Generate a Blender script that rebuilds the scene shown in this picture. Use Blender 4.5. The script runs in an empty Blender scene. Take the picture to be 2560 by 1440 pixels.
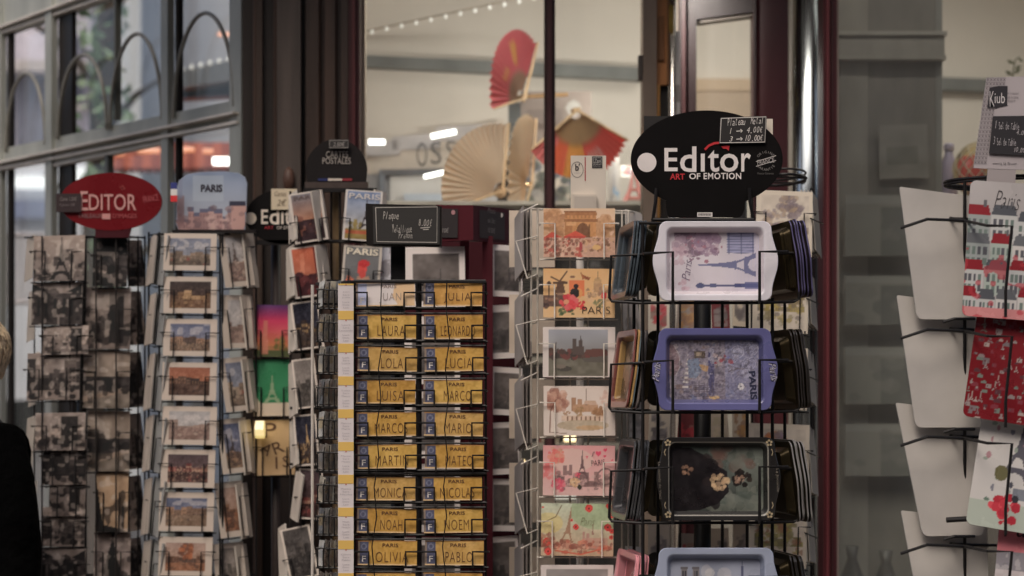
EXPO = -0.08
LAMP = 8.0
CANY = 4.75
OPPH = 9.0
import bpy, math, random
import numpy as np
from mathutils import Matrix, Vector
# ------------------------------------------------------------------ camera model
FPX, CX, HY, HC = 5200.0, 1280.0, 1000.0, 1.45
GAIN = 1.65
SAT = .87
def P(px, py, Y): return Vector(((px-CX)/FPX*Y, Y, HC+(HY-py)/FPX*Y))
def S(px, Y): return px/FPX*Y
R = math.radians
scene = bpy.context.scene
COL = scene.collection
def lin(c):
    c = np.asarray(c, float)/255.0
    return np.where(c <= .04045, c/12.92, ((c+.055)/1.055)**2.4)
def alb(c):
    v = lin(c)*GAIN; L = (v*np.array([.3, .59, .11])).sum(-1, keepdims=True); v = L+(v-L)*SAT     # keep hue when a channel would clip
    k = np.minimum(1, .86/np.maximum(v.max(-1, keepdims=True), 1e-6)); return np.clip(v*k, .004, .86)
# ------------------------------------------------------------------ materials
MATS = {}
def node_mat(name, rough=.6, metal=0., spec=.5, bump=0., bscale=200., mott=0., mscale=20., coat=0., stretch=1., bdist=.002):
    m = bpy.data.materials.new(name); m.use_nodes = True
    nt = m.node_tree; b = nt.nodes['Principled BSDF']
    at = nt.nodes.new('ShaderNodeAttribute'); at.attribute_name = 'Col'
    src = at.outputs['Color']
    if mott:
        tc = nt.nodes.new('ShaderNodeTexCoord')
        n = nt.nodes.new('ShaderNodeTexNoise'); n.inputs['Scale'].default_value = mscale; n.inputs['Detail'].default_value = 6
        mp = nt.nodes.new('ShaderNodeMapping'); mp.inputs['Scale'].default_value = (1, 1, stretch); nt.links.new(tc.outputs['Object'], mp.inputs['Vector']); nt.links.new(mp.outputs['Vector'], n.inputs['Vector'])
        mr = nt.nodes.new('ShaderNodeMapRange'); mr.inputs['From Min'].default_value = .3; mr.inputs['From Max'].default_value = .7
        mr.inputs['To Min'].default_value = 1-mott; mr.inputs['To Max'].default_value = 1+mott*.5
        nt.links.new(n.outputs['Fac'], mr.inputs['Value'])
        mx = nt.nodes.new('ShaderNodeMix'); mx.data_type = 'RGBA'; mx.blend_type = 'MULTIPLY'; mx.inputs[0].default_value = 1
        nt.links.new(src, mx.inputs[6]); nt.links.new(mr.outputs['Result'], mx.inputs[7]); src = mx.outputs[2]
        rr = nt.nodes.new('ShaderNodeMapRange'); rr.inputs['To Min'].default_value = max(.03, rough-.12); rr.inputs['To Max'].default_value = min(1, rough+.12)
        nt.links.new(n.outputs['Fac'], rr.inputs['Value']); nt.links.new(rr.outputs['Result'], b.inputs['Roughness'])
    else:
        b.inputs['Roughness'].default_value = rough
    nt.links.new(src, b.inputs['Base Color'])
    b.inputs['Metallic'].default_value = metal
    b.inputs['Specular IOR Level'].default_value = spec
    b.inputs['Coat Weight'].default_value = coat
    b.inputs['Coat Roughness'].default_value = .15
    if bump:
        tc2 = nt.nodes.new('ShaderNodeTexCoord')
        n2 = nt.nodes.new('ShaderNodeTexNoise'); n2.inputs['Scale'].default_value = bscale; n2.inputs['Detail'].default_value = 4
        nt.links.new(tc2.outputs['Object'], n2.inputs['Vector'])
        bp = nt.nodes.new('ShaderNodeBump'); bp.inputs['Strength'].default_value = bump; bp.inputs['Distance'].default_value = bdist
        nt.links.new(n2.outputs['Fac'], bp.inputs['Height']); nt.links.new(bp.outputs['Normal'], b.inputs['Normal'])
    MATS[name] = m; return m
node_mat('card', .45, mott=.07, mscale=9, spec=.4)
node_mat('gloss_card', .28, mott=.06, mscale=7, coat=.25)
node_mat('worn_card', .4, mott=.2, mscale=6, coat=.15, bump=.08, bscale=30)
node_mat('paper', .75, mott=.08, mscale=12)
node_mat('fan_paper', .8, mott=.06, mscale=12)
_m = MATS['fan_paper']; _nt = _m.node_tree; _b = _nt.nodes['Principled BSDF']; _o = _nt.nodes['Material Output']
_tl = _nt.nodes.new('ShaderNodeBsdfTranslucent'); _nt.links.new(_b.inputs['Base Color'].links[0].from_socket, _tl.inputs[0])
_mx = _nt.nodes.new('ShaderNodeMixShader'); _mx.inputs[0].default_value = .5
_nt.links.new(_b.outputs[0], _mx.inputs[1]); _nt.links.new(_tl.outputs[0], _mx.inputs[2]); _nt.links.new(_mx.outputs[0], _o.inputs[0])
node_mat('tinplate', .3, mott=.08, mscale=14, coat=.35)
node_mat('gold_tin', .32, metal=.9, mott=.2, mscale=18)
node_mat('wire', .45, mott=.15, mscale=60, spec=.3)
node_mat('board', .5, mott=.1, mscale=15, spec=.12)
node_mat('chalkboard', .7, mott=.12, mscale=25)
node_mat('wood', .5, mott=.42, mscale=26, bump=.3, bscale=90, stretch=.07)
node_mat('coat', .95, spec=.08, mott=.25, mscale=30, bump=.9, bscale=13, bdist=.03)
node_mat('paint', .42, mott=.24, mscale=9, bump=.15, bscale=60, stretch=.35)
node_mat('satin', .3, mott=.12, mscale=9)
node_mat('plaster', .85, mott=.12, mscale=1.6, bump=.2, bscale=120)
node_mat('stone', .85, mott=.3, mscale=5, bump=.4, bscale=40)
node_mat('fabric', .95, mott=.2, mscale=60, bump=.35, bscale=400)
node_mat('skin', .55, mott=.08, mscale=40)
node_mat('hair', .5, mott=.3, mscale=90, bump=.8, bscale=300)
node_mat('leaf', .55, mott=.3, mscale=8)
node_mat('chrome', .2, metal=1., mott=.1, mscale=4)
node_mat('brass', .22, metal=1., mott=.2, mscale=15)
def glass_mat(name, tint=(.93,.95,.94), spec=1.0, rough=.015, ior=1.45, base=.0, haze=.035):
    m = bpy.data.materials.new(name); m.use_nodes = True; nt = m.node_tree
    nt.nodes.remove(nt.nodes['Principled BSDF']); out = nt.nodes['Material Output']
    tr = nt.nodes.new('ShaderNodeBsdfTransparent'); tr.inputs[0].default_value = (*tint, 1)
    gl = nt.nodes.new('ShaderNodeBsdfGlossy'); gl.inputs['Roughness'].default_value = rough; gl.inputs[0].default_value = (spec,)*3+(1,)
    fr = nt.nodes.new('ShaderNodeLayerWeight'); fr.inputs['Blend'].default_value = .5
    pw = nt.nodes.new('ShaderNodeMath'); pw.operation = 'POWER'; pw.inputs[1].default_value = 4.5
    ad = nt.nodes.new('ShaderNodeMath'); ad.operation = 'MULTIPLY_ADD'; ad.inputs[1].default_value = .9-base; ad.inputs[2].default_value = .045+base; ad.use_clamp = True
    nt.links.new(fr.outputs['Facing'], pw.inputs[0]); nt.links.new(pw.outputs[0], ad.inputs[0])
    mx = nt.nodes.new('ShaderNodeMixShader')
    nt.links.new(ad.outputs[0], mx.inputs[0]); nt.links.new(tr.outputs[0], mx.inputs[1]); nt.links.new(gl.outputs[0], mx.inputs[2])
    df = nt.nodes.new('ShaderNodeBsdfDiffuse'); df.inputs[0].default_value = (.75, .74, .72, 1)  # diffuse layer paints a milky reflection haze over the glass
    tc = nt.nodes.new('ShaderNodeTexCoord'); nz = nt.nodes.new('ShaderNodeTexNoise'); nz.inputs['Scale'].default_value = 2.5; nz.inputs['Detail'].default_value = 5
    nt.links.new(tc.outputs['Object'], nz.inputs['Vector'])
    dr_ = nt.nodes.new('ShaderNodeMapRange'); dr_.inputs['From Min'].default_value = .3; dr_.inputs['From Max'].default_value = .75; dr_.inputs['To Min'].default_value = haze*.4; dr_.inputs['To Max'].default_value = haze*1.6
    nt.links.new(nz.outputs['Fac'], dr_.inputs['Value'])
    m2 = nt.nodes.new('ShaderNodeMixShader'); nt.links.new(dr_.outputs['Result'], m2.inputs[0]); nt.links.new(mx.outputs[0], m2.inputs[1]); nt.links.new(df.outputs[0], m2.inputs[2])
    nt.links.new(m2.outputs[0], out.inputs[0]); MATS[name] = m
glass_mat('glass')
glass_mat('sleeve', tint=(.8,.82,.8), rough=.12, base=.08)
glass_mat('dark_glass', tint=(.55,.58,.57), rough=.02, base=.03)
def emit_mat(name, color, strength):
    m = bpy.data.materials.new(name); m.use_nodes = True; nt = m.node_tree
    b = nt.nodes['Principled BSDF']; b.inputs['Base Color'].default_value = (.8,.8,.8,1)
    b.inputs['Emission Color'].default_value = (*color, 1); b.inputs['Emission Strength'].default_value = strength
    MATS[name] = m
emit_mat('lamp_white', (1, .97, .92), 6.)
emit_mat('lamp_warm', (1, .72, .38), 3.)
emit_mat('lamp_orange', (1, .3, .1), 1.2)
emit_mat('lamp_small', (1, .93, .8), .6)
emit_mat('sky_glow', (.97, .98, 1), 1.15)
emit_mat('lamp_yellow', (1, .75, .25), .8)
# ------------------------------------------------------------------ text
_TXT = {}
def text_geo(body, shear=0., bold=0., space=1.):
    k = (body, shear, bold, space)
    if k not in _TXT:
        cu = bpy.data.curves.new('lettering', 'FONT'); cu.body = body; cu.shear = shear; cu.offset = bold
        cu.resolution_u = 3; cu.space_character = space; cu.align_x = 'CENTER'
        o = bpy.data.objects.new('lettering', cu)
        me = o.to_mesh()
        v = np.zeros(len(me.vertices)*3); me.vertices.foreach_get('co', v); v = v.reshape(-1, 3)
        f = [tuple(p.vertices) for p in me.polygons]
        o.to_mesh_clear(); bpy.data.objects.remove(o); bpy.data.curves.remove(cu)
        if len(v):
            lo = v.min(0); hi = v.max(0); asp = (hi[0]-lo[0])/max(1e-6, hi[1]-lo[1])
            v = (v-(lo+hi)/2)/np.maximum(hi-lo, 1e-6)
        else: asp = 1
        _TXT[k] = (v, f, asp)
    return _TXT[k]
# ------------------------------------------------------------------ mesh builder
class MB:
    def __init__(s): s.v = []; s.f = []; s.c = []; s.m = []; s.n = 0
    def add(s, verts, faces, col, mat=0):
        verts = np.asarray(verts, float).reshape(-1, 3); n = len(verts)
        col = np.asarray(col, float)
        if col.ndim == 1: col = np.tile(alb(col), (n, 1))
        s.v.append(verts); s.c.append(col)
        o = s.n
        s.f += [tuple(int(i)+o for i in f) for f in faces]; s.m += [mat]*len(faces); s.n += n
        return s
    def box(s, x0, x1, y0, y1, z0, z1, col, mat=0):
        if x0 > x1: x0, x1 = x1, x0
        if z0 > z1: z0, z1 = z1, z0
        v = [(x, y, z) for x in (x0, x1) for y in (y0, y1) for z in (z0, z1)]
        return s.add(v, [(0,1,3,2),(4,6,7,5),(0,4,5,1),(2,3,7,6),(0,2,6,4),(1,5,7,3)], col, mat)
    def pbox(s, x0, y0, x1, y1, Y, d, col, mat=0):
        a = P(x0, y1, Y); b = P(x1, y0, Y)
        return s.box(a.x, b.x, Y, Y+d, a.z, b.z, col, mat)
    def quadbox(s, pts, d, col, mat=0):            # four points (quad), pushed by vector d
        d = Vector(d); v = [Vector(p) for p in pts]; v += [p+d for p in v]
        return s.add(v, [(0,1,2,3),(7,6,5,4),(0,4,5,1),(1,5,6,2),(2,6,7,3),(3,7,4,0)], col, mat)
    def tube(s, path, r, col, n=6, mat=0, closed=False):
        p = [Vector(q) for q in path]; L = len(p); v = []; f = []
        prev = None
        for i in range(L):
            a = p[i-1] if (i > 0 or closed) else p[i]; b = p[(i+1) % L] if (i < L-1 or closed) else p[i]
            t = (b-a)
            if t.length < 1e-9: t = Vector((0, 0, 1))
            t.normalize()
            if prev is None:
                u = t.orthogonal().normalized()
            else:
                u = (prev-t*prev.dot(t))
                u = u.normalized() if u.length > 1e-6 else t.orthogonal().normalized()
            prev = u; w = t.cross(u)
            rr = r[i] if isinstance(r, (list, tuple)) else r
            for k in range(n):
                an = 2*math.pi*k/n; v.append(p[i]+(u*math.cos(an)+w*math.sin(an))*rr)
        for i in range(L if closed else L-1):
            j = (i+1) % L
            for k in range(n): f.append((i*n+k, i*n+(k+1) % n, j*n+(k+1) % n, j*n+k))
        if not closed: f += [tuple(range(n-1, -1, -1)), tuple((L-1)*n+k for k in range(n))]
        return s.add(v, f, col, mat)
    def prism(s, pts, y0, y1, col, mat=0, back=None):  # outline (x,z) counter-clockwise seen from -Y
        n = len(pts); v = [(x, y0, z) for x, z in pts]+[(x, y1, z) for x, z in pts]
        f = [tuple(range(n)), tuple(range(2*n-1, n-1, -1))]+[(i+n, (i+1) % n+n, (i+1) % n, i) for i in range(n)]
        return s.add(v, f, col, mat)
    def lathe(s, prof, cx, cy, col, n=24, mat=0):
        v = []; f = []; m = len(prof)
        for r, z in prof:
            for k in range(n):
                a = 2*math.pi*k/n; v.append((cx+r*math.cos(a), cy+r*math.sin(a), z))
        for i in range(m-1):
            for k in range(n): f.append((i*n+k, i*n+(k+1) % n, (i+1)*n+(k+1) % n, (i+1)*n+k))
        f += [tuple(range(n-1, -1, -1)), tuple((m-1)*n+k for k in range(n))]
        return s.add(v, f, col, mat)
    def text(s, body, cx, cz, w, h, y, col, rot=0, shear=0., bold=0., space=1., mat=0):
        v, f, asp = text_geo(body, shear, bold, space)
        if not len(v): return s
        if w is None: w = h*asp
        if h is None: h = w/asp
        x = v[:, 0]*w; z = v[:, 1]*h; c, sn = math.cos(R(rot)), math.sin(R(rot))
        q = np.stack([cx+x*c-z*sn, np.full(len(v), y), cz+x*sn+z*c], 1)
        # text faces +Z originally: (x,y)->(x,z) keeps winding facing -Y
        return s.add(q, f, col, mat)
    def stroke(s, pts, r, y, col, mat=0):            # flat ribbon on a plane y (x,z points)
        pts = [Vector((a, b)) for a, b in pts]; v = []; f = []
        for i, p in enumerate(pts):
            a = pts[max(0, i-1)]; b = pts[min(len(pts)-1, i+1)]; t = (b-a)
            t = t.normalized() if t.length > 1e-9 else Vector((1, 0)); nn = Vector((-t.y, t.x))*r
            v += [(p.x+nn.x, y, p.y+nn.y), (p.x-nn.x, y, p.y-nn.y)]
        for i in range(len(pts)-1): f.append((2*i, 2*i+1, 2*i+3, 2*i+2))
        return s.add(v, f, col, mat)
    def ellipse_pts(s, cx, cz, rx, rz, n=48, a0=0, a1=360):
        return [(cx+rx*math.cos(R(a0+(a1-a0)*i/n)), cz+rz*math.sin(R(a0+(a1-a0)*i/n))) for i in range(n + (0 if a1-a0 == 360 else 1))]
    def flat(s, pts, y, col, mat=0): return s.add([(x, y, z) for x, z in pts], [tuple(range(len(pts)))], col, mat)
    def build(s, name, mat, parent=None, off=None, smooth=False, loc=None, rot=None):
        me = bpy.data.meshes.new(name)
        v = np.concatenate(s.v)
        if off is not None: v = v-np.array(off)
        me.from_pydata(v.tolist(), [], s.f)
        c = np.concatenate(s.c); c4 = np.ones((len(v), 4)); c4[:, :3] = c
        at = me.color_attributes.new('Col', 'FLOAT_COLOR', 'POINT'); at.data.foreach_set('color', c4.ravel())
        for mn in ([mat] if isinstance(mat, str) else mat): me.materials.append(MATS[mn])
        me.polygons.foreach_set('material_index', s.m)
        if smooth: me.polygons.foreach_set('use_smooth', [True]*len(s.f))
        me.update()
        o = bpy.data.objects.new(name, me); COL.objects.link(o)
        if parent is not None: o.parent = parent
        if loc is not None: o.location = loc
        if rot is not None: o.rotation_euler = rot
        return o
def tag(o, label, cat, group=None, kind=None):
    if label: o['label'] = label
    if cat: o['category'] = cat
    if group: o['group'] = group
    if kind: o['kind'] = kind
    return o
def thing(name, label, cat, loc, group=None, rot=None):
    o = bpy.data.objects.new(name, None); COL.objects.link(o); o.location = loc; o.empty_display_size = .1
    if rot: o.rotation_euler = rot
    return tag(o, label, cat, group)
ORD = ['top', 'second', 'third', 'fourth', 'fifth', 'sixth', 'seventh', 'eighth', 'ninth', 'tenth', 'eleventh', 'twelfth']
# ------------------------------------------------------------------ printed pictures as per-vertex colour
def vnoise(U, V, seed, sc, scv=None):
    scv = scv or sc
    rg = np.random.RandomState(seed & 0x7fffffff); g = rg.rand(int(scv)+4, int(sc)+4)
    x = np.clip(U, 0, 1)*sc; y = np.clip(V, 0, 1)*scv; i = x.astype(int); j = y.astype(int); fx = x-i; fy = y-j
    fx = fx*fx*(3-2*fx); fy = fy*fy*(3-2*fy)
    return (g[j, i]*(1-fx)+g[j, i+1]*fx)*(1-fy)+(g[j+1, i]*(1-fx)+g[j+1, i+1]*fx)*fy
class Art:
    def __init__(s, w, h, cell=2.4, base=(184, 174, 162)):
        s.w, s.h = w, h; s.nx = int(w/cell)+2; s.ny = int(h/cell)+2
        s.uu, s.vv = np.meshgrid(np.linspace(0, 1, s.nx), np.linspace(0, 1, s.ny))
        s.C = np.zeros((s.ny, s.nx, 3))+np.array(base, float); s.win(0, 0, 1, 1)
    def win(s, u0, v0, u1, v1):
        s.U = (s.uu-u0)/(u1-u0); s.V = (s.vv-v0)/(v1-v0); s.asp = (u1-u0)*s.w/((v1-v0)*s.h)
        s.clip = (s.U >= 0) & (s.U <= 1) & (s.V >= 0) & (s.V <= 1); s.X = s.U*s.asp; return s
    def put(s, m, c, a=1.):
        m = (m & s.clip) if m.dtype == bool else m*s.clip
        k = (m*a)[..., None]; s.C = s.C*(1-k)+np.array(c, float)*k; return s
    def fill(s, c, a=1.): return s.put(s.clip, c, a)
    def grad(s, c0, c1, v0=0., v1=1.):
        t = np.clip((s.V-v0)/(v1-v0), 0, 1)[..., None]; g = np.array(c0)*(1-t)+np.array(c1)*t
        m = (s.clip & (s.V >= v0) & (s.V <= v1))[..., None]; s.C = np.where(m, g, s.C); return s
    def rect(s, u0, v0, u1, v1, c, a=1.): return s.put((s.U >= u0) & (s.U <= u1) & (s.V >= v0) & (s.V <= v1), c, a)
    def ell(s, u, v, ru, rv, c, a=1.): return s.put(((s.U-u)/ru)**2+((s.V-v)/rv)**2 < 1, c, a)
    def ring(s, u, v, r, wd, c, a=1.):
        d = np.hypot(s.X-u*s.asp, s.V-v); return s.put(np.abs(d-r) < wd, c, a)
    def poly(s, pts, c, a=1.):
        ins = np.zeros(s.U.shape, bool); n = len(pts)
        for i in range(n):
            x0, y0 = pts[i]; x1, y1 = pts[(i+1) % n]
            if y0 == y1: continue
            ins ^= ((y0 > s.V) != (y1 > s.V)) & (s.U < (x1-x0)*(s.V-y0)/(y1-y0)+x0)
        return s.put(ins, c, a)
    def line(s, pts, wd, c, a=1.):
        d = np.full(s.U.shape, 9.)
        for (x0, y0), (x1, y1) in zip(pts[:-1], pts[1:]):
            x0 *= s.asp; x1 *= s.asp; L = (x1-x0)**2+(y1-y0)**2+1e-12
            t = np.clip(((s.X-x0)*(x1-x0)+(s.V-y0)*(y1-y0))/L, 0, 1)
            d = np.minimum(d, np.hypot(s.X-x0-t*(x1-x0), s.V-y0-t*(y1-y0)))
        return s.put(np.clip((wd-d)/wd*1.6, 0, 1), c, a)
    def mottle(s, amp, sc, seed, region=None):
        f = (vnoise(s.U, s.V, seed, sc*max(.6, s.asp), sc)-.5)*2*amp
        m = s.clip if region is None else (s.clip & (s.U >= region[0]) & (s.V >= region[1]) & (s.U <= region[2]) & (s.V <= region[3]))
        s.C = s.C+(f*m)[..., None]; return s
    def speck(s, c, sc, thr, seed, region=(0, 0, 1, 1), a=1.):
        f = vnoise(s.U, s.V, seed, sc*max(.6, s.asp), sc)
        m = (f > thr) & (s.U >= region[0]) & (s.V >= region[1]) & (s.U <= region[2]) & (s.V <= region[3])
        return s.put(m, c, a)
    def blobs(s, seed, n, reg, r0, r1, cols, a=.8):
        g = random.Random(seed)
        for _ in range(n):
            r = g.uniform(r0, r1); s.ell(g.uniform(reg[0], reg[2]), g.uniform(reg[1], reg[3]), r/max(.3, s.asp)*g.uniform(.7, 1.5), r, g.choice(cols), a)
        return s
    def crown(s, seed, u, v, r, cols, n=26, a=.75):
        g = random.Random(seed)
        for _ in range(n):
            an = g.uniform(0, 6.283); q = r*math.sqrt(g.random()); k = r*g.uniform(.16, .36)
            s.ell(u+q*math.cos(an)/s.asp, v+q*math.sin(an), k/s.asp, k, g.choice(cols), a)
        return s
    def eif(s, bu, bv, h, col, ang=90, a=.9, wd=1.):
        dx = s.X-bu*s.asp; dy = s.V-bv; c, n = math.cos(R(ang)), math.sin(R(ang))
        t = (dx*c+dy*n)/h; q = np.abs(-dx*n+dy*c)/h/wd
        half = np.interp(t, [0, .1, .2, .34, .55, .78, .95, 1], [.21, .165, .115, .066, .038, .02, .012, .003])
        m = (t >= 0) & (t <= 1) & (q < half)
        m &= ~(((q/.115)**2+(t/.13)**2 < 1) & (t < .13))
        m &= ~((t > .2) & (t < .33) & (q < half-.035))
        m |= (np.abs(t-.165) < .018) & (q < .15)
        m |= (np.abs(t-.345) < .014) & (q < .085)
        return s.put(m, col, a)
    def skyline(s, seed, u0, u1, v0, h0, h1, n, cols, wcol=None, roof=None):
        g = random.Random(seed); x = u0
        while x < u1:
            w = (u1-u0)/n*g.uniform(.7, 1.4); h = g.uniform(h0, h1); c = g.choice(cols)
            s.rect(x, v0, min(x+w, u1), v0+h, c)
            if roof: s.rect(x, v0+h*.82, min(x+w, u1), v0+h, roof)
            if wcol:
                nr = max(1, int(h/.11)); nc = 3
                for i in range(nr):
                    for j in range(nc):
                        s.rect(x+w*(j+.25)/nc, v0+h*(i+.3)/nr*.8, x+w*(j+.7)/nc, v0+h*(i+.75)/nr*.8, wcol, .75)
            x += w
        return s
    def cathedral(s, u, v, sz, c, c2):
        k = sz/s.asp
        for d in (0, .3): s.rect(u+d*k, v, u+(d+.2)*k, v+sz*.9, c); s.rect(u+(d+.04)*k, v+sz*.5, u+(d+.16)*k, v+sz*.82, c2, .6)
        s.rect(u+.1*k, v, u+1.5*k, v+sz*.5, c); s.poly([(u+.5*k, v+sz*.5), (u+1.5*k, v+sz*.5), (u+1.4*k, v+sz*.66), (u+.5*k, v+sz*.7)], c2)
        s.poly([(u+.88*k, v+sz*.6), (u+1.02*k, v+sz*.6), (u+.95*k, v+sz*1.5)], c2)
        for i in range(6): s.rect(u+(.55+.16*i)*k, v, u+(.6+.16*i)*k, v+sz*.42, c2, .7)
        return s
PAL = {
 'day':   dict(s0=(132,138,150), s1=(92,104,134), b=[(140,112,88),(122,98,78),(152,128,104),(100,80,66)], w=(62,52,48), f=[(92,76,62),(120,98,80),(70,56,50),(140,60,48)]),
 'blue':  dict(s0=(120,120,140), s1=(66,80,122), b=[(150,104,72),(120,84,62),(92,66,54)], w=(56,44,42), f=[(120,90,66),(84,62,52),(150,112,80)]),
 'sunset':dict(s0=(196,112,60), s1=(150,66,36), b=[(70,44,34),(52,34,30),(92,56,40)], w=(150,100,60), f=[(80,50,38),(56,38,34),(120,74,50)]),
 'amber': dict(s0=(86,50,34), s1=(50,34,34), b=[(150,104,54),(120,78,42),(96,60,36),(170,124,70)], w=(64,40,28), f=[(110,70,40),(76,48,32),(150,100,58)]),
 'red':   dict(s0=(96,60,58), s1=(70,50,58), b=[(140,44,42),(110,36,36),(84,34,36),(130,70,56)], w=(190,150,110), f=[(70,40,38),(150,50,46),(96,70,60),(46,34,34)]),
 'pale':  dict(s0=(156,150,148), s1=(140,140,146), b=[(150,118,104),(138,110,98),(160,136,120),(120,92,82)], w=(84,66,62), f=[(130,96,86),(104,82,74),(150,120,108)]),
 'autumn':dict(s0=(168,122,92), s1=(150,116,104), b=[(134,84,54),(110,66,44),(92,58,44)], w=(60,40,34), f=[(150,84,48),(110,64,42),(84,52,40)]),
 'night': dict(s0=(50,46,66), s1=(28,30,48), b=[(60,44,40),(44,36,38),(80,58,44)], w=(190,140,70), f=[(60,46,42),(96,66,44),(36,30,32)]),
 'gray':  dict(s0=(128,118,112), s1=(112,104,100), b=[(86,78,74),(70,64,60),(100,92,86)], w=(50,46,44), f=[(76,70,66),(58,54,52),(104,96,90)]),
 'dim':   dict(s0=(84,78,76), s1=(70,66,66), b=[(60,55,54),(50,46,46),(76,70,67)], w=(40,37,37), f=[(58,54,53),(44,42,42),(74,69,66)]),
}
def photo(A, seed, kind, tower=False, tree=False):
    p = PAL[kind]; g = random.Random(seed); hor = g.uniform(.26, .42)
    A.grad(p['s0'], p['s1'], 0, 1); A.mottle(9, 4, seed+5); A.mottle(5, 9, seed+6)
    if kind in ('day', 'blue', 'pale'): A.speck((176,170,170), 5, .62, seed+7, (0, .6, 1, 1), .5)
    if tower: A.eif(g.uniform(.35, .65), hor-.06, g.uniform(.5, .62), p['w'] if kind != 'night' else (190,140,70), wd=1.1)
    A.skyline(seed, 0, 1, hor-.03, .1, .36 if not tower else .16, 6 if A.asp > 1 else 4, p['b'], p['w'])
    A.rect(0, 0, 1, hor, p['f'][0]); A.mottle(16, 8, seed+1, (0, 0, 1, hor)); A.mottle(14, 17, seed+2, (0, 0, 1, .8))
    A.blobs(seed+3, 26, (0, 0, 1, hor+.05), .02, .07, p['f']+p['b'], .8)
    if tower or seed % 3 == 0: A.speck(p['w'], 30, .72, seed+11, (0, .02, 1, hor+.2), .6)
    L = A.C.mean(-1, keepdims=True); m_ = A.clip[..., None]; A.C = np.where(m_, (A.C*.64+L*.36*np.array([1.08, .99, .9]))*.95, A.C); A.mottle(9, 30, seed+12)
    if tree: A.crown(seed+4, g.uniform(.3, .7), .68, .26, p['f']+[tuple(int(q*.7) for q in p['f'][0])], 40); A.line([(.5, .1), (.5, .6)], .02, p['w'])
    return A
def bw(A, seed, kind):
    g = random.Random(seed); light, mid, dk = (132,120,112), (88,80,76), (34,31,31)
    if g.random() < .5: light = (116,106,100)
    A.grad(mid, light, 0, 1); A.mottle(14, 5, seed)
    if kind == 'tower':
        A.grad((96,88,84), (126,114,106)); A.eif(.55, .02, .95, dk, wd=1.35, a=.95); A.crown(seed, .15, .15, .2, [dk, mid]); A.crown(seed+1, .9, .15, .18, [dk, mid])
    elif kind == 'arch':
        A.rect(0, 0, 1, .75, (56,51,50)); A.blobs(seed, 30, (0, .2, 1, .8), .04, .1, [(40,37,36),(70,64,62),(52,48,47)])
        for k in range(5): A.rect(.1+.17*k, .2, .16+.17*k, .62, dk); 
        A.poly([(0, .75), (0, 1), (.3, .8)], dk); A.poly([(.7, .78), (1, .98), (1, .7)], dk)
    elif kind == 'crowd':
        A.blobs(seed, 26, (0, 0, 1, .6), .05, .14, [dk, (56,50,48), (104,94,88), (140,126,116)]); A.rect(g.uniform(.5, .7), .1, .86, .9, dk, .85)
        A.rect(.1, .5, .4, .9, (112,102,96), .7)
    elif kind == 'kiss':
        A.fill((30,28,29)); A.blobs(seed, 14, (.15, .2, .85, .9), .06, .18, [(56,52,52),(80,74,72),(20,19,20)]); A.ell(.3, .35, .12, .09, (128,116,108))
    elif kind == 'street':
        A.skyline(seed, 0, 1, .15, .3, .8, 5, [(64,58,56),(84,76,72),(48,44,43)], dk); A.rect(0, 0, 1, .2, (104,94,88)); A.blobs(seed, 9, (0, .05, 1, .3), .03, .09, [dk])
    elif kind == 'river':
        A.grad((96,88,80), (120,108,98), 0, 1); A.rect(0, .3, 1, .55, (54,49,48)); A.mottle(12, 9, seed); A.poly([(0, .1), (1, .3), (1, .38), (0, .2)], (118,104,92)); A.blobs(seed, 9, (0, .3, 1, .5), .03, .08, [dk])
    elif kind == 'lamp':
        A.grad((128,108,88), (140,118,96)); A.poly([(0, 0), (.0, .9), (.12, .5), (.25, .12), (.8, .05), (1, 0)], dk); A.line([(.85, .05), (.85, .4)], .03, dk)
    elif kind == 'figure':
        A.fill((104,94,90)); A.poly([(.3, 0), (.28, .35), (.4, .65), (.46, .8), (.55, .8), (.6, .62), (.72, .36), (.72, 0)], (24,22,23)); A.line([(.5, .75), (.52, .98)], .03, (24,22,23))
        A.mottle(18, 7, seed)
    A.speck((34, 31, 31), 8, .68, seed+20, (0, .05, 1, .7), .55); A.speck((150, 140, 131), 9, .72, seed+21, (0, 0, 1, .9), .5); A.mottle(8, 14, seed+9); A.C = np.clip((A.C-82)*1.28+78, 18, 190); return A
# ------------------------------------------------------------------ flat printed thing (card, sheet) with thickness
def sheet(mb, w, h, t, A, back=(170,162,152), mat=0, bow=0., z0=0., hang=None):
    nx, ny = A.nx, A.ny
    x = (A.uu-.5)*w; z = A.vv*h+z0; y = -t/2+bow*(2*A.uu-1)**2-bow*.5*np.sin(A.vv*3.1)
    v = np.stack([x, y, z], -1).reshape(-1, 3)
    c = alb(np.clip(A.C, 0, 255)).reshape(-1, 3)
    idx = np.arange(nx*ny).reshape(ny, nx)
    f = np.stack([idx[:-1, :-1], idx[:-1, 1:], idx[1:, 1:], idx[1:, :-1]], -1).reshape(-1, 4)
    mb.add(v, f, c, mat)
    # back and rim follow the front's edge
    loop = np.concatenate([idx[0, :], idx[1:, -1], idx[-1, -2::-1], idx[-2:0:-1, 0]])
    fr = v[loop]; bk = fr+np.array([0, t, 0]); n = len(loop)
    mb.add(np.concatenate([fr, bk]), [(i+n, (i+1) % n+n, (i+1) % n, i) for i in range(n)]+[tuple(range(2*n-1, n-1, -1))], back, mat)
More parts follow.
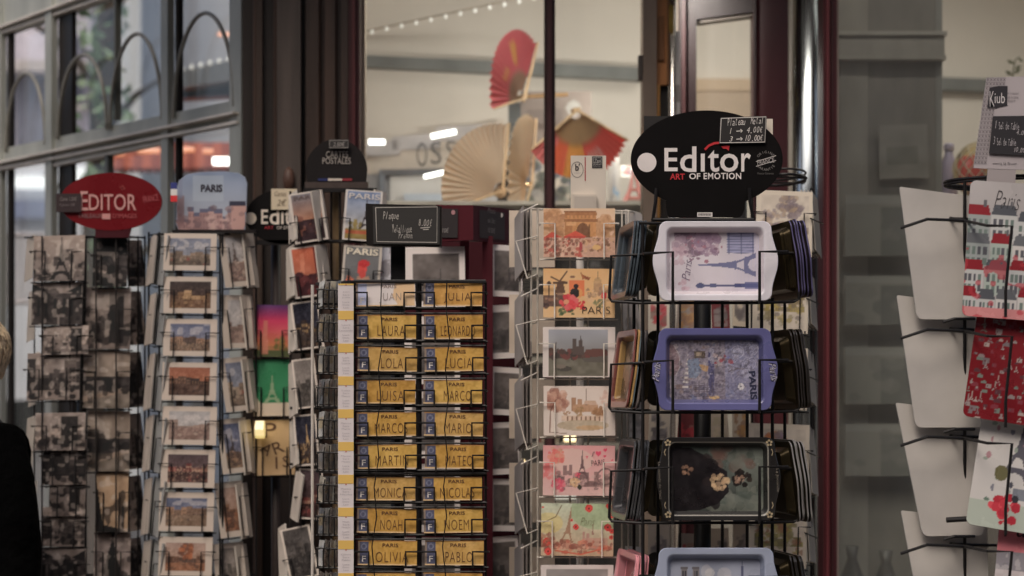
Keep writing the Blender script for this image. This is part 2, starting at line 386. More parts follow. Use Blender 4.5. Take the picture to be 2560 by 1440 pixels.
def card(name, label, cat, group, A, rect, Y, yaw=0, tilt=7, roll=0, t=.0016, texts=(), mat='card', w=None, h=None, back=(165,157,147), bow=.0008, extra=None, tmat=0):
    x0, y0, x1, y1 = rect
    w = w or S(x1-x0, Y)/max(.12, abs(math.cos(R(yaw)))); h = h or S(y1-y0, Y)/math.cos(R(tilt))
    mb = MB(); sheet(mb, w, h, t, A, back, bow=bow)
    for tx in texts:
        body, u, v, wf, hf, col = tx[:6]; kw = tx[6] if len(tx) > 6 else {}
        mb.text(body, (u-.5)*w, v*h, wf*w if wf else None, hf*h if hf else None, -t/2-abs(bow)-.0007, col, **kw)
    if extra: extra(mb, w, h, -t/2-abs(bow)-.0005)
    o = mb.build(name, mat, loc=P((x0+x1)/2, y1, Y), rot=(-R(tilt), R(roll), R(yaw)))
    return tag(o, label, cat, group)
def pocket(mb, w, h, col, frac=.6, inset=.16, d=.012, r=.0014, z0=0., full=True):
    """wire holder in local card coordinates: two bent hooks and a bottom bar"""
    for sgn in (-1, 1):
        xe, xi = sgn*(w/2+.006), sgn*(w/2-inset*w)
        mb.tube([(xe, d, h*frac+z0), (xe, -d*.6, h*frac+z0), (xi, -d*.6, h*frac+z0), (xi, -d*.6, z0-.003), (xi, d, z0-.003)], r, col, 5)
    mb.tube([(-w/2-.006, d, z0-.003), (w/2+.006, d, z0-.003)], r, col, 5)
def put(mb_local, mb, loc, rot=(0, 0, 0)):
    """append mb_local into mb, transformed to world"""
    from mathutils import Euler
    M = Matrix.Translation(loc) @ Euler(rot).to_matrix().to_4x4(); M = np.array(M)
    v = np.concatenate(mb_local.v); v = v@M[:3, :3].T+M[:3, 3]; o = mb.n
    mb.v.append(v); mb.c.append(np.concatenate(mb_local.c)); mb.f += [tuple(i+o for i in f) for f in mb_local.f]; mb.m += mb_local.m; mb.n += len(v)
BLACK, WIREC, WHITEW = (20,18,18), (22,20,20), (196,188,176)
def pocket_part(root, rect, Y, col, mat='wire', tilt=7, roll=0, yaw=0, name='pocket', **kw):
    x0, y0, x1, y1 = rect; w = S(x1-x0, Y)/max(.12, abs(math.cos(R(yaw)))); h = S(y1-y0, Y)
    ml = MB(); pocket(ml, w, h, col, **kw); m = MB()
    put(ml, m, P((x0+x1)/2, y1, Y), (-R(tilt), R(roll), R(yaw)))
    return m.build(name, mat, root, off=root.location)
# ================================================================== world, light, camera
w = bpy.data.worlds.new('World'); scene.world = w; w.use_nodes = True
nt = w.node_tree; bg = nt.nodes['Background']
sky = nt.nodes.new('ShaderNodeTexSky'); sky.sky_type = 'NISHITA'; sky.sun_disc = False
SUN_EL, SUN_AZ = R(52), R(200)
sky.sun_elevation = SUN_EL; sky.sun_rotation = SUN_AZ; sky.air_density = .8; sky.dust_density = 5.5; sky.ozone_density = .6
nt.links.new(sky.outputs[0], bg.inputs[0]); bg.inputs[1].default_value = .13
sd = bpy.data.lights.new('sun', 'SUN'); sd.energy = .9; sd.angle = R(25); sd.color = (1, .93, .84)
so = bpy.data.objects.new('sun', sd); COL.objects.link(so)
dirv = Vector((math.sin(SUN_AZ)*math.cos(SUN_EL), math.cos(SUN_AZ)*math.cos(SUN_EL), math.sin(SUN_EL)))
so.rotation_euler = dirv.to_track_quat('Z', 'Y').to_euler(); so.location = (0, -3, 8)
cd = bpy.data.cameras.new('camera'); cam = bpy.data.objects.new('camera', cd); COL.objects.link(cam); scene.camera = cam
cam.location = (0, 0, HC); cam.rotation_euler = (R(90), 0, 0)
cd.sensor_width = 36; cd.lens = 36*FPX/2560; cd.shift_y = (HY-720)/2560; cd.clip_end = 400; cd.clip_start = .05
cd.dof.use_dof = True; cd.dof.focus_distance = 4.08; cd.dof.aperture_fstop = 3.3; cd.dof.aperture_blades = 9
scene.view_settings.view_transform = 'Standard'; scene.view_settings.look = 'None'; scene.view_settings.exposure = EXPO
scene.cycles.max_bounces = 8; scene.cycles.transparent_max_bounces = 16; scene.cycles.caustics_reflective = False; scene.cycles.caustics_refractive = False
scene.cycles.sample_clamp_indirect = 6
# ================================================================== ground
m = MB(); m.box(-40, 40, -40, 60, -.2, 0, (92, 86, 80)); g = m.build('pavement', 'stone'); tag(g, None, None, None, 'structure')
# ================================================================== terrace (cafe) front on the left, running away to the left
Y0 = 5.6; TD = Vector((-.771, 1, 0)).normalized(); TN = Vector((TD.y, -TD.x, 0))
def CW(px, py, off=0.):
    k = (px-CX)/FPX; t = (-.131-k)*Y0/(k+.771); p = P(px, py, Y0+t)
    return p+TN*off
cafe = thing('terrace_front', 'grey painted glazed terrace front with arched glazing bars, left of the brown pilaster', 'shop front', CW(600, 1000)*1.0)
cafe.location.z = 0
CO = cafe.location
FRAME = (142, 145, 139)
def cquad(mb, x0, ya0, yb0, x1, ya1, yb1, col, off=0., d=.05):
    """bar between px x0 (upper edge ya0, lower yb0) and x1"""
    mb.quadbox([CW(x0, yb0, off), CW(x1, yb1, off), CW(x1, ya1, off), CW(x0, ya0, off)], TN*d, col)
LIP_GLINT = (216, 208, 198)  # rail lips painted paler than the frame as bright edge highlights
m = MB(); cquad(m, -160, -400, 141, 605, -800, -124, FRAME, 0, .04)
cquad(m, -160, 129, 134, 605, -153, -147, LIP_GLINT, -.02, .02); cquad(m, -160, 137, 142, 605, -126, -121, LIP_GLINT, -.008, .02)
m.build('top_rail', 'paint', cafe, off=CO)
m = MB()
cquad(m, -160, 406, 452, 606, 246, 304, FRAME, 0, .035)
cquad(m, -160, 442, 447, 606, 280, 286, LIP_GLINT, -.03, .03)
cquad(m, -160, 453, 458, 606, 302, 310, LIP_GLINT, -.018, .03)
cquad(m, 137, 410, 416, 412, 352, 358, (190, 184, 174), -.006, .03); cquad(m, 137, 396, 412, 412, 336, 354, FRAME, -.002, .03)  # pale edge here is a painted highlight too
m.build('transom_rail', 'paint', cafe, off=CO)
for (xa, xb, ya, yb, dk_) in ((-12, 9, -200, 1500, 9), (121, 137, -260, 1500, 34), (411, 428, -320, 1500, 9), (583, 612, -380, 1500, 0)):
    m = MB(); cquad(m, xa, ya, yb, xb, ya, yb, FRAME, -.012, .022)
    if dk_: cquad(m, xb+.5, ya, yb, xb+dk_, ya, yb, (30, 25, 24), .012, .015)
    m.build('upright', 'paint', cafe, off=CO)
for (xa, xb, ya, yb) in ((284, 288, -260, 300), (261, 269, 372, 1500)):
    m = MB(); cquad(m, xa, ya, yb, xb, ya, yb, (92, 94, 90), 0, .02); m.build('mullion', 'paint', cafe, off=CO)
for (xa, xb, base, top) in ((20, 119, 372, 184), (150, 273, 338, 138), (281, 411, 312, 86), (440, 592, 282, 34)):
    m = MB(); xc, a = (xa+xb)/2, (xb-xa)/2
    m.tube([CW(xc-a*math.cos(R(t)), base+(xc-(xc-a*math.cos(R(t))))*.2-(base-top)*math.sin(R(t)), -.008) for t in range(0, 181, 6)], .006, (120, 118, 110), 8)
    m.build('glazing_arch', 'satin', cafe, off=CO, smooth=True)
m = MB(); cquad(m, -160, -100, 1600, 600, -350, 1600, (255, 255, 255), .035, .006); m.build('pane', 'glass', cafe, off=CO)
# ---- the street seen through the terrace front
def block(name, label, cat, px0, py0, px1, py1, Y, d, col, mat='plaster', detail=None, group=None):
    a = P(px0, py1, Y); b = P(px1, py0, Y)
    o = thing(name, label, cat, ((a.x+b.x)/2, Y, 0), group)
    m = MB(); m.box(a.x, b.x, Y, Y+d, max(0, a.z), b.z, col); m.build('wall', mat, o, off=o.location)
    if detail: detail(o)
    return o
def stone_detail(o):
    for (x0, y0, x1, y1) in ((42, 190, 118, 420), (-70, 190, 10, 430), (172, 90, 204, 260), (298, -240, 330, -60)):
        m = MB(); m.pbox(x0, y0, x1, y1, 15.9, .1, (104, 106, 122)); f = m.build('window', 'satin', o, off=o.location)
        m = MB(); m.pbox(x0-8, y1, x1+8, y1+9, 15.8, .2, (190, 182, 178)); m.build('sill', 'stone', f, off=o.location)
    m = MB(); m.pbox(-300, 150, 225, 176, 15.7, .3, (190, 180, 178)); m.build('cornice', 'stone', o, off=o.location)
    m = MB(); m.pbox(-300, 380, 225, 405, 15.6, .4, (150, 146, 152)); m.build('fascia', 'stone', o, off=o.location)
block('stone_building', 'mauve grey stone building across the street, seen through the terrace glass', 'building', -400, -700, 226, 404, 16, 6, (188, 182, 194), 'stone', stone_detail)
block('pale_building', 'narrow white rendered house beside the tree, seen through the terrace glass', 'building', 280, -700, 352, 1300, 13, 4, (236, 240, 246), 'plaster')
block('grey_building', 'plain grey building behind the arched panes next to the white house', 'building', 352, -900, 660, 404, 14, 5, (198, 198, 202), 'plaster')
def glow_panels(o):
    for (x0, y0, x1, y1) in ((326, 428, 408, 468), (432, 430, 470, 470), (20, 440, 120, 470), (150, 420, 232, 470), (490, 432, 560, 462)):
        m = MB(); m.pbox(x0, y0, x1, y1, 14.9, .05, (240, 240, 240)); m.build('glow_panel', 'sky_glow', o, off=o.location)  # glowing panels added to stand in for bright sky
    m = MB(); m.pbox(330, 470, 420, 560, 14.9, .05, (190, 140, 96)); m.pbox(20, 500, 120, 545, 14.9, .05, (120, 130, 160)); m.build('door_panel', 'paint', o, off=o.location)
block('white_shopfront', 'white ground floor shop wall with added glow panels, low in the terrace panes', 'building', -420, 404, 660, 1000, 15, 1.0, (226, 228, 236), 'plaster', glow_panels)
m = MB(); rl = thing('street_railing', 'pale vertical bar railing seen through the lowest left pane', 'railing', P(80, 1000, 9.5)*1.0); rl.location.z = 0
for k in range(14): x = -20+k*13; m.tube([P(x, 585, 9.5), P(x, 760, 9.5)], .008, (176, 168, 170), 6)
m.tube([P(-40, 588, 9.5), P(170, 588, 9.5)], .012, (176, 168, 170), 6); m.tube([P(-40, 756, 9.5), P(170, 756, 9.5)], .012, (176, 168, 170), 6)
for x in (-38, 168): m.tube([P(x, 580, 9.5), Vector((P(x, 580, 9.5).x, 9.5, 0))], .016, (120, 114, 114), 6)
m.build('bars', 'paint', rl, off=rl.location)
# street tree
rg = np.random.RandomState(4)
tr = thing('street_tree', 'green leafy street tree between the stone building and the white house', 'tree', (P(250, 0, 11).x, 11, 0))
m = MB(); tx = tr.location.x
m.tube([(tx, 11, 0), (tx+.03, 11, 1.4), (tx-.02, 11.02, 2.4), (tx+.05, 11, 3.6), (tx+.02, 11, 4.6)], [.13, .1, .08, .05, .02], (70, 58, 48), 8)
for k in range(9):
    z = 2.0+k*.28; a = k*2.4; m.tube([(tx, 11, z), (tx+.25*math.cos(a), 11+.25*math.sin(a), z+.25), (tx+.5*math.cos(a), 11+.5*math.sin(a), z+.4)], [.03, .02, .008], (70, 58, 48), 5)
m.build('trunk', 'wood', tr, off=tr.location)
V, Fc, Cc = [], [], []
for k in range(900):
    th = rg.rand()*6.283; q = rg.rand()**.6; z = 1.9+rg.rand()*2.9
    rad = .25*(1-.3*abs(z-3.3)/1.5)*(.55+.45*math.sin(z*7+th*2))
    c = np.array([tx+q*rad*math.cos(th), 11+q*rad*2*math.sin(th), z]); s_ = .03+.03*rg.rand()
    d1 = rg.randn(3); d1 /= np.linalg.norm(d1); d2 = np.cross(d1, rg.randn(3)); d2 /= np.linalg.norm(d2)
    n0 = len(V); V += [c-d1*s_, c+d2*s_*.45, c+d1*s_, c-d2*s_*.45]; Fc.append((n0, n0+1, n0+2, n0+3))
    b = [(104, 134, 96), (130, 156, 118), (84, 112, 78), (156, 176, 140)][rg.randint(4)]; Cc += [alb(b)]*4
m = MB(); m.add(V, Fc, np.array(Cc)); m.build('crown', 'leaf', tr, off=tr.location)
# awning with lamps and its beam
aw = thing('orange_awning', 'orange and red striped awning with a scalloped fringe seen through the right terrace panes', 'awning', (P(430, 0, 9).x, 9.2, 0))
m = MB()
for k in range(16):
    xa = 268+k*22; col = [(170, 84, 56), (140, 66, 50)][k % 2]
    m.quadbox([P(xa, 420, 9), P(xa+22, 420, 9), P(xa+22, 356, 10), P(xa, 356, 10)], (0, 0, -.012), col)
m.build('canvas', 'fabric', aw, off=aw.location)
m = MB()
for k in range(32):
    xa = 268+k*11; a = P(xa, 420, 8.995); b = P(xa+11, 420, 8.995); h = .022+.006*(k % 2)
    m.prism([(a.x, a.z-h*.6), ((a.x+b.x)/2, a.z-h), (b.x, a.z-h*.6), (b.x, a.z), (a.x, a.z)], 8.985, 8.995, [(128, 56, 46), (96, 50, 44)][k % 2])
m.build('fringe', 'fabric', aw, off=aw.location)
m = MB()
for x in (272, 618): m.tube([P(x, 418, 9.0), Vector((P(x, 418, 9).x, 9.0, 0))], .02, (60, 52, 48), 8)
m.build('post', 'paint', aw, off=aw.location)
for (x, y, ww) in ((372, 377, 54), (470, 374, 30), (300, 384, 20), (520, 378, 24)):
    m = MB(); a = P(x, y, 8.9); m.tube([a-Vector((S(ww, 8.9)/2, 0, 0)), a+Vector((S(ww, 8.9)/2, 0, 0))], .012, (255, 255, 255), 10)
    o = m.build('heater_lamp', 'lamp_orange', loc=(0, 0, 0)); tag(o, ['long orange heater lamp on the awning, left of the grey upright', 'short orange heater lamp on the awning in the right pane', 'leftmost small orange heater lamp on the awning', 'rightmost small orange heater lamp on the awning'][[372, 470, 300, 520].index(x)], 'lamp', 'orange heater lamps on the awning')
can = thing('steel_canopy', 'dark grey steel canopy beam with bulbs, inside the largest arch', 'canopy', (P(520, 0, 8.6).x, 8.6, 0))
m = MB()
m.quadbox([P(440, 222, 8.6), P(640, 190, 8.1), P(640, 138, 8.1), P(440, 178, 8.6)], (0, .15, 0), (104, 104, 104)); m.build('beam', 'paint', can, off=can.location)
m = MB(); m.quadbox([P(440, 246, 8.75), P(640, 236, 8.25), P(640, 188, 8.25), P(440, 218, 8.75)], (0, .1, 0), (46, 46, 54)); m.build('soffit', 'paint', can, off=can.location)
m = MB(); m.tube([P(636, 240, 8.3), Vector((P(636, 240, 8.3).x, 8.3, 0))], .03, (60, 60, 62), 8); m.build('post', 'paint', can, off=can.location)
for k in range(6):
    m = MB(); c = P(456+k*23, 174-k*5.2, 8.5-k*.05); m.lathe([(.001, c.z-.008), (.007, c.z-.005), (.008, c.z), (.005, c.z+.007), (.003, c.z+.012)], c.x, c.y, (255, 255, 255), 10)
    m.build('bulb', 'lamp_small', can, off=can.location, smooth=True)
tl = MB(); a = P(560, 402, 8.4); tl.box(a.x-.045, a.x+.045, 8.4, 8.43, a.z-.014, a.z+.014, (255, 255, 255)); o = tl.build('tube_lamp_or_reflection', 'lamp_white')
tag(o, 'short white tube lamp over the pale blue header sign', 'lamp')
tl = MB(); a = P(562, 85, 8.7); tl.box(a.x-.03, a.x+.03, 8.7, 8.72, a.z-.006, a.z+.008, (255, 255, 255)); o = tl.build('heater_lamp', 'lamp_orange')
tag(o, 'faint orange heater glow high inside the largest arch', 'lamp')
# ================================================================== souvenir shop
shop = thing('souvenir_shop', 'souvenir shop front with brown pilaster, burgundy window frames and lit cream room', 'shop front', (.4, 5.6, 0))
SO = shop.location
BURG, BURG2 = (58, 22, 26), (44, 18, 22)
def part(mb, name, mat, parent=shop, smooth=False): return mb.build(name, mat, parent, off=SO, smooth=smooth)
m = MB()
for (x0, x1, Y, col) in ((606, 640, 5.46, (36, 27, 22)), (640, 656, 5.43, (51, 36, 26)), (656, 692, 5.45, (31, 23, 19)), (692, 752, 5.41, (66, 56, 50)), (752, 764, 5.46, (15, 12, 11)),
                         (764, 796, 5.43, (59, 43, 34)), (796, 812, 5.45, (43, 28, 23)), (812, 838, 5.42, (56, 38, 28)), (838, 852, 5.44, (37, 24, 20)), (852, 872, 5.42, (53, 38, 30))):
    a = P(x0, 1000, Y); b = P(x1, 1000, Y); m.box(a.x, b.x-.0005, Y, 5.8, 0, 3.4, col)
for (x0, x1) in ((634, 644), (684, 696), (792, 798), (834, 840)):
    a = P((x0+x1)/2, 0, 5.44); m.tube([(a.x, 5.44, 0), (a.x, 5.44, 3.4)], .007, (60, 41, 30), 8)
a = P(715, 1000, 5.40); m.box(P(606, 0, 5.4).x, P(872, 0, 5.4).x, 5.39, 5.41, 0, .3, (28, 21, 18))
part(m, 'pilaster', 'wood')
m = MB(); c = P(722, 452, 5.4); m.lathe([(.002, c.z-.03), (.012, c.z-.02), (.016, c.z), (.012, c.z+.025), (.003, c.z+.036)], c.x, 5.402, (70, 46, 34), 14); part(m, 'carved_boss', 'wood', smooth=True)
# display window
m = MB()
m.pbox(870, -500, 899, 1900, 5.42, .14, BURG); m.pbox(880, -500, 888, 1900, 5.405, .02, (76, 32, 34)); m.pbox(899, -500, 912, 1900, 5.5, .06, (150, 134, 116))
dw = part(m, 'display_window', 'paint')
m = MB(); m.pbox(1361, -500, 1388, 1900, 5.47, .09, (46, 24, 26)); m.pbox(1368, -500, 1380, 1900, 5.455, .02, (64, 34, 36)); part(m, 'mullion', 'paint', dw)
m = MB(); a = P(899, 0, 5.52); b = P(1612, 0, 5.52); m.box(a.x, b.x, 5.515, 5.523, .5, 3.3, (255, 255, 255)); part(m, 'pane', 'glass', dw)
m = MB(); m.box(a.x, b.x, 5.42, 5.62, 0, .5, (60, 30, 30)); part(m, 'stall_riser', 'wood', dw)
# jamb and painted reflection strips between window and door
m = MB(); m.pbox(1608, -500, 1642, 1900, 5.46, .12, (98, 84, 72)); m.pbox(1596, 138, 1607, 200, 5.47, .03, (60, 54, 50)); part(m, 'jamb', 'paint')
m = MB(); m.pbox(1642, -500, 1668, 212, 5.5, .06, (150, 96, 44)); m.pbox(1646, 40, 1660, 150, 5.492, .01, (120, 76, 36)); m.pbox(1668, -500, 1676, 208, 5.5, .06, (104, 70, 40)); m.pbox(1642, 212, 1650, 1900, 5.5, .06, (170, 120, 50)); m.pbox(1650, 212, 1672, 1900, 5.52, .05, (28, 24, 22))  # amber strips painted to copy reflections at the window edge
part(m, 'reflection_strips', 'wood')
m = MB(); c = P(1681, 0, 5.47); m.tube([(c.x, 5.47, 0), (c.x, 5.47, 3.3)], .009, (214, 210, 200), 16); part(m, 'handle_tube', 'chrome', smooth=True)
m = MB(); m.pbox(1686, 78, 1700, 212, 5.5, .04, (225, 222, 214)); m.pbox(1691, 255, 1700, 300, 5.5, .04, (225, 222, 214)); m.pbox(1684, 212, 1700, 255, 5.5, .04, (150, 144, 136)); part(m, 'notice', 'paper')
m = MB(); m.pbox(1672, 12, 1684, 78, 5.455, .012, (210, 170, 70)); part(m, 'brass_fitting', 'brass')
# door, standing slightly ajar
m = MB()
def dq(mb, x0, ya0, yb0, x1, ya1, yb1, col, d=.06, o=0.):
    yy = lambda x: 5.74-(x-1700)/270*.22-o
    mb.quadbox([P(x0, yb0, yy(x0)), P(x1, yb1, yy(x1)), P(x1, ya1, yy(x1)), P(x0, ya0, yy(x0))], (0, d, 0), col)
dq(m, 1700, -500, 2300, 1741, -500, 2300, BURG2); dq(m, 1741, -500, 48, 1882, -520, 30, BURG2); dq(m, 1882, -500, 2300, 1972, -500, 2300, (66, 26, 30))
dq(m, 1706, -500, 2300, 1714, -500, 2300, (80, 40, 42), .02, .008); dq(m, 1884, -500, 2300, 1890, -500, 2300, (44, 16, 20), .02, .008)
dq(m, 1741, 1500, 2300, 1882, 1500, 2300, (60, 24, 28))
dq(m, 1741, 44, 58, 1882, 26, 40, (150, 138, 124), .05, -.012)
dr = part(m, 'door', 'paint')
m = MB(); dq(m, 1741, 30, 1500, 1882, 20, 1500, (255, 255, 255), .006, -.03); part(m, 'pane', 'glass', dr)
# rounded polished corner column, red post
m = MB(); c = P(2022, 0, 5.5); m.lathe([(.052, 0), (.052, 3.4)], c.x, 5.5, (150, 158, 160), 48); part(m, 'corner_column', 'chrome', smooth=True)
m = MB(); c = P(1976, 0, 5.43); m.tube([(c.x, 5.43, 0), (c.x, 5.43, 3.4)], .006, (130, 124, 112), 12); part(m, 'corner_bead', 'satin', smooth=True)
m = MB(); m.pbox(2058, -500, 2092, 1900, 5.3, .1, (62, 20, 26)); m.pbox(2066, -500, 2073, 1900, 5.288, .02, (84, 32, 36)); m.pbox(2079, -500, 2084, 1900, 5.292, .02, (44, 14, 18)); m.pbox(2092, -500, 2097, 1900, 5.31, .06, (120, 108, 100))  # lighter strip paints a highlight down the post
part(m, 'red_post', 'paint')
m = MB(); a = P(2097, 0, 5.33); m.box(a.x, 3.2, 5.33, 5.338, .4, 3.3, (255, 255, 255)); part(m, 'side_pane', 'glass')
m = MB(); m.box(a.x, 3.2, 5.3, 5.4, 0, .4, (60, 26, 30)); part(m, 'side_riser', 'wood')
# grey pilaster inside the right window
m = MB()
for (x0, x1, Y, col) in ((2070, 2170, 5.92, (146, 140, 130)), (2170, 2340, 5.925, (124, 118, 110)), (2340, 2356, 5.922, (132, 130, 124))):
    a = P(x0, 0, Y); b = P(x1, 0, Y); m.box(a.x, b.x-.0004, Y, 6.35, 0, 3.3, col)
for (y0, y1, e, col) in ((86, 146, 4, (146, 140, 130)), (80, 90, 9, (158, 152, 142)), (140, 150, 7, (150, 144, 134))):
    a = P(2068-e, y1, 5.9); b = P(2356+e, y0, 5.9); m.box(a.x, b.x, 5.9-e*.002, 6.3, a.z, b.z, col)
part(m, 'grey_pier', 'paint')
# cream room: back wall, rail, ceiling, floor
def BW(px, py, o=0.):
    # back wall plane: Y = 7 + .40*(X+.5)
    k = (px-CX)/FPX; Y = (7+.4*.5)/(1-.4*k); return P(px, py, Y-o)
def bq(mb, x0, ya0, yb0, x1, ya1, yb1, col, d=.05, o=0.):
    mb.quadbox([BW(x0, yb0, o), BW(x1, yb1, o), BW(x1, ya1, o), BW(x0, ya0, o)], (0, d, 0), col)
m = MB(); x0, x1 = 790, 3900
m.quadbox([Vector((BW(x0, 0).x, BW(x0, 0).y, 0)), Vector((BW(x1, 0).x, BW(x1, 0).y, 0)), Vector((BW(x1, 0).x, BW(x1, 0).y, 3.35)), Vector((BW(x0, 0).x, BW(x0, 0).y, 3.35))], (0, .15, 0), (190, 182, 172))
part(m, 'back_wall', 'plaster')
m = MB(); m.box(-.7, -.62, 5.62, 6.9, 0, 3.35, (120, 106, 92)); part(m, 'side_wall', 'plaster')
m = MB(); m.box(3.2, 3.4, 5.4, 9, 0, 3.35, (170, 160, 146)); part(m, 'side_wall', 'plaster')
m = MB(); m.box(-.7, 3.4, 5.62, 9, 3.3, 3.45, (168, 160, 148)); part(m, 'ceiling', 'plaster')
m = MB(); m.box(-.6, 3.2, 5.65, 8.8, 0, .01, (110, 92, 76)); part(m, 'shop_floor', 'wood')
m = MB(); bq(m, 830, 134, 161, 1606, 168, 200, (100, 102, 100), .1, .06); bq(m, 2280, 190, 221, 3300, 228, 258, (100, 102, 100), .1, .06); part(m, 'picture_rail', 'paint')
m = MB(); bq(m, 1700, 197, 226, 1895, 197, 226, (178, 156, 132), .04, .02); bq(m, 1700, 226, 320, 1895, 226, 320, (168, 148, 128), .03, .012); part(m, 'tan_panel', 'plaster')
# fascia above and an unseen awning added to cut the sky light
m = MB(); m.box(-.75, 3.4, 5.36, 5.6, 2.95, 4.2, (52, 26, 28)); part(m, 'fascia', 'wood')

aw2 = thing('sky_shade_awning', 'unseen dark awning added over the souvenir shop front to cut sky light', 'awning', (.5, 5.2, 0))
m = MB(); m.quadbox([(-3.2, CANY, 3.3), (3.4, CANY, 3.3), (3.4, 5.36, 3.55), (-3.2, 5.36, 3.55)], (0, 0, .02), (70, 40, 40)); m.box(-3.2, 3.4, CANY-.02, CANY, 3.16, 3.32, (70, 40, 40)); m.build('canvas', 'fabric', aw2, off=aw2.location)
m = MB(); m.tube([(-3.2, CANY+.03, 3.28), (3.4, CANY+.03, 3.28)], .02, (60, 56, 52), 8)
for x in (-3.1, 0, 3.3): m.tube([(x, 5.36, 3.5), (x, CANY+.03, 3.28)], .015, (60, 56, 52), 8)
m.build('sky_shade_arm', 'wire', aw2, off=aw2.location)
ob = thing('opposite_building', 'stone building across the street behind the viewer', 'building', (0, -7, 0))
m = MB(); m.box(-22, 22, -9, -7, 0, OPPH, (104, 94, 84)); m.build('wall', 'stone', ob, off=ob.location)
for k in range(9):
    for f_ in range(2):
        x = -13.2+3.3*k; m = MB(); m.box(x-.6, x+.6, -7.0, -6.96, 3.6+3.2*f_, 5.6+3.2*f_, (44, 46, 52)); wd_ = m.build('window', 'satin', ob, off=ob.location)
        m = MB(); m.box(x-.75, x+.75, -6.96, -6.86, 3.45+3.2*f_, 3.6+3.2*f_, (140, 130, 118)); m.build('sill', 'stone', wd_, off=ob.location)
    m = MB(); m.box(x-1.2, x+1.2, -7.0, -6.95, .3, 2.9, (60, 52, 48)); m.build('shop_window', 'satin', ob, off=ob.location)
# ================================================================== things inside the shop window
def lamp_area(name, label, loc, sx, sy, power, color=(1, .93, .85), tilt=0):
    o = thing(name, label, 'ceiling lamp', loc, 'ceiling and added lamps in the shop')
    m = MB(); m.box(loc[0]-sx/2, loc[0]+sx/2, loc[1]-sy/2, loc[1]+sy/2, loc[2], loc[2]+.03, (225, 222, 214)); m.build('housing', 'paint', o, off=loc)
    l = bpy.data.lights.new('lamp_light', 'AREA'); l.shape = 'RECTANGLE'; l.size = sx; l.size_y = sy; l.energy = power; l.color = color
    lo = bpy.data.objects.new('lamp_light', l); COL.objects.link(lo); lo.parent = o; lo.location = (0, 0, -.01); lo.rotation_euler = (R(tilt), 0, 0)
lamp_area('ceiling_or_added_lamp', 'unseen lamp added above the left display window to brighten the fans', (-.1, 5.6, 2.64), .8, .06, LAMP*1.65, tilt=46)  # added lamp, out of view, tilted to brighten the fans
lamp_area('spot_lamp', 'spot lamp behind the black oval sign washing the cream wall beside the fans', (P(1760, 330, 6.5).x, 6.5, P(0, 330, 6.5).z), .22, .06, LAMP*.5, tilt=0)
for o_ in bpy.data.objects['spot_lamp'].children:
    if o_.type == 'LIGHT': o_.location = (-.06, .05, .0); o_.rotation_euler = (R(100), 0, R(38))
lamp_area('ceiling_or_added_lamp', 'unseen lamp added to brighten the grey pier inside the right window', (1.3, 5.46, 2.95), .9, .08, LAMP*.28, tilt=34)  # added lamp, unseen, brightens the pier from the front
lamp_area('ceiling_or_added_lamp', 'long ceiling lamp lighting the cream room behind the door', (1.2, 6.7, 3.2), 1.1, .3, LAMP*1.0)
lamp_area('ceiling_or_added_lamp', 'long ceiling lamp lighting the cream room at the far right window', (2.1, 6.7, 3.2), 1.1, .3, LAMP*1.4)
# string of small lights along a batten
ls = thing('light_string', 'string of small white lights rising across the top of the display window', 'light string', P(1110, 40, 6.5))
m = MB(); m.tube([P(915, 78, 6.86), P(1340, -14, 6.22)], .003, (176, 166, 152), 6); m.build('cable', 'paper', ls, off=ls.location)
for k in range(12):
    t = k/11; p = P(930+(1335-930)*t, 79-84*t, 6.80-.62*t); m = MB(); m.lathe([(.001, p.z-.008), (.005, p.z-.006), (.006, p.z), (.003, p.z+.006)], p.x, p.y, (255, 255, 255), 10)
    m.build('bulb', 'lamp_small', ls, off=ls.location, smooth=True)
# street reflection with lettering and tube lamps, built solid behind the glass
fw = thing('reflected_shopfront', 'reflection of a pale shopfront lettered OSS, built as solid panels behind the left window', 'shopfront', (BW(1080, 0).x, BW(1080, 0).y, 0))
m = MB(); bq(m, 905, 372, 436, 1262, 298, 428, (196, 182, 168), .04, .05)
for (x0, x1, y) in ((905, 1000, 352), (980, 1100, 336), (1090, 1250, 312)): bq(m, x0, y+6, y+40, x1, y-4, y+34, (176, 170, 170), .02, .062)
m.build('wall_band', 'stone', fw, off=fw.location)
m = MB(); bq(m, 905, 436, 900, 1262, 428, 900, (150, 148, 150), .03, .045); bq(m, 955, 424, 438, 1115, 421, 434, (86, 86, 90), .04, .08); bq(m, 948, 424, 800, 962, 424, 800, (110, 116, 126), .04, .08); m.build('frame', 'paint', fw, off=fw.location)
m = MB(); bq(m, 975, 440, 800, 1105, 437, 800, (232, 228, 224), .02, .06); bq(m, 1010, 484, 800, 1105, 484, 800, (190, 200, 214), .02, .082); m.build('blind', 'paper', fw, off=fw.location)
m = MB(); q = BW(1103, 384, .09)
for i, (ch, px) in enumerate((('O', 1055), ('S', 1090), ('S', 1128))):
    c = BW(px, 386-i*4, .09); m.text(ch, c.x, c.z, S(26, c.y), S(60-4*i, c.y), c.y, (40, 38, 40), 0, bold=-.012)
m.build('lettering', 'paint', fw, off=fw.location)
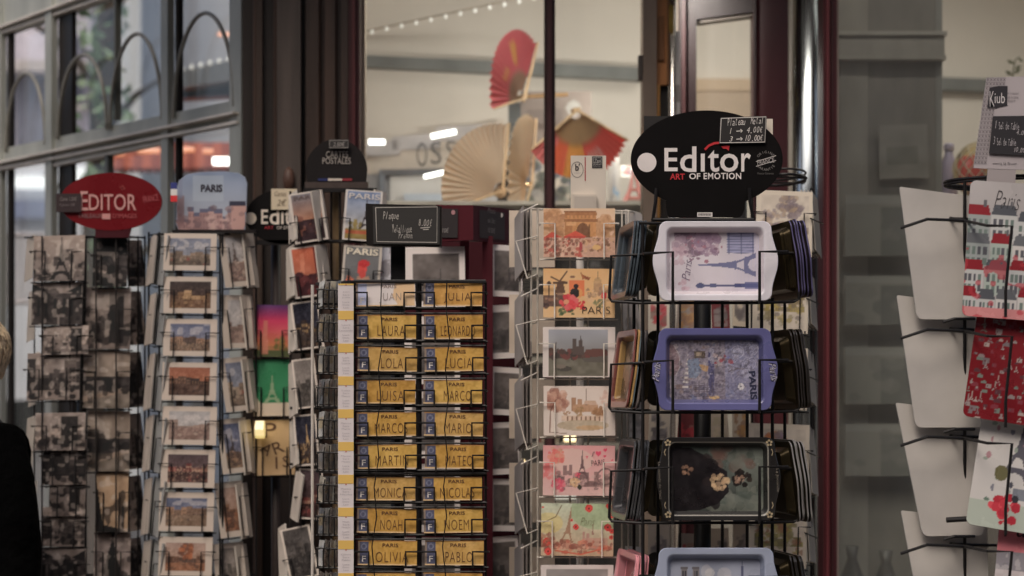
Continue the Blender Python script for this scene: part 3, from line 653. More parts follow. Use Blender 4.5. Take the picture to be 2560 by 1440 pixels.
for n, (x, y, ww, hh, lb) in enumerate(((942, 355, 40, 13, 'reflected short tube lamp, built solid, at the left edge of the display window'), (1109, 335, 62, 12, 'reflected slanted tube lamp, built solid, above the OSS lettering'), (1086, 436, 52, 10, 'reflected slanted tube lamp, built solid, below the OSS lettering'))):
    m = MB(); c = BW(x, y, .2); dx, dz = S(ww/2, c.y), S(6, c.y)*(n > 0); m.tube([c+Vector((-dx, 0, -dz)), c+Vector((dx, 0, dz))], S(hh/2, c.y), (255, 255, 255), 10); tag(m.build('tube_lamp_or_reflection', 'lamp_white'), lb, 'lamp', 'reflected tube lamps built deep in the window')  # glowing rods standing in for reflected tube lamps
# fans
def fan(label, px, py, Y, rad, a0, a1, squash, colf, n=22, r0=.12, yaw_sign=1, stick=(190, 160, 120)):
    """pleated fan: pivot at px,py ; radius in px ; squash = cos(yaw)"""
    o = thing('folding_fan', label, 'fan', P(px, py, Y), 'folding fans on display')
    yaw = math.acos(squash)*yaw_sign; r = S(rad, Y)
    V, Fc, Cc = [], [], []
    NR = 8
    for i in range(2*n+1):
        a = R(a0+(a1-a0)*i/(2*n)); dy = (.0035 if i % 2 else -.0035)
        for j in range(NR+1):
            q = r0+(1-r0)*j/NR; rr = r*q*(1-.035*(i % 2)*(j == NR))
            V.append((rr*math.cos(a), dy*q*2-.03*q*q*0, rr*math.sin(a))); Cc.append(alb(colf(i/(2*n), q)))
    for i in range(2*n):
        for j in range(NR):
            b = i*(NR+1)+j; Fc.append((b, b+1, b+NR+2, b+NR+1))
    m = MB(); m.add(V, Fc, np.array(Cc)); lf = m.build('leaf', 'fan_paper', o, rot=(0, 0, yaw))
    md = lf.modifiers.new('thick', 'SOLIDIFY'); md.thickness = .0008
    m = MB()
    for a in (a0, a1):
        c, s_ = math.cos(R(a)), math.sin(R(a)); m.tube([(-.012*c, -.012, -.012*s_), (r*c, -.012, r*s_)], [.005, .0035], stick, 6)
    m.build('guard_stick', 'wood', o, rot=(0, 0, yaw))
    m = MB(); m.lathe([(.001, -.014), (.008, -.012), (.009, .0), (.008, .012), (.001, .014)], 0, 0, stick, 12); m.build('rivet', 'brass', o, rot=(R(90), 0, yaw))
    return o
def f_pink(t, q):  # fans: alternate pleats coloured light and dark to paint in fold shading
    if q < .42: return (150, 118, 96)
    if .3 < t < .42 and .5 < q < .8: return (212, 164, 84)
    if .55 < t < .75 and .45 < q < .62: return (206, 150, 96)
    return (232, 138, 138) if int(t*40+.5) % 2 else (188, 84, 94)
def f_cream(t, q): return ((234, 220, 200) if int(t*36+.5) % 2 else (206, 184, 154)) if q > .35 else (206, 180, 146)
def f_red(t, q):
    if q < .56: return (120, 94, 66) if int(t*44+.5) % 2 else (176, 142, 92)
    if .5 < t < .8 and .66 < q < .82 and int(t*60) % 3 == 0: return (220, 190, 180)
    if t < .16: return (220, 140, 136) if int(t*44) % 2 else (204, 110, 108)
    if t < .34: return (214, 110, 60)
    if t < .56: return (222, 164, 52)
    return (226, 96, 70) if int(t*44+.5) % 2 else (186, 56, 38)
def f_beige(t, q): return (206, 184, 160) if int(t*40+.5) % 2 else (246, 234, 216)
fan('pink and red paper fan standing highest in the display window', 1302, 246, 6.34, 172, 62, 196, .44, f_pink, 20)
fan('cream paper fan turned edgeways beside the burgundy mullion', 1320, 462, 6.3, 176, 76, 226, .29, f_cream, 18, yaw_sign=1)
fan('red and gold fan hanging open downwards behind the mullion', 1437, 277, 6.34, 172, 218, 338, .84, f_red, 22)
fan('large plain beige fan opened to the left of the mullion', 1252, 478, 6.34, 172, 84, 200, .86, f_beige, 20)
ds = thing('display_stand', 'grey upright display stand carrying the fans inside the window', 'stand', (P(1286, 0, 6.52).x, 6.52, 0))
m = MB(); m.pbox(1271, 256, 1302, 520, 6.52, .03, (104, 112, 114)); a = P(1286, 520, 6.52); m.box(a.x-.02, a.x+.02, 6.52, 6.55, 0, a.z, (90, 96, 98)); m.build('pole', 'paint', ds, off=ds.location)
m = MB(); m.pbox(1243, 390, 1273, 900, 6.47, .03, (66, 62, 62)); m.build('lettered_panel', 'board', ds, off=ds.location)
m = MB(); m.tube([P(1290, 243, 6.46), P(1420, 236, 6.46)], .006, (190, 150, 100), 8); m.build('arm', 'wood', ds, off=ds.location)
m = MB(); c = P(1250, 478, 6.36); m.lathe([(.001, c.z-.02), (.016, c.z-.014), (.02, c.z), (.016, c.z+.014), (.001, c.z+.02)], c.x, 6.38, (206, 172, 130), 16); m.build('finial', 'wood', ds, off=ds.location, smooth=True)
A = Art(180, 190, 4, (138, 124, 116)); A.mottle(12, 4, 3); A.ell(.75, .78, .1, .1, (170, 166, 160)); A.rect(.1, .5, .6, .75, (110, 96, 92), .5); A.rect(0, 0, 1, .35, (112, 98, 94), .5)
card('poster', 'grey brown picture poster behind the red and gold fan', 'poster', None, A, (1300, 228, 1478, 420), 6.7, tilt=0)
A = Art(150, 120, 3, (196, 186, 172)); A.blobs(5, 60, (0, .0, 1, .9), .05, .14, [(84, 92, 84), (120, 126, 118), (96, 100, 116), (70, 74, 70), (180, 176, 170)], .7); A.rect(.45, .05, .5, .6, (60, 64, 70))
card('poster', 'leafy green and grey picture standing under the cream fan', 'poster', None, A, (1300, 400, 1440, 512), 6.66, tilt=0)
A = Art(70, 130, 3, (176, 172, 168)); A.eif(.5, .1, .8, (130, 132, 140)); A.blobs(3, 12, (0, 0, 1, .35), .05, .1, [(96, 130, 96), (110, 150, 190), (190, 186, 180)], .7)
card('poster', 'pale picture with a faint grey tower right of the tall cream header', 'poster', None, A, (1520, 390, 1548, 520), 6.6, tilt=0)
A = Art(60, 60, 3, (200, 196, 190)); A.blobs(4, 9, (.2, .2, .8, .8), .1, .2, [(150, 70, 66), (96, 80, 92), (130, 110, 106)])
card('small_frame', 'small square picture on the cream wall above the pink tower', 'picture', None, A, (1552, 414, 1580, 442), 6.75, tilt=0)
et = thing('tower_model', 'pink lattice tower ornament beside the black oval sign', 'ornament', P(1586, 524, 6.2))
m = MB(); b = P(1586, 524, 6.2)
for sx in (-1, 1):
    for sy in (-1, 1):
        pr = [(.034, 0), (.025, .03), (.014, .055), (.007, .09), (.002, .13)]
        m.tube([(b.x+sx*r, b.y+sy*r, b.z+z) for r, z in pr], [.0085, .0075, .006, .0045, .003], (190, 112, 104), 6)
for z, r in ((.03, .031), (.056, .019)): m.box(b.x-r, b.x+r, b.y-r, b.y+r, b.z+z, b.z+z+.006, (190, 112, 104))
m.box(b.x-.005, b.x+.005, b.y-.005, b.y+.005, b.z+.12, b.z+.15, (190, 112, 104)); m.box(b.x-.04, b.x+.04, b.y-.04, b.y+.04, b.z-.006, b.z, (150, 84, 80))
m.build('lattice', 'paint', et, off=et.location)
sh = thing('display_shelf', 'pale display shelf across the shop window below the fans', 'shelf', (P(1400, 0, 6.3).x, 6.3, 0))
m = MB(); a = P(930, 520, 6.3); b = P(1612, 534, 6.3); m.box(a.x, b.x, 5.95, 6.62, b.z-.006, a.z-.012, (160, 150, 138)); m.build('board', 'paint', sh, off=sh.location)
for yy in (700, 905, 1110, 1250):
    m = MB(); b = P(1612, yy+8, 6.3); m.box(a.x, b.x, 5.95, 6.62, b.z, b.z+.018, (150, 140, 128)); m.build('board', 'paint', sh, off=sh.location)
m = MB(); m.box(a.x, a.x+.02, 5.96, 6.6, 0, a.z-.02, (120, 110, 100)); m.box(b.x-.02, b.x, 5.96, 6.6, 0, a.z-.02, (120, 110, 100)); m.box(a.x+.02, b.x-.02, 6.6, 6.62, 0, a.z-.02, (128, 114, 100)); m.build('carcass', 'wood', sh, off=sh.location)
rnd = random.Random(11)
for i in range(26):
    row = rnd.randrange(4); yy = (700, 905, 1110, 1250)[row]; x = 1240+rnd.random()*350; hh = rnd.uniform(40, 110); ww = rnd.uniform(22, 48)
    a = P(x, yy+5, 6.12); wm, hm = S(ww, 6.12), S(hh, 6.12)
    c = rnd.choice([(176, 160, 140), (130, 96, 84), (92, 88, 92), (160, 60, 56), (190, 180, 168), (74, 60, 56), (120, 130, 140)])
    A = Art(ww, hh, 5, c); A.rect(.15, .55, .85, .8, tuple(min(255, q+40) for q in c)); A.mottle(12, 5, i)
    m = MB(); sheet(m, wm, hm, .03, A, c); o = m.build('gift_box', 'card', loc=(a.x, 6.1+i*.004, a.z)); tag(o, 'small gift box on the dim shelves inside the shop window', 'box', 'gift boxes on the window shelves')
for n, (x, y, ww, hh, lb) in enumerate(((1425, 1096, 30, 16, 'small warm shelf lamp glowing in the gap below the cathedral sketch card'), (1335, 1237, 46, 14, 'warm shelf lamp glowing left of the gap below the pink card'), (1412, 1243, 60, 11, 'white shelf lamp glowing in the gap below the pink card'), (1306, 1155, 14, 10, 'tiny round lamp glowing beside the grey card edges'), (650, 1074, 22, 44, 'yellow lamp glowing at the left of the gold lettered card'))):
    Yl = 6.0 if n < 4 else 5.03
    c = P(x, y, Yl); m = MB(); m.tube([c-Vector((S(ww/2, Yl), 0, 0)), c+Vector((S(ww/2, Yl), 0, 0))], S(hh/2, Yl), (255, 255, 255), 8)
    tag(m.build('shelf_lamp', ['lamp_warm', 'lamp_warm', 'lamp_small', 'lamp_warm', 'lamp_yellow'][n]), lb, 'lamp')
# right window interior: bottle, netted lamp, sprig
bo = P(2372, 520, 5.95); Z = lambda y: P(0, y, 5.95).z; rr = lambda p: S(p, 5.95)
bt = thing('bottle', 'tall lavender bottle inside the right window by the grey pier', 'bottle', bo)
m = MB(); m.lathe([(rr(20), bo.z), (rr(22), bo.z+.004), (rr(22), Z(430)), (rr(19), Z(408)), (rr(11), Z(388)), (rr(10), Z(378))], bo.x, bo.y, (172, 160, 186), 24); m.build('body', 'satin', bt, off=bo, smooth=True)
m = MB(); m.lathe([(rr(13), Z(378)), (rr(13), Z(362)), (rr(10), Z(359))], bo.x, bo.y, (180, 168, 190), 20); m.build('cap', 'satin', bt, off=bo, smooth=True)
c = P(2455, 425, 5.85); nl = thing('netted_float', 'red and gold ball in a white net behind the placemat rack', 'ornament', c)
m = MB(); V, Fc, Cc = [], [], []
for i in range(25):
    th = math.pi*i/24
    for k in range(32):
        ph = 2*math.pi*k/32; V.append((c.x+.078*math.sin(th)*math.cos(ph), c.y+.078*math.sin(th)*math.sin(ph), c.z+.078*math.cos(th)))
        Cc.append(alb([(196, 60, 44), (206, 178, 116), (60, 48, 50), (206, 178, 116)][(k//6+(i//9)) % 4]))
for i in range(24):
    for k in range(32): Fc.append((i*32+k, (i+1)*32+k, (i+1)*32+(k+1) % 32, i*32+(k+1) % 32))
m.add(V, Fc, np.array(Cc)); m.build('ball', 'satin', nl, off=c, smooth=True)
m = MB()
for sg in (-1, 1):
    for k in range(14):
        m.tube([(c.x+.081*math.sin(t)*math.cos(k*.449+sg*t*.8), c.y+.081*math.sin(t)*math.sin(k*.449+sg*t*.8), c.z+.081*math.cos(t)) for t in np.linspace(.1, 3.04, 15)], .0016, (222, 206, 170), 5)
m.build('net', 'fabric', nl, off=c)
c = P(2452, 520, 5.85); m = MB(); m.box(c.x-.11, c.x+.7, 5.75, 6.2, c.z-.03, c.z, (150, 140, 126)); m.box(c.x-.11, c.x+.7, 6.15, 6.2, 0, c.z-.03, (110, 100, 92)); o = m.build('window_shelf', 'paint'); tag(o, 'pale shelf inside the right window under the bottle and netted ball', 'shelf')
c = P(2532, 200, 6.2); m = MB(); pl = thing('leaf_sprig', 'small dry green sprig above the grey checked price board', 'plant', c)
m.tube([c, P(2533, 175, 6.2), P(2538, 150, 6.2), P(2550, 142, 6.2)], .002, (120, 122, 92), 5); m.tube([P(2533, 300, 6.2), c], .0025, (120, 122, 92), 5); m.build('stem', 'leaf', pl, off=c)
m = MB()
for (x, y, dx, dy) in ((2533, 190, -20, -14), (2533, 185, 20, -14), (2537, 160, -20, -10), (2545, 145, 14, 10), (2536, 172, 18, -8)):
    p = P(x, y, 6.2); q = P(x+dx, y+dy, 6.2); s_ = (q-p).cross(Vector((0, 1, 0)))*.22; mid = p.lerp(q, .55)
    m.quadbox([p, mid-s_, q, mid+s_], (0, .002, 0), (126, 128, 100))
m.build('leaf', 'leaf', pl, off=c)
for n, (x, y, hh) in enumerate(((2130, 1440, 150), (2215, 1450, 140))):
    c = P(x, y+95, 5.7); Zz = lambda q: P(0, q, 5.7).z; k = S(1, 5.7); o = thing('vase', ['dark vase low inside the right window beside the red post', 'dark vase low inside the right window nearer the placemats'][n], 'vase', c)
    m = MB(); m.lathe([(k*22, c.z), (k*34, c.z+k*40), (k*30, c.z+k*90), (k*12, c.z+k*140), (k*18, c.z+k*170)], c.x, c.y, (84, 80, 76), 24); m.build('body', 'paint', o, off=c, smooth=True)
    m = MB(); c2 = c.z; m.box(c.x-.05, c.x+.05, c.y-.05, c.y+.05, 0, c2, (60, 56, 52)); m.build('plinth', 'paint', o, off=c)
for i, (y0, y1) in enumerate(((488, 640), (690, 812), (868, 1010), (1060, 1190))):  # grey panels painted to stand in for reflected rack cards
    A = Art(170, 150, 4, (132, 128, 119)); A.rect(.5, 0, 1, .8, (108, 106, 100)); A.rect(0, .85, 1, 1, (142, 138, 130)); A.blobs(i, 10, (.1, .1, .9, .8), .06, .16, [(118, 114, 108), (104, 102, 98), (132, 128, 120)], .4)
    card('reflection_panel', 'dim grey painted reflection panel inside the right window, %s of four below the square reflection' % ORD[i], 'panel', 'painted reflection panels inside the right window', A, (2112, y0, 2290, y1), 5.86, tilt=0, t=.01)
A = Art(120, 130, 4, (130, 125, 116)); A.rect(.15, .25, .8, .6, (114, 110, 100)); A.mottle(8, 4, 3)  # pale square reflection painted as a panel with a plaque
card('reflection_panel', 'dim square reflection with a dark plaque, painted on a panel at the grey pier', 'panel', None, A, (2200, 312, 2322, 446), 5.9, tilt=0, roll=-2, t=.008)
# ================================================================== TRAYS
def rring(w, h, r, bump=0, kc=6, mh=6, mv=16):
    pts = []
    def arc(cx, cz, a0):
        for i in range(kc): a = R(a0+90*i/(kc-1)); pts.append((cx+r*math.cos(a), cz+r*math.sin(a)))
    hx, hz = w/2-r, h/2-r
    def vert(sg):
        for i in range(1, mv):
            z = -hz+2*hz*i/mv if sg > 0 else hz-2*hz*i/mv
            pts.append((sg*(w/2+bump*.5*(1+math.cos(math.pi*z/hz))), z))
    def hor(sg):
        for i in range(1, mh): pts.append((sg*(-hx+2*hx*i/mh), sg*-1*h/2 if False else (-h/2 if sg > 0 else h/2)))
    arc(hx, -hz, -90); vert(1); arc(hx, hz, 0); hor(-1); arc(-hx, hz, 90); vert(-1); arc(-hx, -hz, 180); hor(1)
    return pts
def tray_mesh(w, h, bump, A, rim, wall, back, iw=.86, ih=.84, depth=.017, r=.016, texts=(), extra=None, backmat=1, line=None):
    mb = MB(); cz = h/2
    rings = [(rring(w, h, r, bump), .0016, rim), (rring(w, h, r, bump), -.0008, rim), (rring(w-.002, h-.002, r, bump), -.002, rim), (rring(w*iw+.004, h*ih+.004, r*.8, 0), -.0012, rim),
             (rring(w*iw, h*ih, r*.8, 0), .0002, line or rim), (rring(w*iw-.003, h*ih-.003, r*.8, 0), .003, wall), (rring(w*iw-.016, h*ih-.016, r*.6, 0), depth, wall)]
    n = len(rings[0][0]); V = []; C = []; F = []
    for pts, y, c in rings:
        V += [(x, y, z+cz) for x, z in pts]; C += [alb(c)]*n
    for i in range(len(rings)-1):
        for k in range(n): F.append((i*n+k, i*n+(k+1) % n, (i+1)*n+(k+1) % n, (i+1)*n+k))
    F = [tuple(reversed(f)) for f in F]
    mb.add(V, F, np.array(C), 0)
    V = []; F = []
    br = [(rring(w, h, r, bump), .0018), (rring(w*iw+.002, h*ih+.002, r*.8, 0), .003), (rring(w*iw-.014, h*ih-.014, r*.6, 0), depth+.0022)]
    for pts, y in br: V += [(x, y, z+cz) for x, z in pts]
    for i in range(2):
        for k in range(n): F.append((i*n+k, i*n+(k+1) % n, (i+1)*n+(k+1) % n, (i+1)*n+k))
    F.append(tuple(2*n+k for k in range(n)))
    mb.add(V, F, back, backmat)
    fl = MB(); fw, fh = w*iw-.0145, h*ih-.0145
    if A is not None:
        sheet(fl, fw, fh, .0006, A, back, 0, 0, cz-fh/2)
        for tx in texts:
            body, u, v, wf, hf, col = tx[:6]; kw = tx[6] if len(tx) > 6 else {}
            fl.text(body, (u-.5)*fw, v*fh+cz-fh/2, wf*fw if wf else None, hf*fh if hf else None, -.0012, col, **kw)
        put(fl, mb, (0, depth-.0004, 0))
    else:
        ff = MB(); ff.box(-fw/2, fw/2, depth-.0006, depth-.0001, cz-fh/2, cz+fh/2, wall); put(ff, mb, (0, 0, 0))
    if extra: extra(mb, w, h)
    return mb
def tray(label, mb, rect_bottom, Y, yaw=0, tilt=4, group=None, off=(0, 0, 0), mesh=None, name='tray'):
    loc = P(rect_bottom[0], rect_bottom[1], Y)+Vector(off)
    rot = (-R(tilt), 0, R(yaw))
    if mesh is None:
        o = mb.build(name, ['tinplate', 'gold_tin'], loc=loc, rot=rot)
    else:
        o = bpy.data.objects.new(name, mesh); COL.objects.link(o); o.location = loc; o.rotation_euler = rot
    return tag(o, label, 'tray', group)
YA = 4.05
ra = thing('tray_rack', 'black revolving wire rack of metal trays under a large black oval sign', 'display rack', (P(1756, 0, 4.2).x, 4.2, 0), 'revolving souvenir racks')
RO = ra.location
m = MB(); cx = RO.x; m.lathe([(.0175, .04), (.0175, P(0, 545, 4.2).z)], cx, 4.2, BLACK, 20); m.build('pole', 'wire', ra, off=RO, smooth=True)
m = MB(); m.lathe([(.22, 0), (.22, .02), (.05, .045), (.02, .06)], cx, 4.2, BLACK, 40); m.build('base_plate', 'wire', ra, off=RO)
m = MB()
for (x, Y, yt) in ((1585, 4.3, 745), (1607, 4.10, 560), (1645, 4.3, 560), (1806, 4.32, 745), (1868, 4.3, 745), (1904, 4.10, 560), (1931, 4.12, 745), (1962, 4.3, 745)):
    a = P(x, yt, Y); m.tube([a, Vector((a.x, Y, .08))], .0034, WIREC, 8)
for yy in (558, 1440, 1900):
    m.tube([P(1600, yy, 4.1), P(1912, yy, 4.1), P(1890, yy, 4.34), P(1625, yy, 4.34)], .003, WIREC, 6, closed=True)
    m.tube([P(1600, yy, 4.1), P(1890, yy, 4.34)], .003, WIREC, 6); m.tube([P(1912, yy, 4.1), P(1625, yy, 4.34)], .003, WIREC, 6)
m.build('wire_frame', 'wire', ra, off=RO)
ROWS = [(552, 752, 632), (820, 1026, 903), (1092, 1302, 1170), (1372, 1580, 1445)]
for (yt, yb, ym) in ROWS:
    m = MB(); yf = YA-.035
    m.tube([P(1607, ym+4, 4.1), P(1612, ym+2, yf), P(1682, ym-2, yf), P(1682, yb+4, yf), P(1682, yb+5, 4.1)], .003, WIREC, 8)
    m.tube([P(1904, ym+2, 4.1), P(1969, ym-3, yf+.02), P(1899, ym-3, yf), P(1899, yb+3, yf), P(1899, yb+5, 4.1)], .003, WIREC, 8)
    m.tube([P(1607, yb+5, 4.1), P(1904, yb+5, 4.1)], .003, WIREC, 8); m.build('front_basket', 'wire', ra, off=RO)
    m = MB()
    m.tube([P(1607, ym+4, 4.1), P(1528, ym+8, 4.12), P(1523, yb-8, 4.12), P(1529, yb+1, 4.12), P(1607, yb+6, 4.1)], .003, WIREC, 8)
    m.tube([P(1625, ym, 4.34), P(1560, ym-2, 4.31), P(1545, ym+4, 4.31), P(1545, yb, 4.31), P(1625, yb, 4.34)], .003, WIREC, 8); m.tube([P(1607, yb+6, 4.1), P(1625, yb, 4.34)], .003, WIREC, 8); m.build('side_basket', 'wire', ra, off=RO)
    m = MB()
    m.tube([P(1904, ym+2, 4.1), P(2000, ym+0, 4.12), P(2003, ym+6, 4.12), P(1997, yb-4, 4.12), P(1985, yb+2, 4.12), P(1904, yb+5, 4.1)], .003, WIREC, 8)
    m.tube([P(1890, ym-4, 4.34), P(1990, ym-6, 4.31), P(1990, yb-4, 4.31), P(1890, yb-2, 4.34)], .003, WIREC, 8); m.tube([P(1904, yb+5, 4.1), P(1890, yb-2, 4.34)], .003, WIREC, 8); m.build('side_basket', 'wire', ra, off=RO)
# header sign
m = MB(); Ys = 4.12
pts = [(P(px, py, Ys).x, P(px, py, Ys).z) for px, py in
       [(1668, 537), (1672, 543), (1850, 543), (1856, 537), (1862, 522), (1863, 503)] +
       [(1767+190*math.cos(R(a)), 398-122*math.sin(R(a))) for a in range(-58, 239, 4)] + [(1664, 503), (1665, 520)]]
m.prism(pts, Ys, Ys+.006, (13, 11, 11))
def st(mb, body, x0, y0, x1, y1, Y, col, **kw):
    a = P(x0, y1, Y); b = P(x1, y0, Y); mb.text(body, (a.x+b.x)/2, (a.z+b.z)/2, b.x-a.x, b.z-a.z, Y, col, **kw)
yt = Ys-.0012
c = P(1617, 406, yt); m.flat(m.ellipse_pts(c.x, c.z, S(24, yt), S(24, yt), 40), yt, (200, 192, 188))
st(m, 'E', 1661, 370, 1694, 428, yt, (200, 192, 188), bold=.012); st(m, 'd', 1700, 366, 1741, 430, yt, (200, 192, 188), bold=.012); st(m, '\u0131', 1752, 384, 1762, 429, yt, (200, 192, 188), bold=.012)
st(m, 't', 1770, 375, 1798, 430, yt, (200, 192, 188), bold=.012); st(m, 'o', 1800, 384, 1846, 430, yt, (200, 192, 188), bold=.012); st(m, 'r', 1853, 383, 1877, 429, yt, (200, 192, 188), bold=.012)
st(m, 'ART', 1675, 434, 1712, 449, yt, (164, 34, 40), bold=.02); st(m, 'OF', 1723, 433, 1751, 448, yt, (200, 192, 188), bold=.02); st(m, 'EMOTION', 1759, 432, 1853, 448, yt, (200, 192, 188), bold=.02, space=1.1)
def hand(mb, body, x0, y0, x1, y1, Y, col, seed=1, slope=0, bold=-.006):
    """chalk handwriting: letters one by one, each a little turned, raised and resized"""
    g = random.Random(seed+len(body)); n = len(body); cw = (x1-x0)/n
    for k, ch in enumerate(body):
        if ch == ' ': continue
        tall = ch.isupper() or ch.isdigit() or ch in 'tldbfhk\u20ac'
        hh = (y1-y0)*(1 if tall else .62)*g.uniform(.88, 1.1); cx = x0+cw*(k+.5)+g.uniform(-.1, .1)*cw; yb_ = y1-slope*(k/n)+g.uniform(-.07, .07)*(y1-y0)
        if ch in 'qpgyj': hh = (y1-y0)*.9; yb_ += (y1-y0)*.3
        if ch in '.,': hh = (y1-y0)*.12
        wd = cw*(.82 if ch not in 'il1.t' else .4)*g.uniform(.85, 1.15)
        a = P(cx, yb_-hh/2, Y); mb.text(ch, a.x, a.z, S(wd, Y), S(hh, Y), Y, col, rot=g.uniform(-5, 5), shear=.2+g.uniform(-.06, .08), bold=bold)
def pxs(l, Y): return [(P(x, y, Y).x, P(x, y, Y).z) for x, y in l]
m.stroke(pxs([(1762, 374), (1772, 364), (1786, 358), (1800, 357)], yt), .0022, yt-.0003, (170, 34, 40)); m.flat(pxs([(1803, 366), (1824, 364), (1822, 377), (1816, 372), (1808, 372)][::-1], yt), yt-.0003, (170, 34, 40))
st(m, 'FRANCE', 1893, 397, 1936, 409, yt, (160, 154, 150), rot=9, shear=.1, bold=-.002)
for (ya, yb) in ((413, 403), (401, 391)): m.stroke(pxs([(1890, ya+3), (1940, yb-2)], yt), .0006, yt, (176, 170, 166))
for word, a0, a1, rr_ in (('ORIGINE', 145, 40, 22), ('GARANTIE', 215, 325, 22)):
    for i, ch in enumerate(word):
        a = a0+(a1-a0)*i/(len(word)-1); c = P(1915+rr_*1.05*math.cos(R(a)), 402-rr_*math.sin(R(a)), yt)
        m.text(ch, c.x, c.z, None, S(6, yt), yt, (120, 115, 112), rot=(a-90) if a0 == 145 else (a+90))
st(m, 'France Garantie', 1894, 431, 1934, 436, yt, (90, 86, 84))
a = P(1743, 542, yt); b = P(1781, 531, yt); m.add([(a.x, yt, a.z), (b.x, yt, a.z), (b.x, yt, b.z), (a.x, yt, b.z)], [(0, 1, 2, 3)], (190, 184, 180))
for k in range(15): x = 1746+k*2.2; m.add([(*P(x, 539, yt-.0003),), (*P(x+1.1+.5*(k % 3 == 0), 539, yt-.0003),), (*P(x+1.1, 533, yt-.0003),), (*P(x, 533, yt-.0003),)], [(0, 1, 2, 3)], (40, 38, 38))
hs = m.build('header_sign', 'board', ra, off=RO)
m = MB(); yp = Ys-.006
q = [P(1801, 294, yp), P(1917, 290, yp), P(1914, 357, yp), P(1798, 359, yp)]
m.quadbox([q[3], q[2], q[1], q[0]], (0, .003, 0), (30, 27, 27))
e = [(1803, 296), (1915, 292), (1912, 355), (1800, 357), (1803, 296)]; yq = yp-.0008
m.stroke(pxs(e, yq), .0008, yq, (180, 174, 168))
for body, x0, y0, x1, y1 in (('Plateau', 1818, 296, 1864, 314), ('Metal', 1876, 294, 1909, 311), ('1', 1823, 319, 1832, 335), ('4.00\u20ac', 1866, 317, 1907, 333), ('3', 1823, 340, 1834, 354), ('10.00\u20ac', 1862, 338, 1908, 353)):
    hand(m, body, x0, y0, x1, y1, yq, (188, 182, 176), 3, 2)
for y in (328, 348): m.stroke(pxs([(1841, y), (1856, y-1)], yq), .0008, yq, (188, 182, 176)); m.stroke(pxs([(1851, y-5), (1856, y-1), (1852, y+3)], yq), .0008, yq, (188, 182, 176))
m.build('price_card', 'chalkboard', hs, off=RO)
m = MB(); m.pbox(1610, 290, 1690, 360, Ys+.012, .003, (28, 25, 24)); m.build('price_card', 'chalkboard', hs, off=RO)
m = MB(); m.pbox(1912, 297, 1932, 345, Ys+.012, .002, (186, 176, 160)); m.build('price_holder', 'card', hs, off=RO)
m = MB()
for sx in ((1641, 1632), (1873, 1884)):
    m.tube([P(sx[0], 470, Ys-.008), P(sx[0]-(2 if sx[0] < 1700 else -2), 505, Ys-.008), P(sx[1], 549, Ys-.006), P(sx[1], 552, 4.2)], .0035, WIREC, 8)
m.tube([P(1632, 549, Ys-.006), P(1884, 549, Ys-.006)], .0035, WIREC, 8); m.build('sign_bracket', 'wire', ra, off=RO)
# the front trays
tw, th = S(282, YA), S(200, YA); bp_ = S(16, YA)
A = Art(225, 152, 2.0, (192, 184, 192)); A.grad((186, 178, 190), (178, 172, 196)); A.grad((186, 178, 186), (188, 180, 186)); A.mottle(8, 3, 2)
for k in range(12): A.rect(.55+.04*k, 0, .59+.04*k+.01, 1, (150, 152, 196), .035*k/2.2)
A.crown(3, .22, .86, .24, [(150, 128, 144), (126, 106, 124), (170, 152, 162), (112, 92, 106)], 90, .8); A.crown(4, .42, .82, .2, [(150, 126, 144), (132, 108, 130), (172, 150, 162)], 60, .75); A.crown(8, .1, .62, .14, [(166, 138, 150), (180, 158, 166)], 30, .6)
A.blobs(9, 26, (.15, .5, .6, .95), .012, .03, [(120, 92, 110), (150, 100, 116)], .8)
A.eif(.96, .45, .97, (98, 100, 134), 180, .95, 1.0)
A.line([(.34, .1), (.98, .1)], .022, (70, 74, 110)); A.rect(.72, .07, .98, .13, (74, 78, 116)); A.ell(.34, .1, .05, .045, (80, 84, 116)); A.rect(.84, .05, .99, .16, (80, 84, 124), .8); A.rect(.45, .07, .52, .135, (84, 88, 120))
A.rect(.64, .66, .94, 1, (128, 130, 166), .75)
for k in range(8): A.line([(.64, .66+.045*k), (.94, .64+.05*k)], .007, (80, 84, 116))
for u in (.66, .8, .93): A.line([(u, .64), (u, 1)], .01, (80, 84, 116))
A.blobs(12, 8, (.08, .04, .22, .2), .02, .04, [(176, 150, 160), (160, 128, 140)], .7)
mb = tray_mesh(tw, th, bp_, A, (190, 186, 192), (182, 173, 176), (120, 96, 50), .865, .84)
mbt = MB(); mbt.text('Paris', 0, 0, S(52, YA), S(20, YA), 0, (112, 96, 118), rot=82, shear=.35, bold=-.012); put(mbt, mb, (-S(70, YA), .0155, S(80, YA)))
tray('white scalloped tray printed with a lavender tower and tree, top of the front column', mb, (1789, 752), YA, tilt=3, group='trays facing the street')
A = Art(240, 166, 2.0, (122, 114, 128)); A.mottle(10, 4, 21)
A.blobs(31, 240, (0, 0, 1, 1), .012, .045, [(132, 124, 134), (104, 98, 120), (150, 138, 140), (86, 80, 100), (120, 100, 96), (96, 100, 128)], .75)
A.rect(.62, 0, 1, 1, (112, 116, 152), .55)
for (u, v, rr_) in ((.76, .8, .1), (.76, .8, .06), (.9, .6, .12), (.86, .45, .07), (.7, .6, .09), (.92, .85, .1)):
    for q in (1, .72, .45): A.ring(u, v, rr_*q, .005, (160, 160, 180), .7)
for k in range(9): A.rect(.145+.008*k, .2+.075*k, .21, .235+.075*k, (190, 182, 176), .9)
A.poly([(.22, .36), (.2, .66), (.31, .7), (.38, .52), (.3, .36)], (104, 116, 138)); A.poly([(.33, .6), (.44, .56), (.42, .46), (.36, .5)], (160, 124, 84))
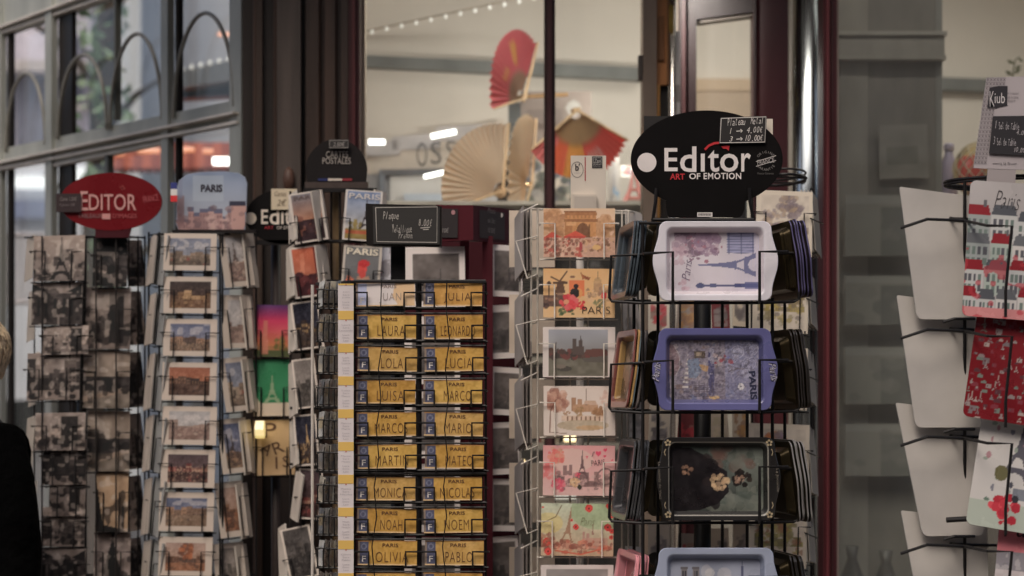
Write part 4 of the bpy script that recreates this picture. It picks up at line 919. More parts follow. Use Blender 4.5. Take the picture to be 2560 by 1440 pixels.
A.rect(.28, .7, .4, .82, (78, 66, 56)); A.rect(.3, .73, .36, .79, (150, 132, 112)); A.rect(.43, .08, .5, .86, (72, 70, 104)); A.speck((150, 146, 160), 16, .66, 7, (.43, .08, .5, .86), .8)
A.poly([(0, .95), (.05, .9), (.12, .7), (.11, .5), (.05, .4), (0, .4)], (120, 98, 104)); A.line([(.05, .92), (.11, .75), (.12, .55), (.07, .4)], .008, (170, 160, 160))
A.blobs(44, 10, (.5, .6, .72, .75), .015, .04, [(150, 60, 70), (84, 84, 150), (170, 150, 150)], .8); A.eif(.66, .52, .33, (96, 88, 100), 0); A.ell(.8, .22, .035, .06, (190, 186, 188)); A.ell(.8, .22, .008, .012, (60, 60, 70)); A.ell(.5, .04, .06, .03, (186, 150, 96))
for k in range(7): A.line([(.3+.03*k, .05), (.3+.03*k, .3)], .005, (80, 72, 84)); A.line([(.28, .06+.035*k), (.5, .06+.035*k)], .005, (80, 72, 84))
A.speck((66, 60, 70), 44, .68, 91, a=.26); A.speck((172, 166, 172), 38, .72, 92, a=.24); A.speck((60, 56, 66), 22, .74, 93, a=.35); A.mottle(14, 40, 5)
A.C = A.C*.93+np.array([118, 112, 112])*.07
mb = tray_mesh(tw, S(206, YA), bp_, A, (82, 82, 128), (62, 62, 102), (110, 90, 50), .865, .82)
for (x, rt, sg) in ((-147, 82, 1), (146, -82, 1)):
    q = MB(); q.text('Paris', 0, 0, S(50, YA), S(19, YA), 0, (190, 186, 200), rot=rt, shear=.35, bold=.035); put(q, mb, (S(x, YA), -.0026, S(96, YA)))
    q = MB(); q.text('Paris', 0, 0, S(50, YA), S(19, YA), 0, (26, 26, 44), rot=rt, shear=.35, bold=-.004); put(q, mb, (S(x, YA), -.003, S(96, YA)))
q = MB(); q.text('PARIS', 0, 0, S(72, YA), S(17, YA), 0, (44, 46, 66), rot=-86, bold=.03); put(q, mb, (S(97, YA), .0155, S(64, YA)))
tray('violet blue tray printed with a crowded city collage and Paris on both handles', mb, (1788, 1026), YA, tilt=3, group='trays facing the street')
A = Art(248, 178, 2.0, (34, 30, 30)); A.grad((58, 62, 58), (66, 74, 68)); A.rect(.7, 0, 1, 1, (92, 96, 88), .6); A.mottle(12, 4, 9); A.blobs(3, 40, (.45, 0, 1, .35), .05, .12, [(84, 92, 84), (64, 72, 66), (104, 106, 96)], .5); A.blobs(6, 30, (.4, .65, .95, 1), .04, .1, [(60, 66, 60), (92, 92, 84), (90, 66, 58)], .5)
# plain dark still life lying sideways: cloth, jug and two pale fruits (a generic stand-in)
A.poly([(0, 0), (0, 1), (.2, .98), (.36, .86), (.5, .7), (.6, .62), (.62, .3), (.5, .12), (.3, .02)], (26, 22, 24)); A.blobs(15, 20, (.05, .1, .5, .9), .05, .12, [(30, 25, 27), (22, 19, 21), (38, 30, 30)], .7)
A.crown(41, .52, .46, .13, [(172, 142, 104), (182, 152, 112), (160, 130, 96)], 30, .7); A.crown(42, .76, .5, .13, [(30, 24, 22), (40, 32, 28), (26, 21, 20)], 26, .9); A.crown(43, .74, .5, .075, [(150, 114, 92), (160, 124, 100), (130, 96, 80)], 18, .6)
A.crown(44, .16, .64, .085, [(140, 104, 80), (152, 114, 88), (110, 82, 66)], 18, .6); A.poly([(.62, .3), (.95, .12), (.95, 0), (.55, 0)], (92, 96, 88), .5); A.mottle(8, 5, 21); A.mottle(5, 18, 22)
def fleur(mb, w, h):
    for sx in (-1, 1):
        for sz in (-1, 1):
            cx, cz = sx*(w/2-.011), h/2+sz*(h/2-.011)
            for k in range(5):
                a = k*1.2566+.4; mb.flat([(cx+.0045*math.cos(a)+.0024*math.cos(b), cz+.0045*math.sin(a)+.0024*math.sin(b)) for b in np.linspace(0, 6.283, 9)[:-1]], -.0026, (150, 134, 104))
            mb.stroke([(cx-sx*.02*0+sx*.004, cz-sz*.012), (cx+sx*.007, cz-sz*.018), (cx+sx*.005, cz-sz*.025)], .0008, -.0026, (140, 126, 100))
mb = tray_mesh(tw*1.0, S(208, YA), S(14, YA), A, (30, 28, 27), (24, 22, 22), (96, 80, 46), .88, .875, extra=fleur, line=(140, 136, 126))
for body, x, rt in (('La Joconde de Vinci', -148, -88), ('La Joconde', 147, -88)):
    q = MB(); q.text(body, 0, 0, S(92 if x < 0 else 58, YA), S(8, YA), 0, (120, 112, 100), rot=rt, bold=-.01); put(q, mb, (S(x, YA), -.0028, S(100, YA)))
tray('black tray with gilt corner flowers and a dark picture of pale shapes', mb, (1797, 1301), YA, tilt=3, group='trays facing the street')
A = Art(240, 170, 2.2, (150, 152, 162)); A.grad((140, 142, 152), (132, 138, 156)); A.mottle(14, 3, 61); A.blobs(7, 14, (.2, .35, .9, .8), .06, .13, [(176, 172, 170), (164, 162, 166)], .6)
for u in (.12, .25): A.rect(u, .35, u+.07, .86, (110, 104, 104)); A.rect(u+.015, .55, u+.03, .8, (50, 50, 60)); A.rect(u+.04, .55, u+.055, .8, (50, 50, 60)); A.rect(u-.005, .83, u+.075, .87, (90, 86, 90))
A.rect(.19, .3, .25, .62, (124, 118, 116)); A.eif(.8, .0, .95, (70, 74, 100)); A.rect(.87, .3, 1, .72, (64, 68, 84)); A.rect(.89, .6, .98, .68, (120, 120, 130)); A.eif(.03, .0, .6, (90, 96, 120))
mb = tray_mesh(tw*1.02, S(210, YA), bp_, A, (134, 142, 162), (108, 116, 136), (100, 90, 60), .85, .83)
tray('pale blue tray with towers under white clouds, lowest of the front column', mb, (1791, 1580), YA, tilt=3, group='trays facing the street')
# side and back stacks
def strip_art(kind, seed):
    A = Art(120, 100, 5, (36, 34, 34)); A.mottle(10, 4, seed)
    if kind == 'coll': A.blobs(seed, 40, (0, 0, 1, 1), .06, .16, [(150, 116, 96), (60, 46, 42), (110, 60, 54), (150, 130, 110), (36, 32, 32)], .8)
    elif kind == 'pink': A.fill((120, 52, 54)); A.mottle(10, 5, seed)
    elif kind == 'blk': A.fill((28, 26, 27)); A.blobs(seed, 14, (0, 0, 1, 1), .1, .2, [(34, 30, 32), (46, 40, 40)], .6)
    elif kind == 'gry': A.fill((46, 45, 44)); A.blobs(seed, 14, (0, 0, 1, 1), .1, .25, [(36, 35, 35), (60, 58, 56)], .6)
    return A
SIDE_L = [('gry', (60, 69, 76), 'blue grey'), ('coll', (110, 92, 70), 'printed brown'), ('blk', (58, 58, 60), 'black silver-rimmed'), ('pink', (196, 124, 132), 'pink')]
SIDE_R = [('gry', (76, 71, 106), 'purple-rimmed'), ('blk', (42, 38, 36), 'black'), ('blk', (118, 116, 114), 'silver-rimmed'), ('blk', (34, 32, 32), 'dark-rimmed')]
NTH = ['outermost', 'second from outside', 'third from outside', 'fourth from outside', 'innermost']
RN = ['uppermost', 'second', 'third', 'lowest']
jit = random.Random(21)
for r_, (yt, yb, ym) in enumerate(ROWS):
    h_ = S(yb-yt-4, YA)
    for side, (spec, sg) in enumerate(((SIDE_L, -1), (SIDE_R, 1))):
        kind, rim, nm = spec[r_]
        rims = [rim]*5
        mesh0 = None
        for k in range(5):
            lab = '%s tray, %s in the %s %s-hand basket of the tray rack' % (nm, NTH[k], RN[r_], 'left' if sg < 0 else 'right')
            if k == 0 or (kind == 'coll'):
                rc = rim if kind != 'coll' else [(110, 60, 52), (160, 124, 66), (120, 140, 150), (96, 88, 84), (60, 56, 56)][k]
                mb = tray_mesh(S(255, YA), h_, S(12, YA), strip_art(kind, 70+r_*7+side*31), rc, tuple(int(q*.8) for q in rc), (70, 60, 40), .87, .84)
                o = tray(lab, mb, ((1546 if sg < 0 else 1992), yb-3), 4.21, yaw=sg*(83 if sg < 0 else 100)+jit.uniform(-1.3, 1.3), tilt=7, group='trays stacked in the side baskets', off=(-sg*(k*.0058+jit.uniform(-.0008, .0008)), jit.uniform(-.006, .006), jit.uniform(0, .004))); mesh0 = o.data
            else:
                tray(lab, None, ((1546 if sg < 0 else 1992), yb-3), 4.21, yaw=sg*(83 if sg < 0 else 100)+jit.uniform(-1.3, 1.3), tilt=7, group='trays stacked in the side baskets', off=(-sg*(k*.0058+jit.uniform(-.0008, .0008)), jit.uniform(-.006, .006), jit.uniform(0, .004)), mesh=mesh0)
    mb = tray_mesh(S(290, YA), h_, S(12, YA), None, (70, 64, 52), (60, 54, 44), [(92, 80, 56), (66, 62, 52), (86, 82, 66), (88, 88, 86)][r_], .87, .84)
    tray('tray turned away showing its dull metal back, %s behind the front column' % RN[r_], mb, (1752, yb-12), 4.36, yaw=180, tilt=4, group='trays facing the shop')
# ================================================================== helper for a revolving rack
def rack(name, label, px, Y, pole_r, pole_top, pole_col=BLACK, mat='wire', base=.2):
    o = thing(name, label, 'display rack', (P(px, 0, Y).x, Y, 0), 'revolving souvenir racks')
    m = MB(); m.lathe([(pole_r, .03), (pole_r, P(0, pole_top, Y).z)], o.location.x, Y, pole_col, 16); m.build('pole', mat, o, off=o.location, smooth=True)
    m = MB(); m.lathe([(base, 0), (base, .02), (.04, .04), (pole_r, .05)], o.location.x, Y, (26, 24, 24), 32); m.build('base_plate', 'wire', o, off=o.location)
    return o
def uprights(o, lst, col, r=.0022, rings=(), mat='wire'):
    m = MB()
    for (x, Y, yt) in lst:
        a = P(x, yt, Y); m.tube([a, Vector((a.x, Y, .06))], r, col, 6)
    for pts in rings: m.tube([P(*q) for q in pts], r, col, 6, closed=True)
    return m.build('wire_frame', mat, o, off=o.location)
# ================================================================== WHITE WIRE CARD RACK
YB = 4.32
rb = rack('card_rack', 'white wire card rack of sepia Paris cards between the number plates and the trays', 1450, 4.47, .008, 530, (176, 168, 158))
uprights(rb, [(1328, 4.36, 520), (1344, 4.36, 520), (1555, 4.36, 528), (1571, 4.36, 528), (1470, 4.345, 640), (1425, 4.345, 640), (1300, 4.6, 528), (1600, 4.6, 532)], (172, 164, 152), .0022,
         [[(1325, 522, 4.36), (1574, 528, 4.36), (1600, 534, 4.6), (1300, 530, 4.6)], [(1325, 1455, 4.36), (1574, 1455, 4.36), (1600, 1446, 4.6), (1300, 1446, 4.6)]])
def sep(A, hi=(196, 156, 116)):
    A.grad((186, 148, 126), hi); A.mottle(10, 4, 3); return A
SEP = (120, 84, 56)
def a_arc():
    A = Art(176, 124, 1.9, (196, 164, 132)); A.grad((190, 150, 130), (204, 172, 138)); A.mottle(9, 4, 3)
    A.crown(2, .16, .68, .27, [(164, 116, 74), (150, 104, 70), (178, 134, 92)], 70, .6); A.crown(3, .9, .62, .24, [(156, 110, 72), (172, 128, 88)], 60, .6); A.crown(5, .62, .5, .16, [(150, 104, 68), (130, 90, 60)], 40, .6)
    A.rect(.3, .42, .74, .93, (176, 122, 70)); A.rect(.28, .72, .76, .78, (140, 92, 54)); A.rect(.3, .86, .75, .92, (150, 98, 56)); A.rect(.28, .92, .74, .95, (128, 84, 50)); A.rect(.3, .45, .4, .74, (156, 104, 60)); A.rect(.32, .64, .46, .72, (190, 140, 90))
    for k in range(8): A.rect(.3+.055*k, .79, .325+.055*k, .85, (150, 100, 58), .7)
    A.ell(.55, .52, .09, .18, (110, 72, 46)); A.rect(.46, .4, .64, .52, (110, 72, 46)); A.line([(.64, .1), (.64, .66)], .014, (90, 60, 40))
    A.rect(0, 0, 1, .4, (178, 138, 116)); A.poly([(.0, .4), (.12, .52), (.26, .4)], (176, 66, 48)); A.poly([(.28, .42), (.45, .54), (.6, .42)], (186, 70, 48)); A.rect(.28, .38, .58, .43, (168, 60, 46))
    A.blobs(4, 120, (0, .02, .52, .38), .012, .04, [(130, 84, 66), (168, 72, 58), (104, 70, 56), (196, 160, 136), (120, 60, 50)], .75); A.blobs(6, 50, (.5, .12, 1, .38), .012, .04, [(110, 74, 54), (150, 100, 72), (186, 146, 110)], .7)
    A.ell(.52, .22, .025, .09, (156, 64, 64)); A.ell(.74, .2, .06, .05, (196, 156, 96)); A.mottle(8, 26, 6); return A
def a_cat():
    A = Art(176, 122, 1.9, (206, 162, 104)); A.grad((210, 170, 118), (206, 160, 104)); A.mottle(12, 4, 13)
    A.poly([(.16, .5), (.2, .72), (.28, .72), (.31, .5)], (90, 64, 48))
    for dx, dy in ((.1, .2), (-.12, .09), (.1, -.02), (-.02, -.12)): A.line([(.23, .74), (.23+dx, .74+dy)], .022, (84, 60, 46))
    A.rect(.13, .68, .34, .73, (80, 58, 44)); A.line([(.08, .3), (.08, .7)], .015, (64, 50, 44)); A.ell(.08, .7, .03, .04, (64, 50, 44))
    A.rect(.36, .44, .58, .76, (206, 108, 58)); A.ell(.5, .5, .05, .09, (224, 150, 80)); A.ell(.44, .5, .065, .1, (44, 36, 36)); A.ell(.46, .64, .035, .05, (44, 36, 36))
    A.poly([(.52, .9), (.6, .84), (.66, .82), (.64, .76), (.58, .79)], (130, 72, 44)); A.poly([(.52, .94), (.58, .82), (.55, .76)], (150, 84, 48)); A.ell(.41, .83, .035, .03, (120, 86, 66))
    A.ell(.76, .7, .055, .13, (170, 134, 92)); A.rect(.7, .52, .82, .7, (160, 124, 88)); A.rect(.755, .8, .765, .94, (130, 100, 70)); A.blobs(3, 40, (.6, .36, .95, .6), .015, .05, [(150, 116, 86), (130, 100, 80), (186, 150, 114)], .7)
    A.rect(0, .22, .34, .46, (72, 54, 52), .8); A.blobs(7, 26, (0, .18, .3, .5), .02, .06, [(60, 46, 46), (96, 72, 64), (150, 110, 84)], .7)
    A.crown(4, .36, .3, .17, [(196, 52, 58), (210, 70, 74), (176, 40, 48), (214, 92, 92)], 50, .9); A.ell(.32, .32, .04, .05, (224, 150, 110)); A.crown(9, .53, .24, .09, [(196, 44, 46), (176, 36, 42)], 20, .9); A.ell(.85, .45, .04, .07, (200, 54, 54))
    A.blobs(8, 12, (.22, .06, .42, .18), .02, .04, [(60, 76, 50), (80, 96, 60)]); A.crown(10, .78, .3, .1, [(100, 104, 70), (80, 84, 60)], 18, .7); A.mottle(7, 26, 7); return A
def a_nd_photo():
    A = Art(178, 124, 1.9, (188, 178, 172)); A.win(.085, .03, .9, .94); A.grad((96, 92, 82), (140, 142, 150)); A.mottle(7, 4, 31)
    A.rect(0, 0, 1, .38, (98, 94, 82)); A.mottle(10, 12, 5, (0, 0, 1, .38)); A.rect(0, .38, 1, .5, (74, 62, 58)); A.blobs(3, 50, (0, .36, 1, .56), .03, .07, [(70, 56, 52), (88, 66, 58), (104, 58, 54), (60, 54, 50)], .85)
    A.rect(.4, .45, .47, .8, (76, 66, 62)); A.rect(.5, .45, .57, .78, (82, 70, 66)); A.rect(.4, .45, .6, .64, (78, 66, 62)); A.poly([(.52, .62), (.56, .62), (.54, .95)], (70, 62, 60)); A.ell(.8, .5, .2, .09, (92, 60, 54)); A.line([(.1, .5), (.12, .72)], .02, (84, 76, 74))
    A.ell(.26, .15, .13, .06, (70, 66, 60)); A.ell(.2, .2, .08, .05, (110, 100, 90)); A.poly([(.55, .38), (1, .44), (1, .3), (.6, .3)], (84, 78, 72)); return A
def a_nd_water():
    A = Art(178, 124, 1.9, (196, 182, 172)); A.win(.05, .04, .96, .96); A.crown(3, .14, .74, .24, [(150, 104, 88), (164, 118, 96), (130, 84, 70), (176, 136, 116)], 80, .6); A.crown(5, .92, .78, .15, [(190, 160, 146), (176, 146, 130)], 30, .5)
    A.rect(.37, .5, .44, .78, (150, 112, 84)); A.rect(.47, .5, .54, .76, (156, 118, 90)); A.rect(.4, .48, .78, .64, (164, 126, 96)); A.poly([(.585, .62), (.615, .62), (.6, 1)], (120, 92, 76)); A.poly([(.56, .64), (.78, .62), (.74, .72), (.58, .72)], (176, 146, 124))
    A.crown(8, .5, .48, .1, [(140, 108, 72), (160, 122, 84)], 30, .8); A.crown(9, .78, .46, .12, [(150, 108, 70), (134, 96, 66)], 34, .8); A.crown(10, .3, .44, .07, [(150, 112, 80)], 14, .8)
    A.rect(.22, .28, .88, .4, (186, 160, 138), .8)
    for k in range(8): A.rect(.3+.07*k, .28, .325+.07*k, .38, (124, 92, 72))
    A.ell(.55, .18, .4, .12, (160, 142, 116), .8); A.ell(.66, .13, .22, .05, (176, 138, 96), .7); A.mottle(9, 12, 4, (0, 0, 1, .4)); A.line([(.04, .02), (.05, .5), (.14, .75)], .016, (110, 76, 62)); A.line([(.05, .03), (.3, .0)], .01, (120, 90, 76)); A.mottle(7, 24, 8); return A
def a_love():
    A = Art(180, 124, 1.9, (204, 156, 150)); A.grad((196, 160, 154), (204, 142, 142)); A.mottle(10, 4, 51); A.ell(.4, .7, .3, .24, (206, 176, 164), .7)
    A.crown(2, .18, .78, .16, [(210, 112, 100), (196, 88, 84), (220, 140, 120), (184, 132, 110)], 46, .8); A.crown(3, .06, .5, .16, [(214, 120, 116), (200, 100, 100)], 30, .6)
    A.skyline(3, .14, 1, .18, .12, .3, 12, [(140, 108, 104), (160, 126, 120), (120, 92, 90)], (90, 66, 68)); A.blobs(5, 70, (.12, .12, 1, .46), .015, .05, [(110, 84, 82), (150, 114, 108), (186, 150, 144), (90, 70, 72)], .6); A.rect(.28, .4, .33, .6, (130, 100, 98)); A.rect(.36, .4, .4, .62, (130, 100, 98))
    A.eif(.545, .36, .55, (96, 70, 72), 90, .95, 1.1); A.crown(7, .49, .42, .06, [(196, 60, 84), (210, 90, 104)], 14, .9); A.crown(8, .44, .24, .1, [(196, 160, 120), (214, 184, 146), (176, 136, 100)], 26, .9); A.crown(9, .22, .2, .13, [(206, 84, 104), (220, 130, 136), (190, 60, 84)], 30, .7); A.ell(.51, .17, .03, .05, (50, 50, 40))
    A.ring(.87, .38, .16, .015, (120, 92, 90))
    for u, v, k in ((.77, .84, .055), (.865, .91, .038), (.86, .79, .03), (.61, .77, .024), (.96, .71, .02)):
        A.ell(u-k*.33, v+k*.3, k*.4, k*.6, (206, 60, 92)); A.ell(u+k*.33, v+k*.3, k*.4, k*.6, (206, 60, 92)); A.poly([(u-k*.72, v+k*.2), (u, v-k*1.2), (u+k*.72, v+k*.2)], (206, 60, 92))
    A.mottle(7, 26, 3); return A
def a_poppy():
    A = Art(180, 128, 1.9, (176, 170, 140)); A.grad((168, 140, 112), (176, 184, 160)); A.ell(.8, .85, .4, .35, (140, 160, 120), .7); A.ell(.1, .62, .2, .2, (190, 170, 100), .6); A.mottle(10, 4, 44)
    A.eif(.34, .16, .78, (140, 100, 76), 82, .85, 1.1); A.skyline(5, .05, .98, .12, .06, .18, 14, [(150, 100, 82), (170, 120, 98), (130, 84, 70)]); A.rect(.57, .16, .61, .46, (160, 120, 108)); A.rect(.63, .16, .67, .44, (160, 120, 108)); A.poly([(.7, .4), (.73, .4), (.715, .62)], (140, 104, 92)); A.rect(.58, .14, .92, .34, (170, 126, 110), .8)
    A.blobs(6, 70, (0, .06, 1, .28), .015, .05, [(160, 84, 64), (186, 110, 84), (120, 66, 54), (190, 150, 124)], .7); A.line([(.2, .1), (.55, .03), (.9, .16)], .02, (180, 80, 56)); A.line([(.02, .62), (.2, .74), (.28, .96)], .012, (110, 90, 60))
    for u, v, r_ in ((.66, .91, .075), (.93, .96, .055), (.97, .78, .06), (.48, .55, .055), (.42, .68, .026), (.92, .55, .07), (.98, .48, .05), (.97, .36, .04), (.08, .26, .08), (.1, .08, .07), (.02, .92, .02)):
        A.ell(u, v, r_/A.asp, r_, (186, 50, 44)); A.ell(u, v, r_*.7/A.asp, r_*.6, (204, 66, 56), .7); A.ell(u, v, r_*.25/A.asp, r_*.22, (60, 40, 34))
    A.crown(12, .08, .3, .14, [(130, 76, 60), (150, 96, 70)], 24, .6); A.mottle(7, 26, 5); return A
def a_grey(): 
    A = Art(176, 120, 3, (186, 176, 172)); A.win(.08, .04, .92, .92); A.grad((120, 114, 112), (130, 124, 122)); A.mottle(10, 6, 3); return A
BC = [((1359, 520, 1538, 643), a_arc, 'sepia card of a triumphal arch with red awnings', [('', 0, 0, 0, 0, 0)][:0]),
      ((1358, 671, 1537, 794), a_cat, 'ochre collage card with windmill, black cat and red flowers', [('PARIS', .74, .15, .39, .145, (44, 36, 34), dict(bold=-.012))]),
      ((1357, 817, 1538, 943), a_nd_photo, 'white bordered photo card of a cathedral over a grey river', []),
      ((1359, 965, 1538, 1089), a_nd_water, 'watercolour sketch card of a cathedral with a brown tree', []),
      ((1357, 1114, 1537, 1239), a_love, 'pink collage card with hearts and a small dark tower', [("J'", .695, .83, .045, .1, (80, 50, 60), dict(shear=.2)), ('PARIS', .765, .66, .19, .11, (96, 70, 70), dict(rot=6, bold=-.006))]),
      ((1352, 1259, 1533, 1390), a_poppy, 'green tinted card with red poppies and a leaning brown tower', [('Paris', .64, .66, .2, .15, (120, 120, 90), dict(shear=.4, bold=-.02))]),
      ((1352, 1413, 1534, 1536), a_grey, 'lowest card of the white rack, grey photo cut by the picture edge', [])]
for i, (r_, fn, lb, tx) in enumerate(BC):
    card('postcard', lb, 'postcard', 'cards facing out on the white wire rack', fn(), r_, YB, tilt=5, roll=[.0, .2, .2, .1, .5, .8, 0][i], texts=tx)
    pocket_part(rb, (r_[0]-2, r_[1], r_[2]+2, r_[3]), YB, WHITEW, tilt=4, frac=.66 if i else .68, inset=.165, r=.0016, d=.014)
for i, (ya, yb) in enumerate(((525, 690), (735, 905), (945, 1118), (1155, 1328), (1365, 1540))):
    A = Art(60, 160, 6, (146, 138, 132)); A.mottle(12, 3, i)
    for k in range(3):
        card('postcard', 'grey edge-on card, %s in the %s pocket left of the white rack' % (('outer', 'middle', 'inner')[k], ORD[i]), 'postcard', 'cards seen edgeways on the white rack', A, (1288+k*9, ya+k*4, 1308+k*9, yb), YB+.05+.012*k, yaw=-79, tilt=2, roll=-12, w=.09, back=(104, 97, 92), t=.003)
    m = MB()
    m.tube([P(1344, ya+65, 4.36), P(1290, ya+78, 4.31), P(1318, yb+6, 4.31), P(1344, yb-4, 4.36)], .0015, WHITEW, 5); m.tube([P(1302, ya+6, 4.31), P(1344, ya-14, 4.36)], .0015, WHITEW, 5)
    m.tube([P(1344, ya+70, 4.36), P(1300, ya+88, 4.4), P(1328, yb+2, 4.4)], .0015, WHITEW, 5); m.build('side_pocket', 'wire', rb, off=rb.location)
    A = Art(60, 130, 6, (184, 168, 150)); A.mottle(8, 4, i+9)
    card('postcard', 'cream card back behind the left edge of the white rack, %s row' % ORD[i], 'postcard', 'cards facing the shop on the white rack', A, (1296, ya+2, 1364, yb-22), 4.56, tilt=-4, w=.1, back=(176, 160, 142))
    A = Art(50, 110, 4, (186, 176, 166)); A.win(.1, .08, .9, .92); A.blobs(i, 30, (0, 0, 1, .7), .04, .1, [(150, 138, 128), (166, 150, 136), (130, 120, 114)], .6)
    card('postcard', 'pale sketch card leaning on the right side of the white rack, %s row' % ORD[i], 'postcard', 'cards on the right side of the white rack', A, (1566, ya+2, 1612, ya+150), 4.45, yaw=56, tilt=5, roll=-6 if i % 2 else 5, back=(176, 168, 158))
# cream header of the white rack
m = MB(); Yh = 4.36; m.pbox(1427, 389, 1515, 522, Yh, .012, (182, 172, 158)); y_ = Yh-.001
c = P(1443, 424, y_)
for r0, r1 in ((17, 15.2),):
    o_, i_ = m.ellipse_pts(c.x, c.z, S(15.5, y_), S(20, y_), 36), m.ellipse_pts(c.x, c.z, S(14.4, y_), S(18.8, y_), 36)
    m.add([(x, y_, z) for x, z in o_+i_], [(k, (k+1) % 36, (k+1) % 36+36, k+36) for k in range(36)], (70, 58, 56))
st(m, 'b', 1438, 410, 1447, 427, y_, (52, 42, 42), bold=.02); m.stroke(pxs([(1449, 409), (1447, 414)], y_), .001, y_, (52, 42, 42)); st(m, 'bonjour', 1435, 431, 1452, 434, y_, (110, 98, 92))
m.stroke(pxs([(1463, 392), (1463, 452)], y_), .0011, y_, (150, 56, 60)); a = P(1480, 420, y_); b = P(1506, 391, y_); m.add([(a.x, y_, a.z), (b.x, y_, a.z), (b.x, y_, b.z), (a.x, y_, b.z)], [(0, 1, 2, 3)], (44, 42, 44))
e = [(1483, 394), (1503, 394), (1503, 411), (1483, 411), (1483, 394)]; m.stroke(pxs(e, y_-.0004), .0005, y_-.0004, (150, 146, 140)); st(m, 'Zen', 1485, 397, 1501, 408, y_-.0004, (150, 146, 140), shear=.2)
st(m, 'bijoux', 1484, 413, 1502, 418, y_-.0004, (130, 126, 122))
hb = m.build('header_box', 'card', rb, off=rb.location)
m = MB(); m.pbox(1432, 486, 1491, 523, Yh-.014, .013, (176, 166, 152)); m.pbox(1436, 491, 1487, 523, Yh-.0155, .001, (164, 154, 142)); m.build('leaflet_holder', 'card', hb, off=rb.location)
m = MB(); m.tube([P(1470, 520, Yh+.006), P(1470, 560, Yh+.006), P(1450, 560, 4.47)], .003, (150, 142, 132), 6); m.build('header_stem', 'wire', rb, off=rb.location)
# ================================================================== NUMBER PLATE RACK
YC = 4.2
rc = rack('plate_rack', 'black wire rack of yellow Paris name plates with a chalkboard on its pole', 994, 4.34, .0145, 600)
uprights(rc, [(878, 4.2, 703), (886, 4.25, 703), (1043, 4.215, 700), (1051, 4.215, 700), (1214, 4.22, 706), (1205, 4.45, 706), (800, 4.45, 706)], WIREC, .0028,
         [[(878, 704, 4.2), (1214, 706, 4.2), (1205, 712, 4.5), (790, 710, 4.5)], [(878, 1184, 4.2), (1214, 1184, 4.2), (1205, 1178, 4.5), (790, 1178, 4.5)], [(878, 1800, 4.2), (1214, 1800, 4.2), (1205, 1790, 4.5), (790, 1790, 4.5)]])
m = MB(); 
for (x0, dx) in ((957, -27), (1120, -12)):
    m.tube([P(x0+dx*t+(6 if int(t*9) % 2 else -3), 700+740*t+0, YC-.016) for t in np.linspace(0, 1.1, 12)], .0013, WIREC, 5)
m.build('retaining_wire', 'wire', rc, off=rc.location)
m = MB()
for x in (884, 1047): m.tube([P(x, 704, 4.21), P(x, 1800, 4.21)], .0042, (18, 16, 16), 6)
m.tube([P(993, 706, 4.3), P(993, 1800, 4.3)], .0075, (18, 16, 16), 10)
m.build('spine', 'wire', rc, off=rc.location)
NM = [('JUAN', 'JULIA'), ('LAURA', 'LEONARDO'), ('LOLA', 'LUCIA'), ('LUISA', 'MARCO'), ('MARCOS', 'MARIO'), ('MARTIN', 'MATEO'), ('MONICA', 'NICOLAS'), ('NOAH', 'NOEMI'), ('OLIVIA', 'PABLO'), ('', '')]
yts = [(705, 765), (787, 847), (868, 928), (950, 1009), (1031, 1090), (1112, 1171), (1193, 1251), (1272, 1332), (1352, 1413), (1433, 1494)]
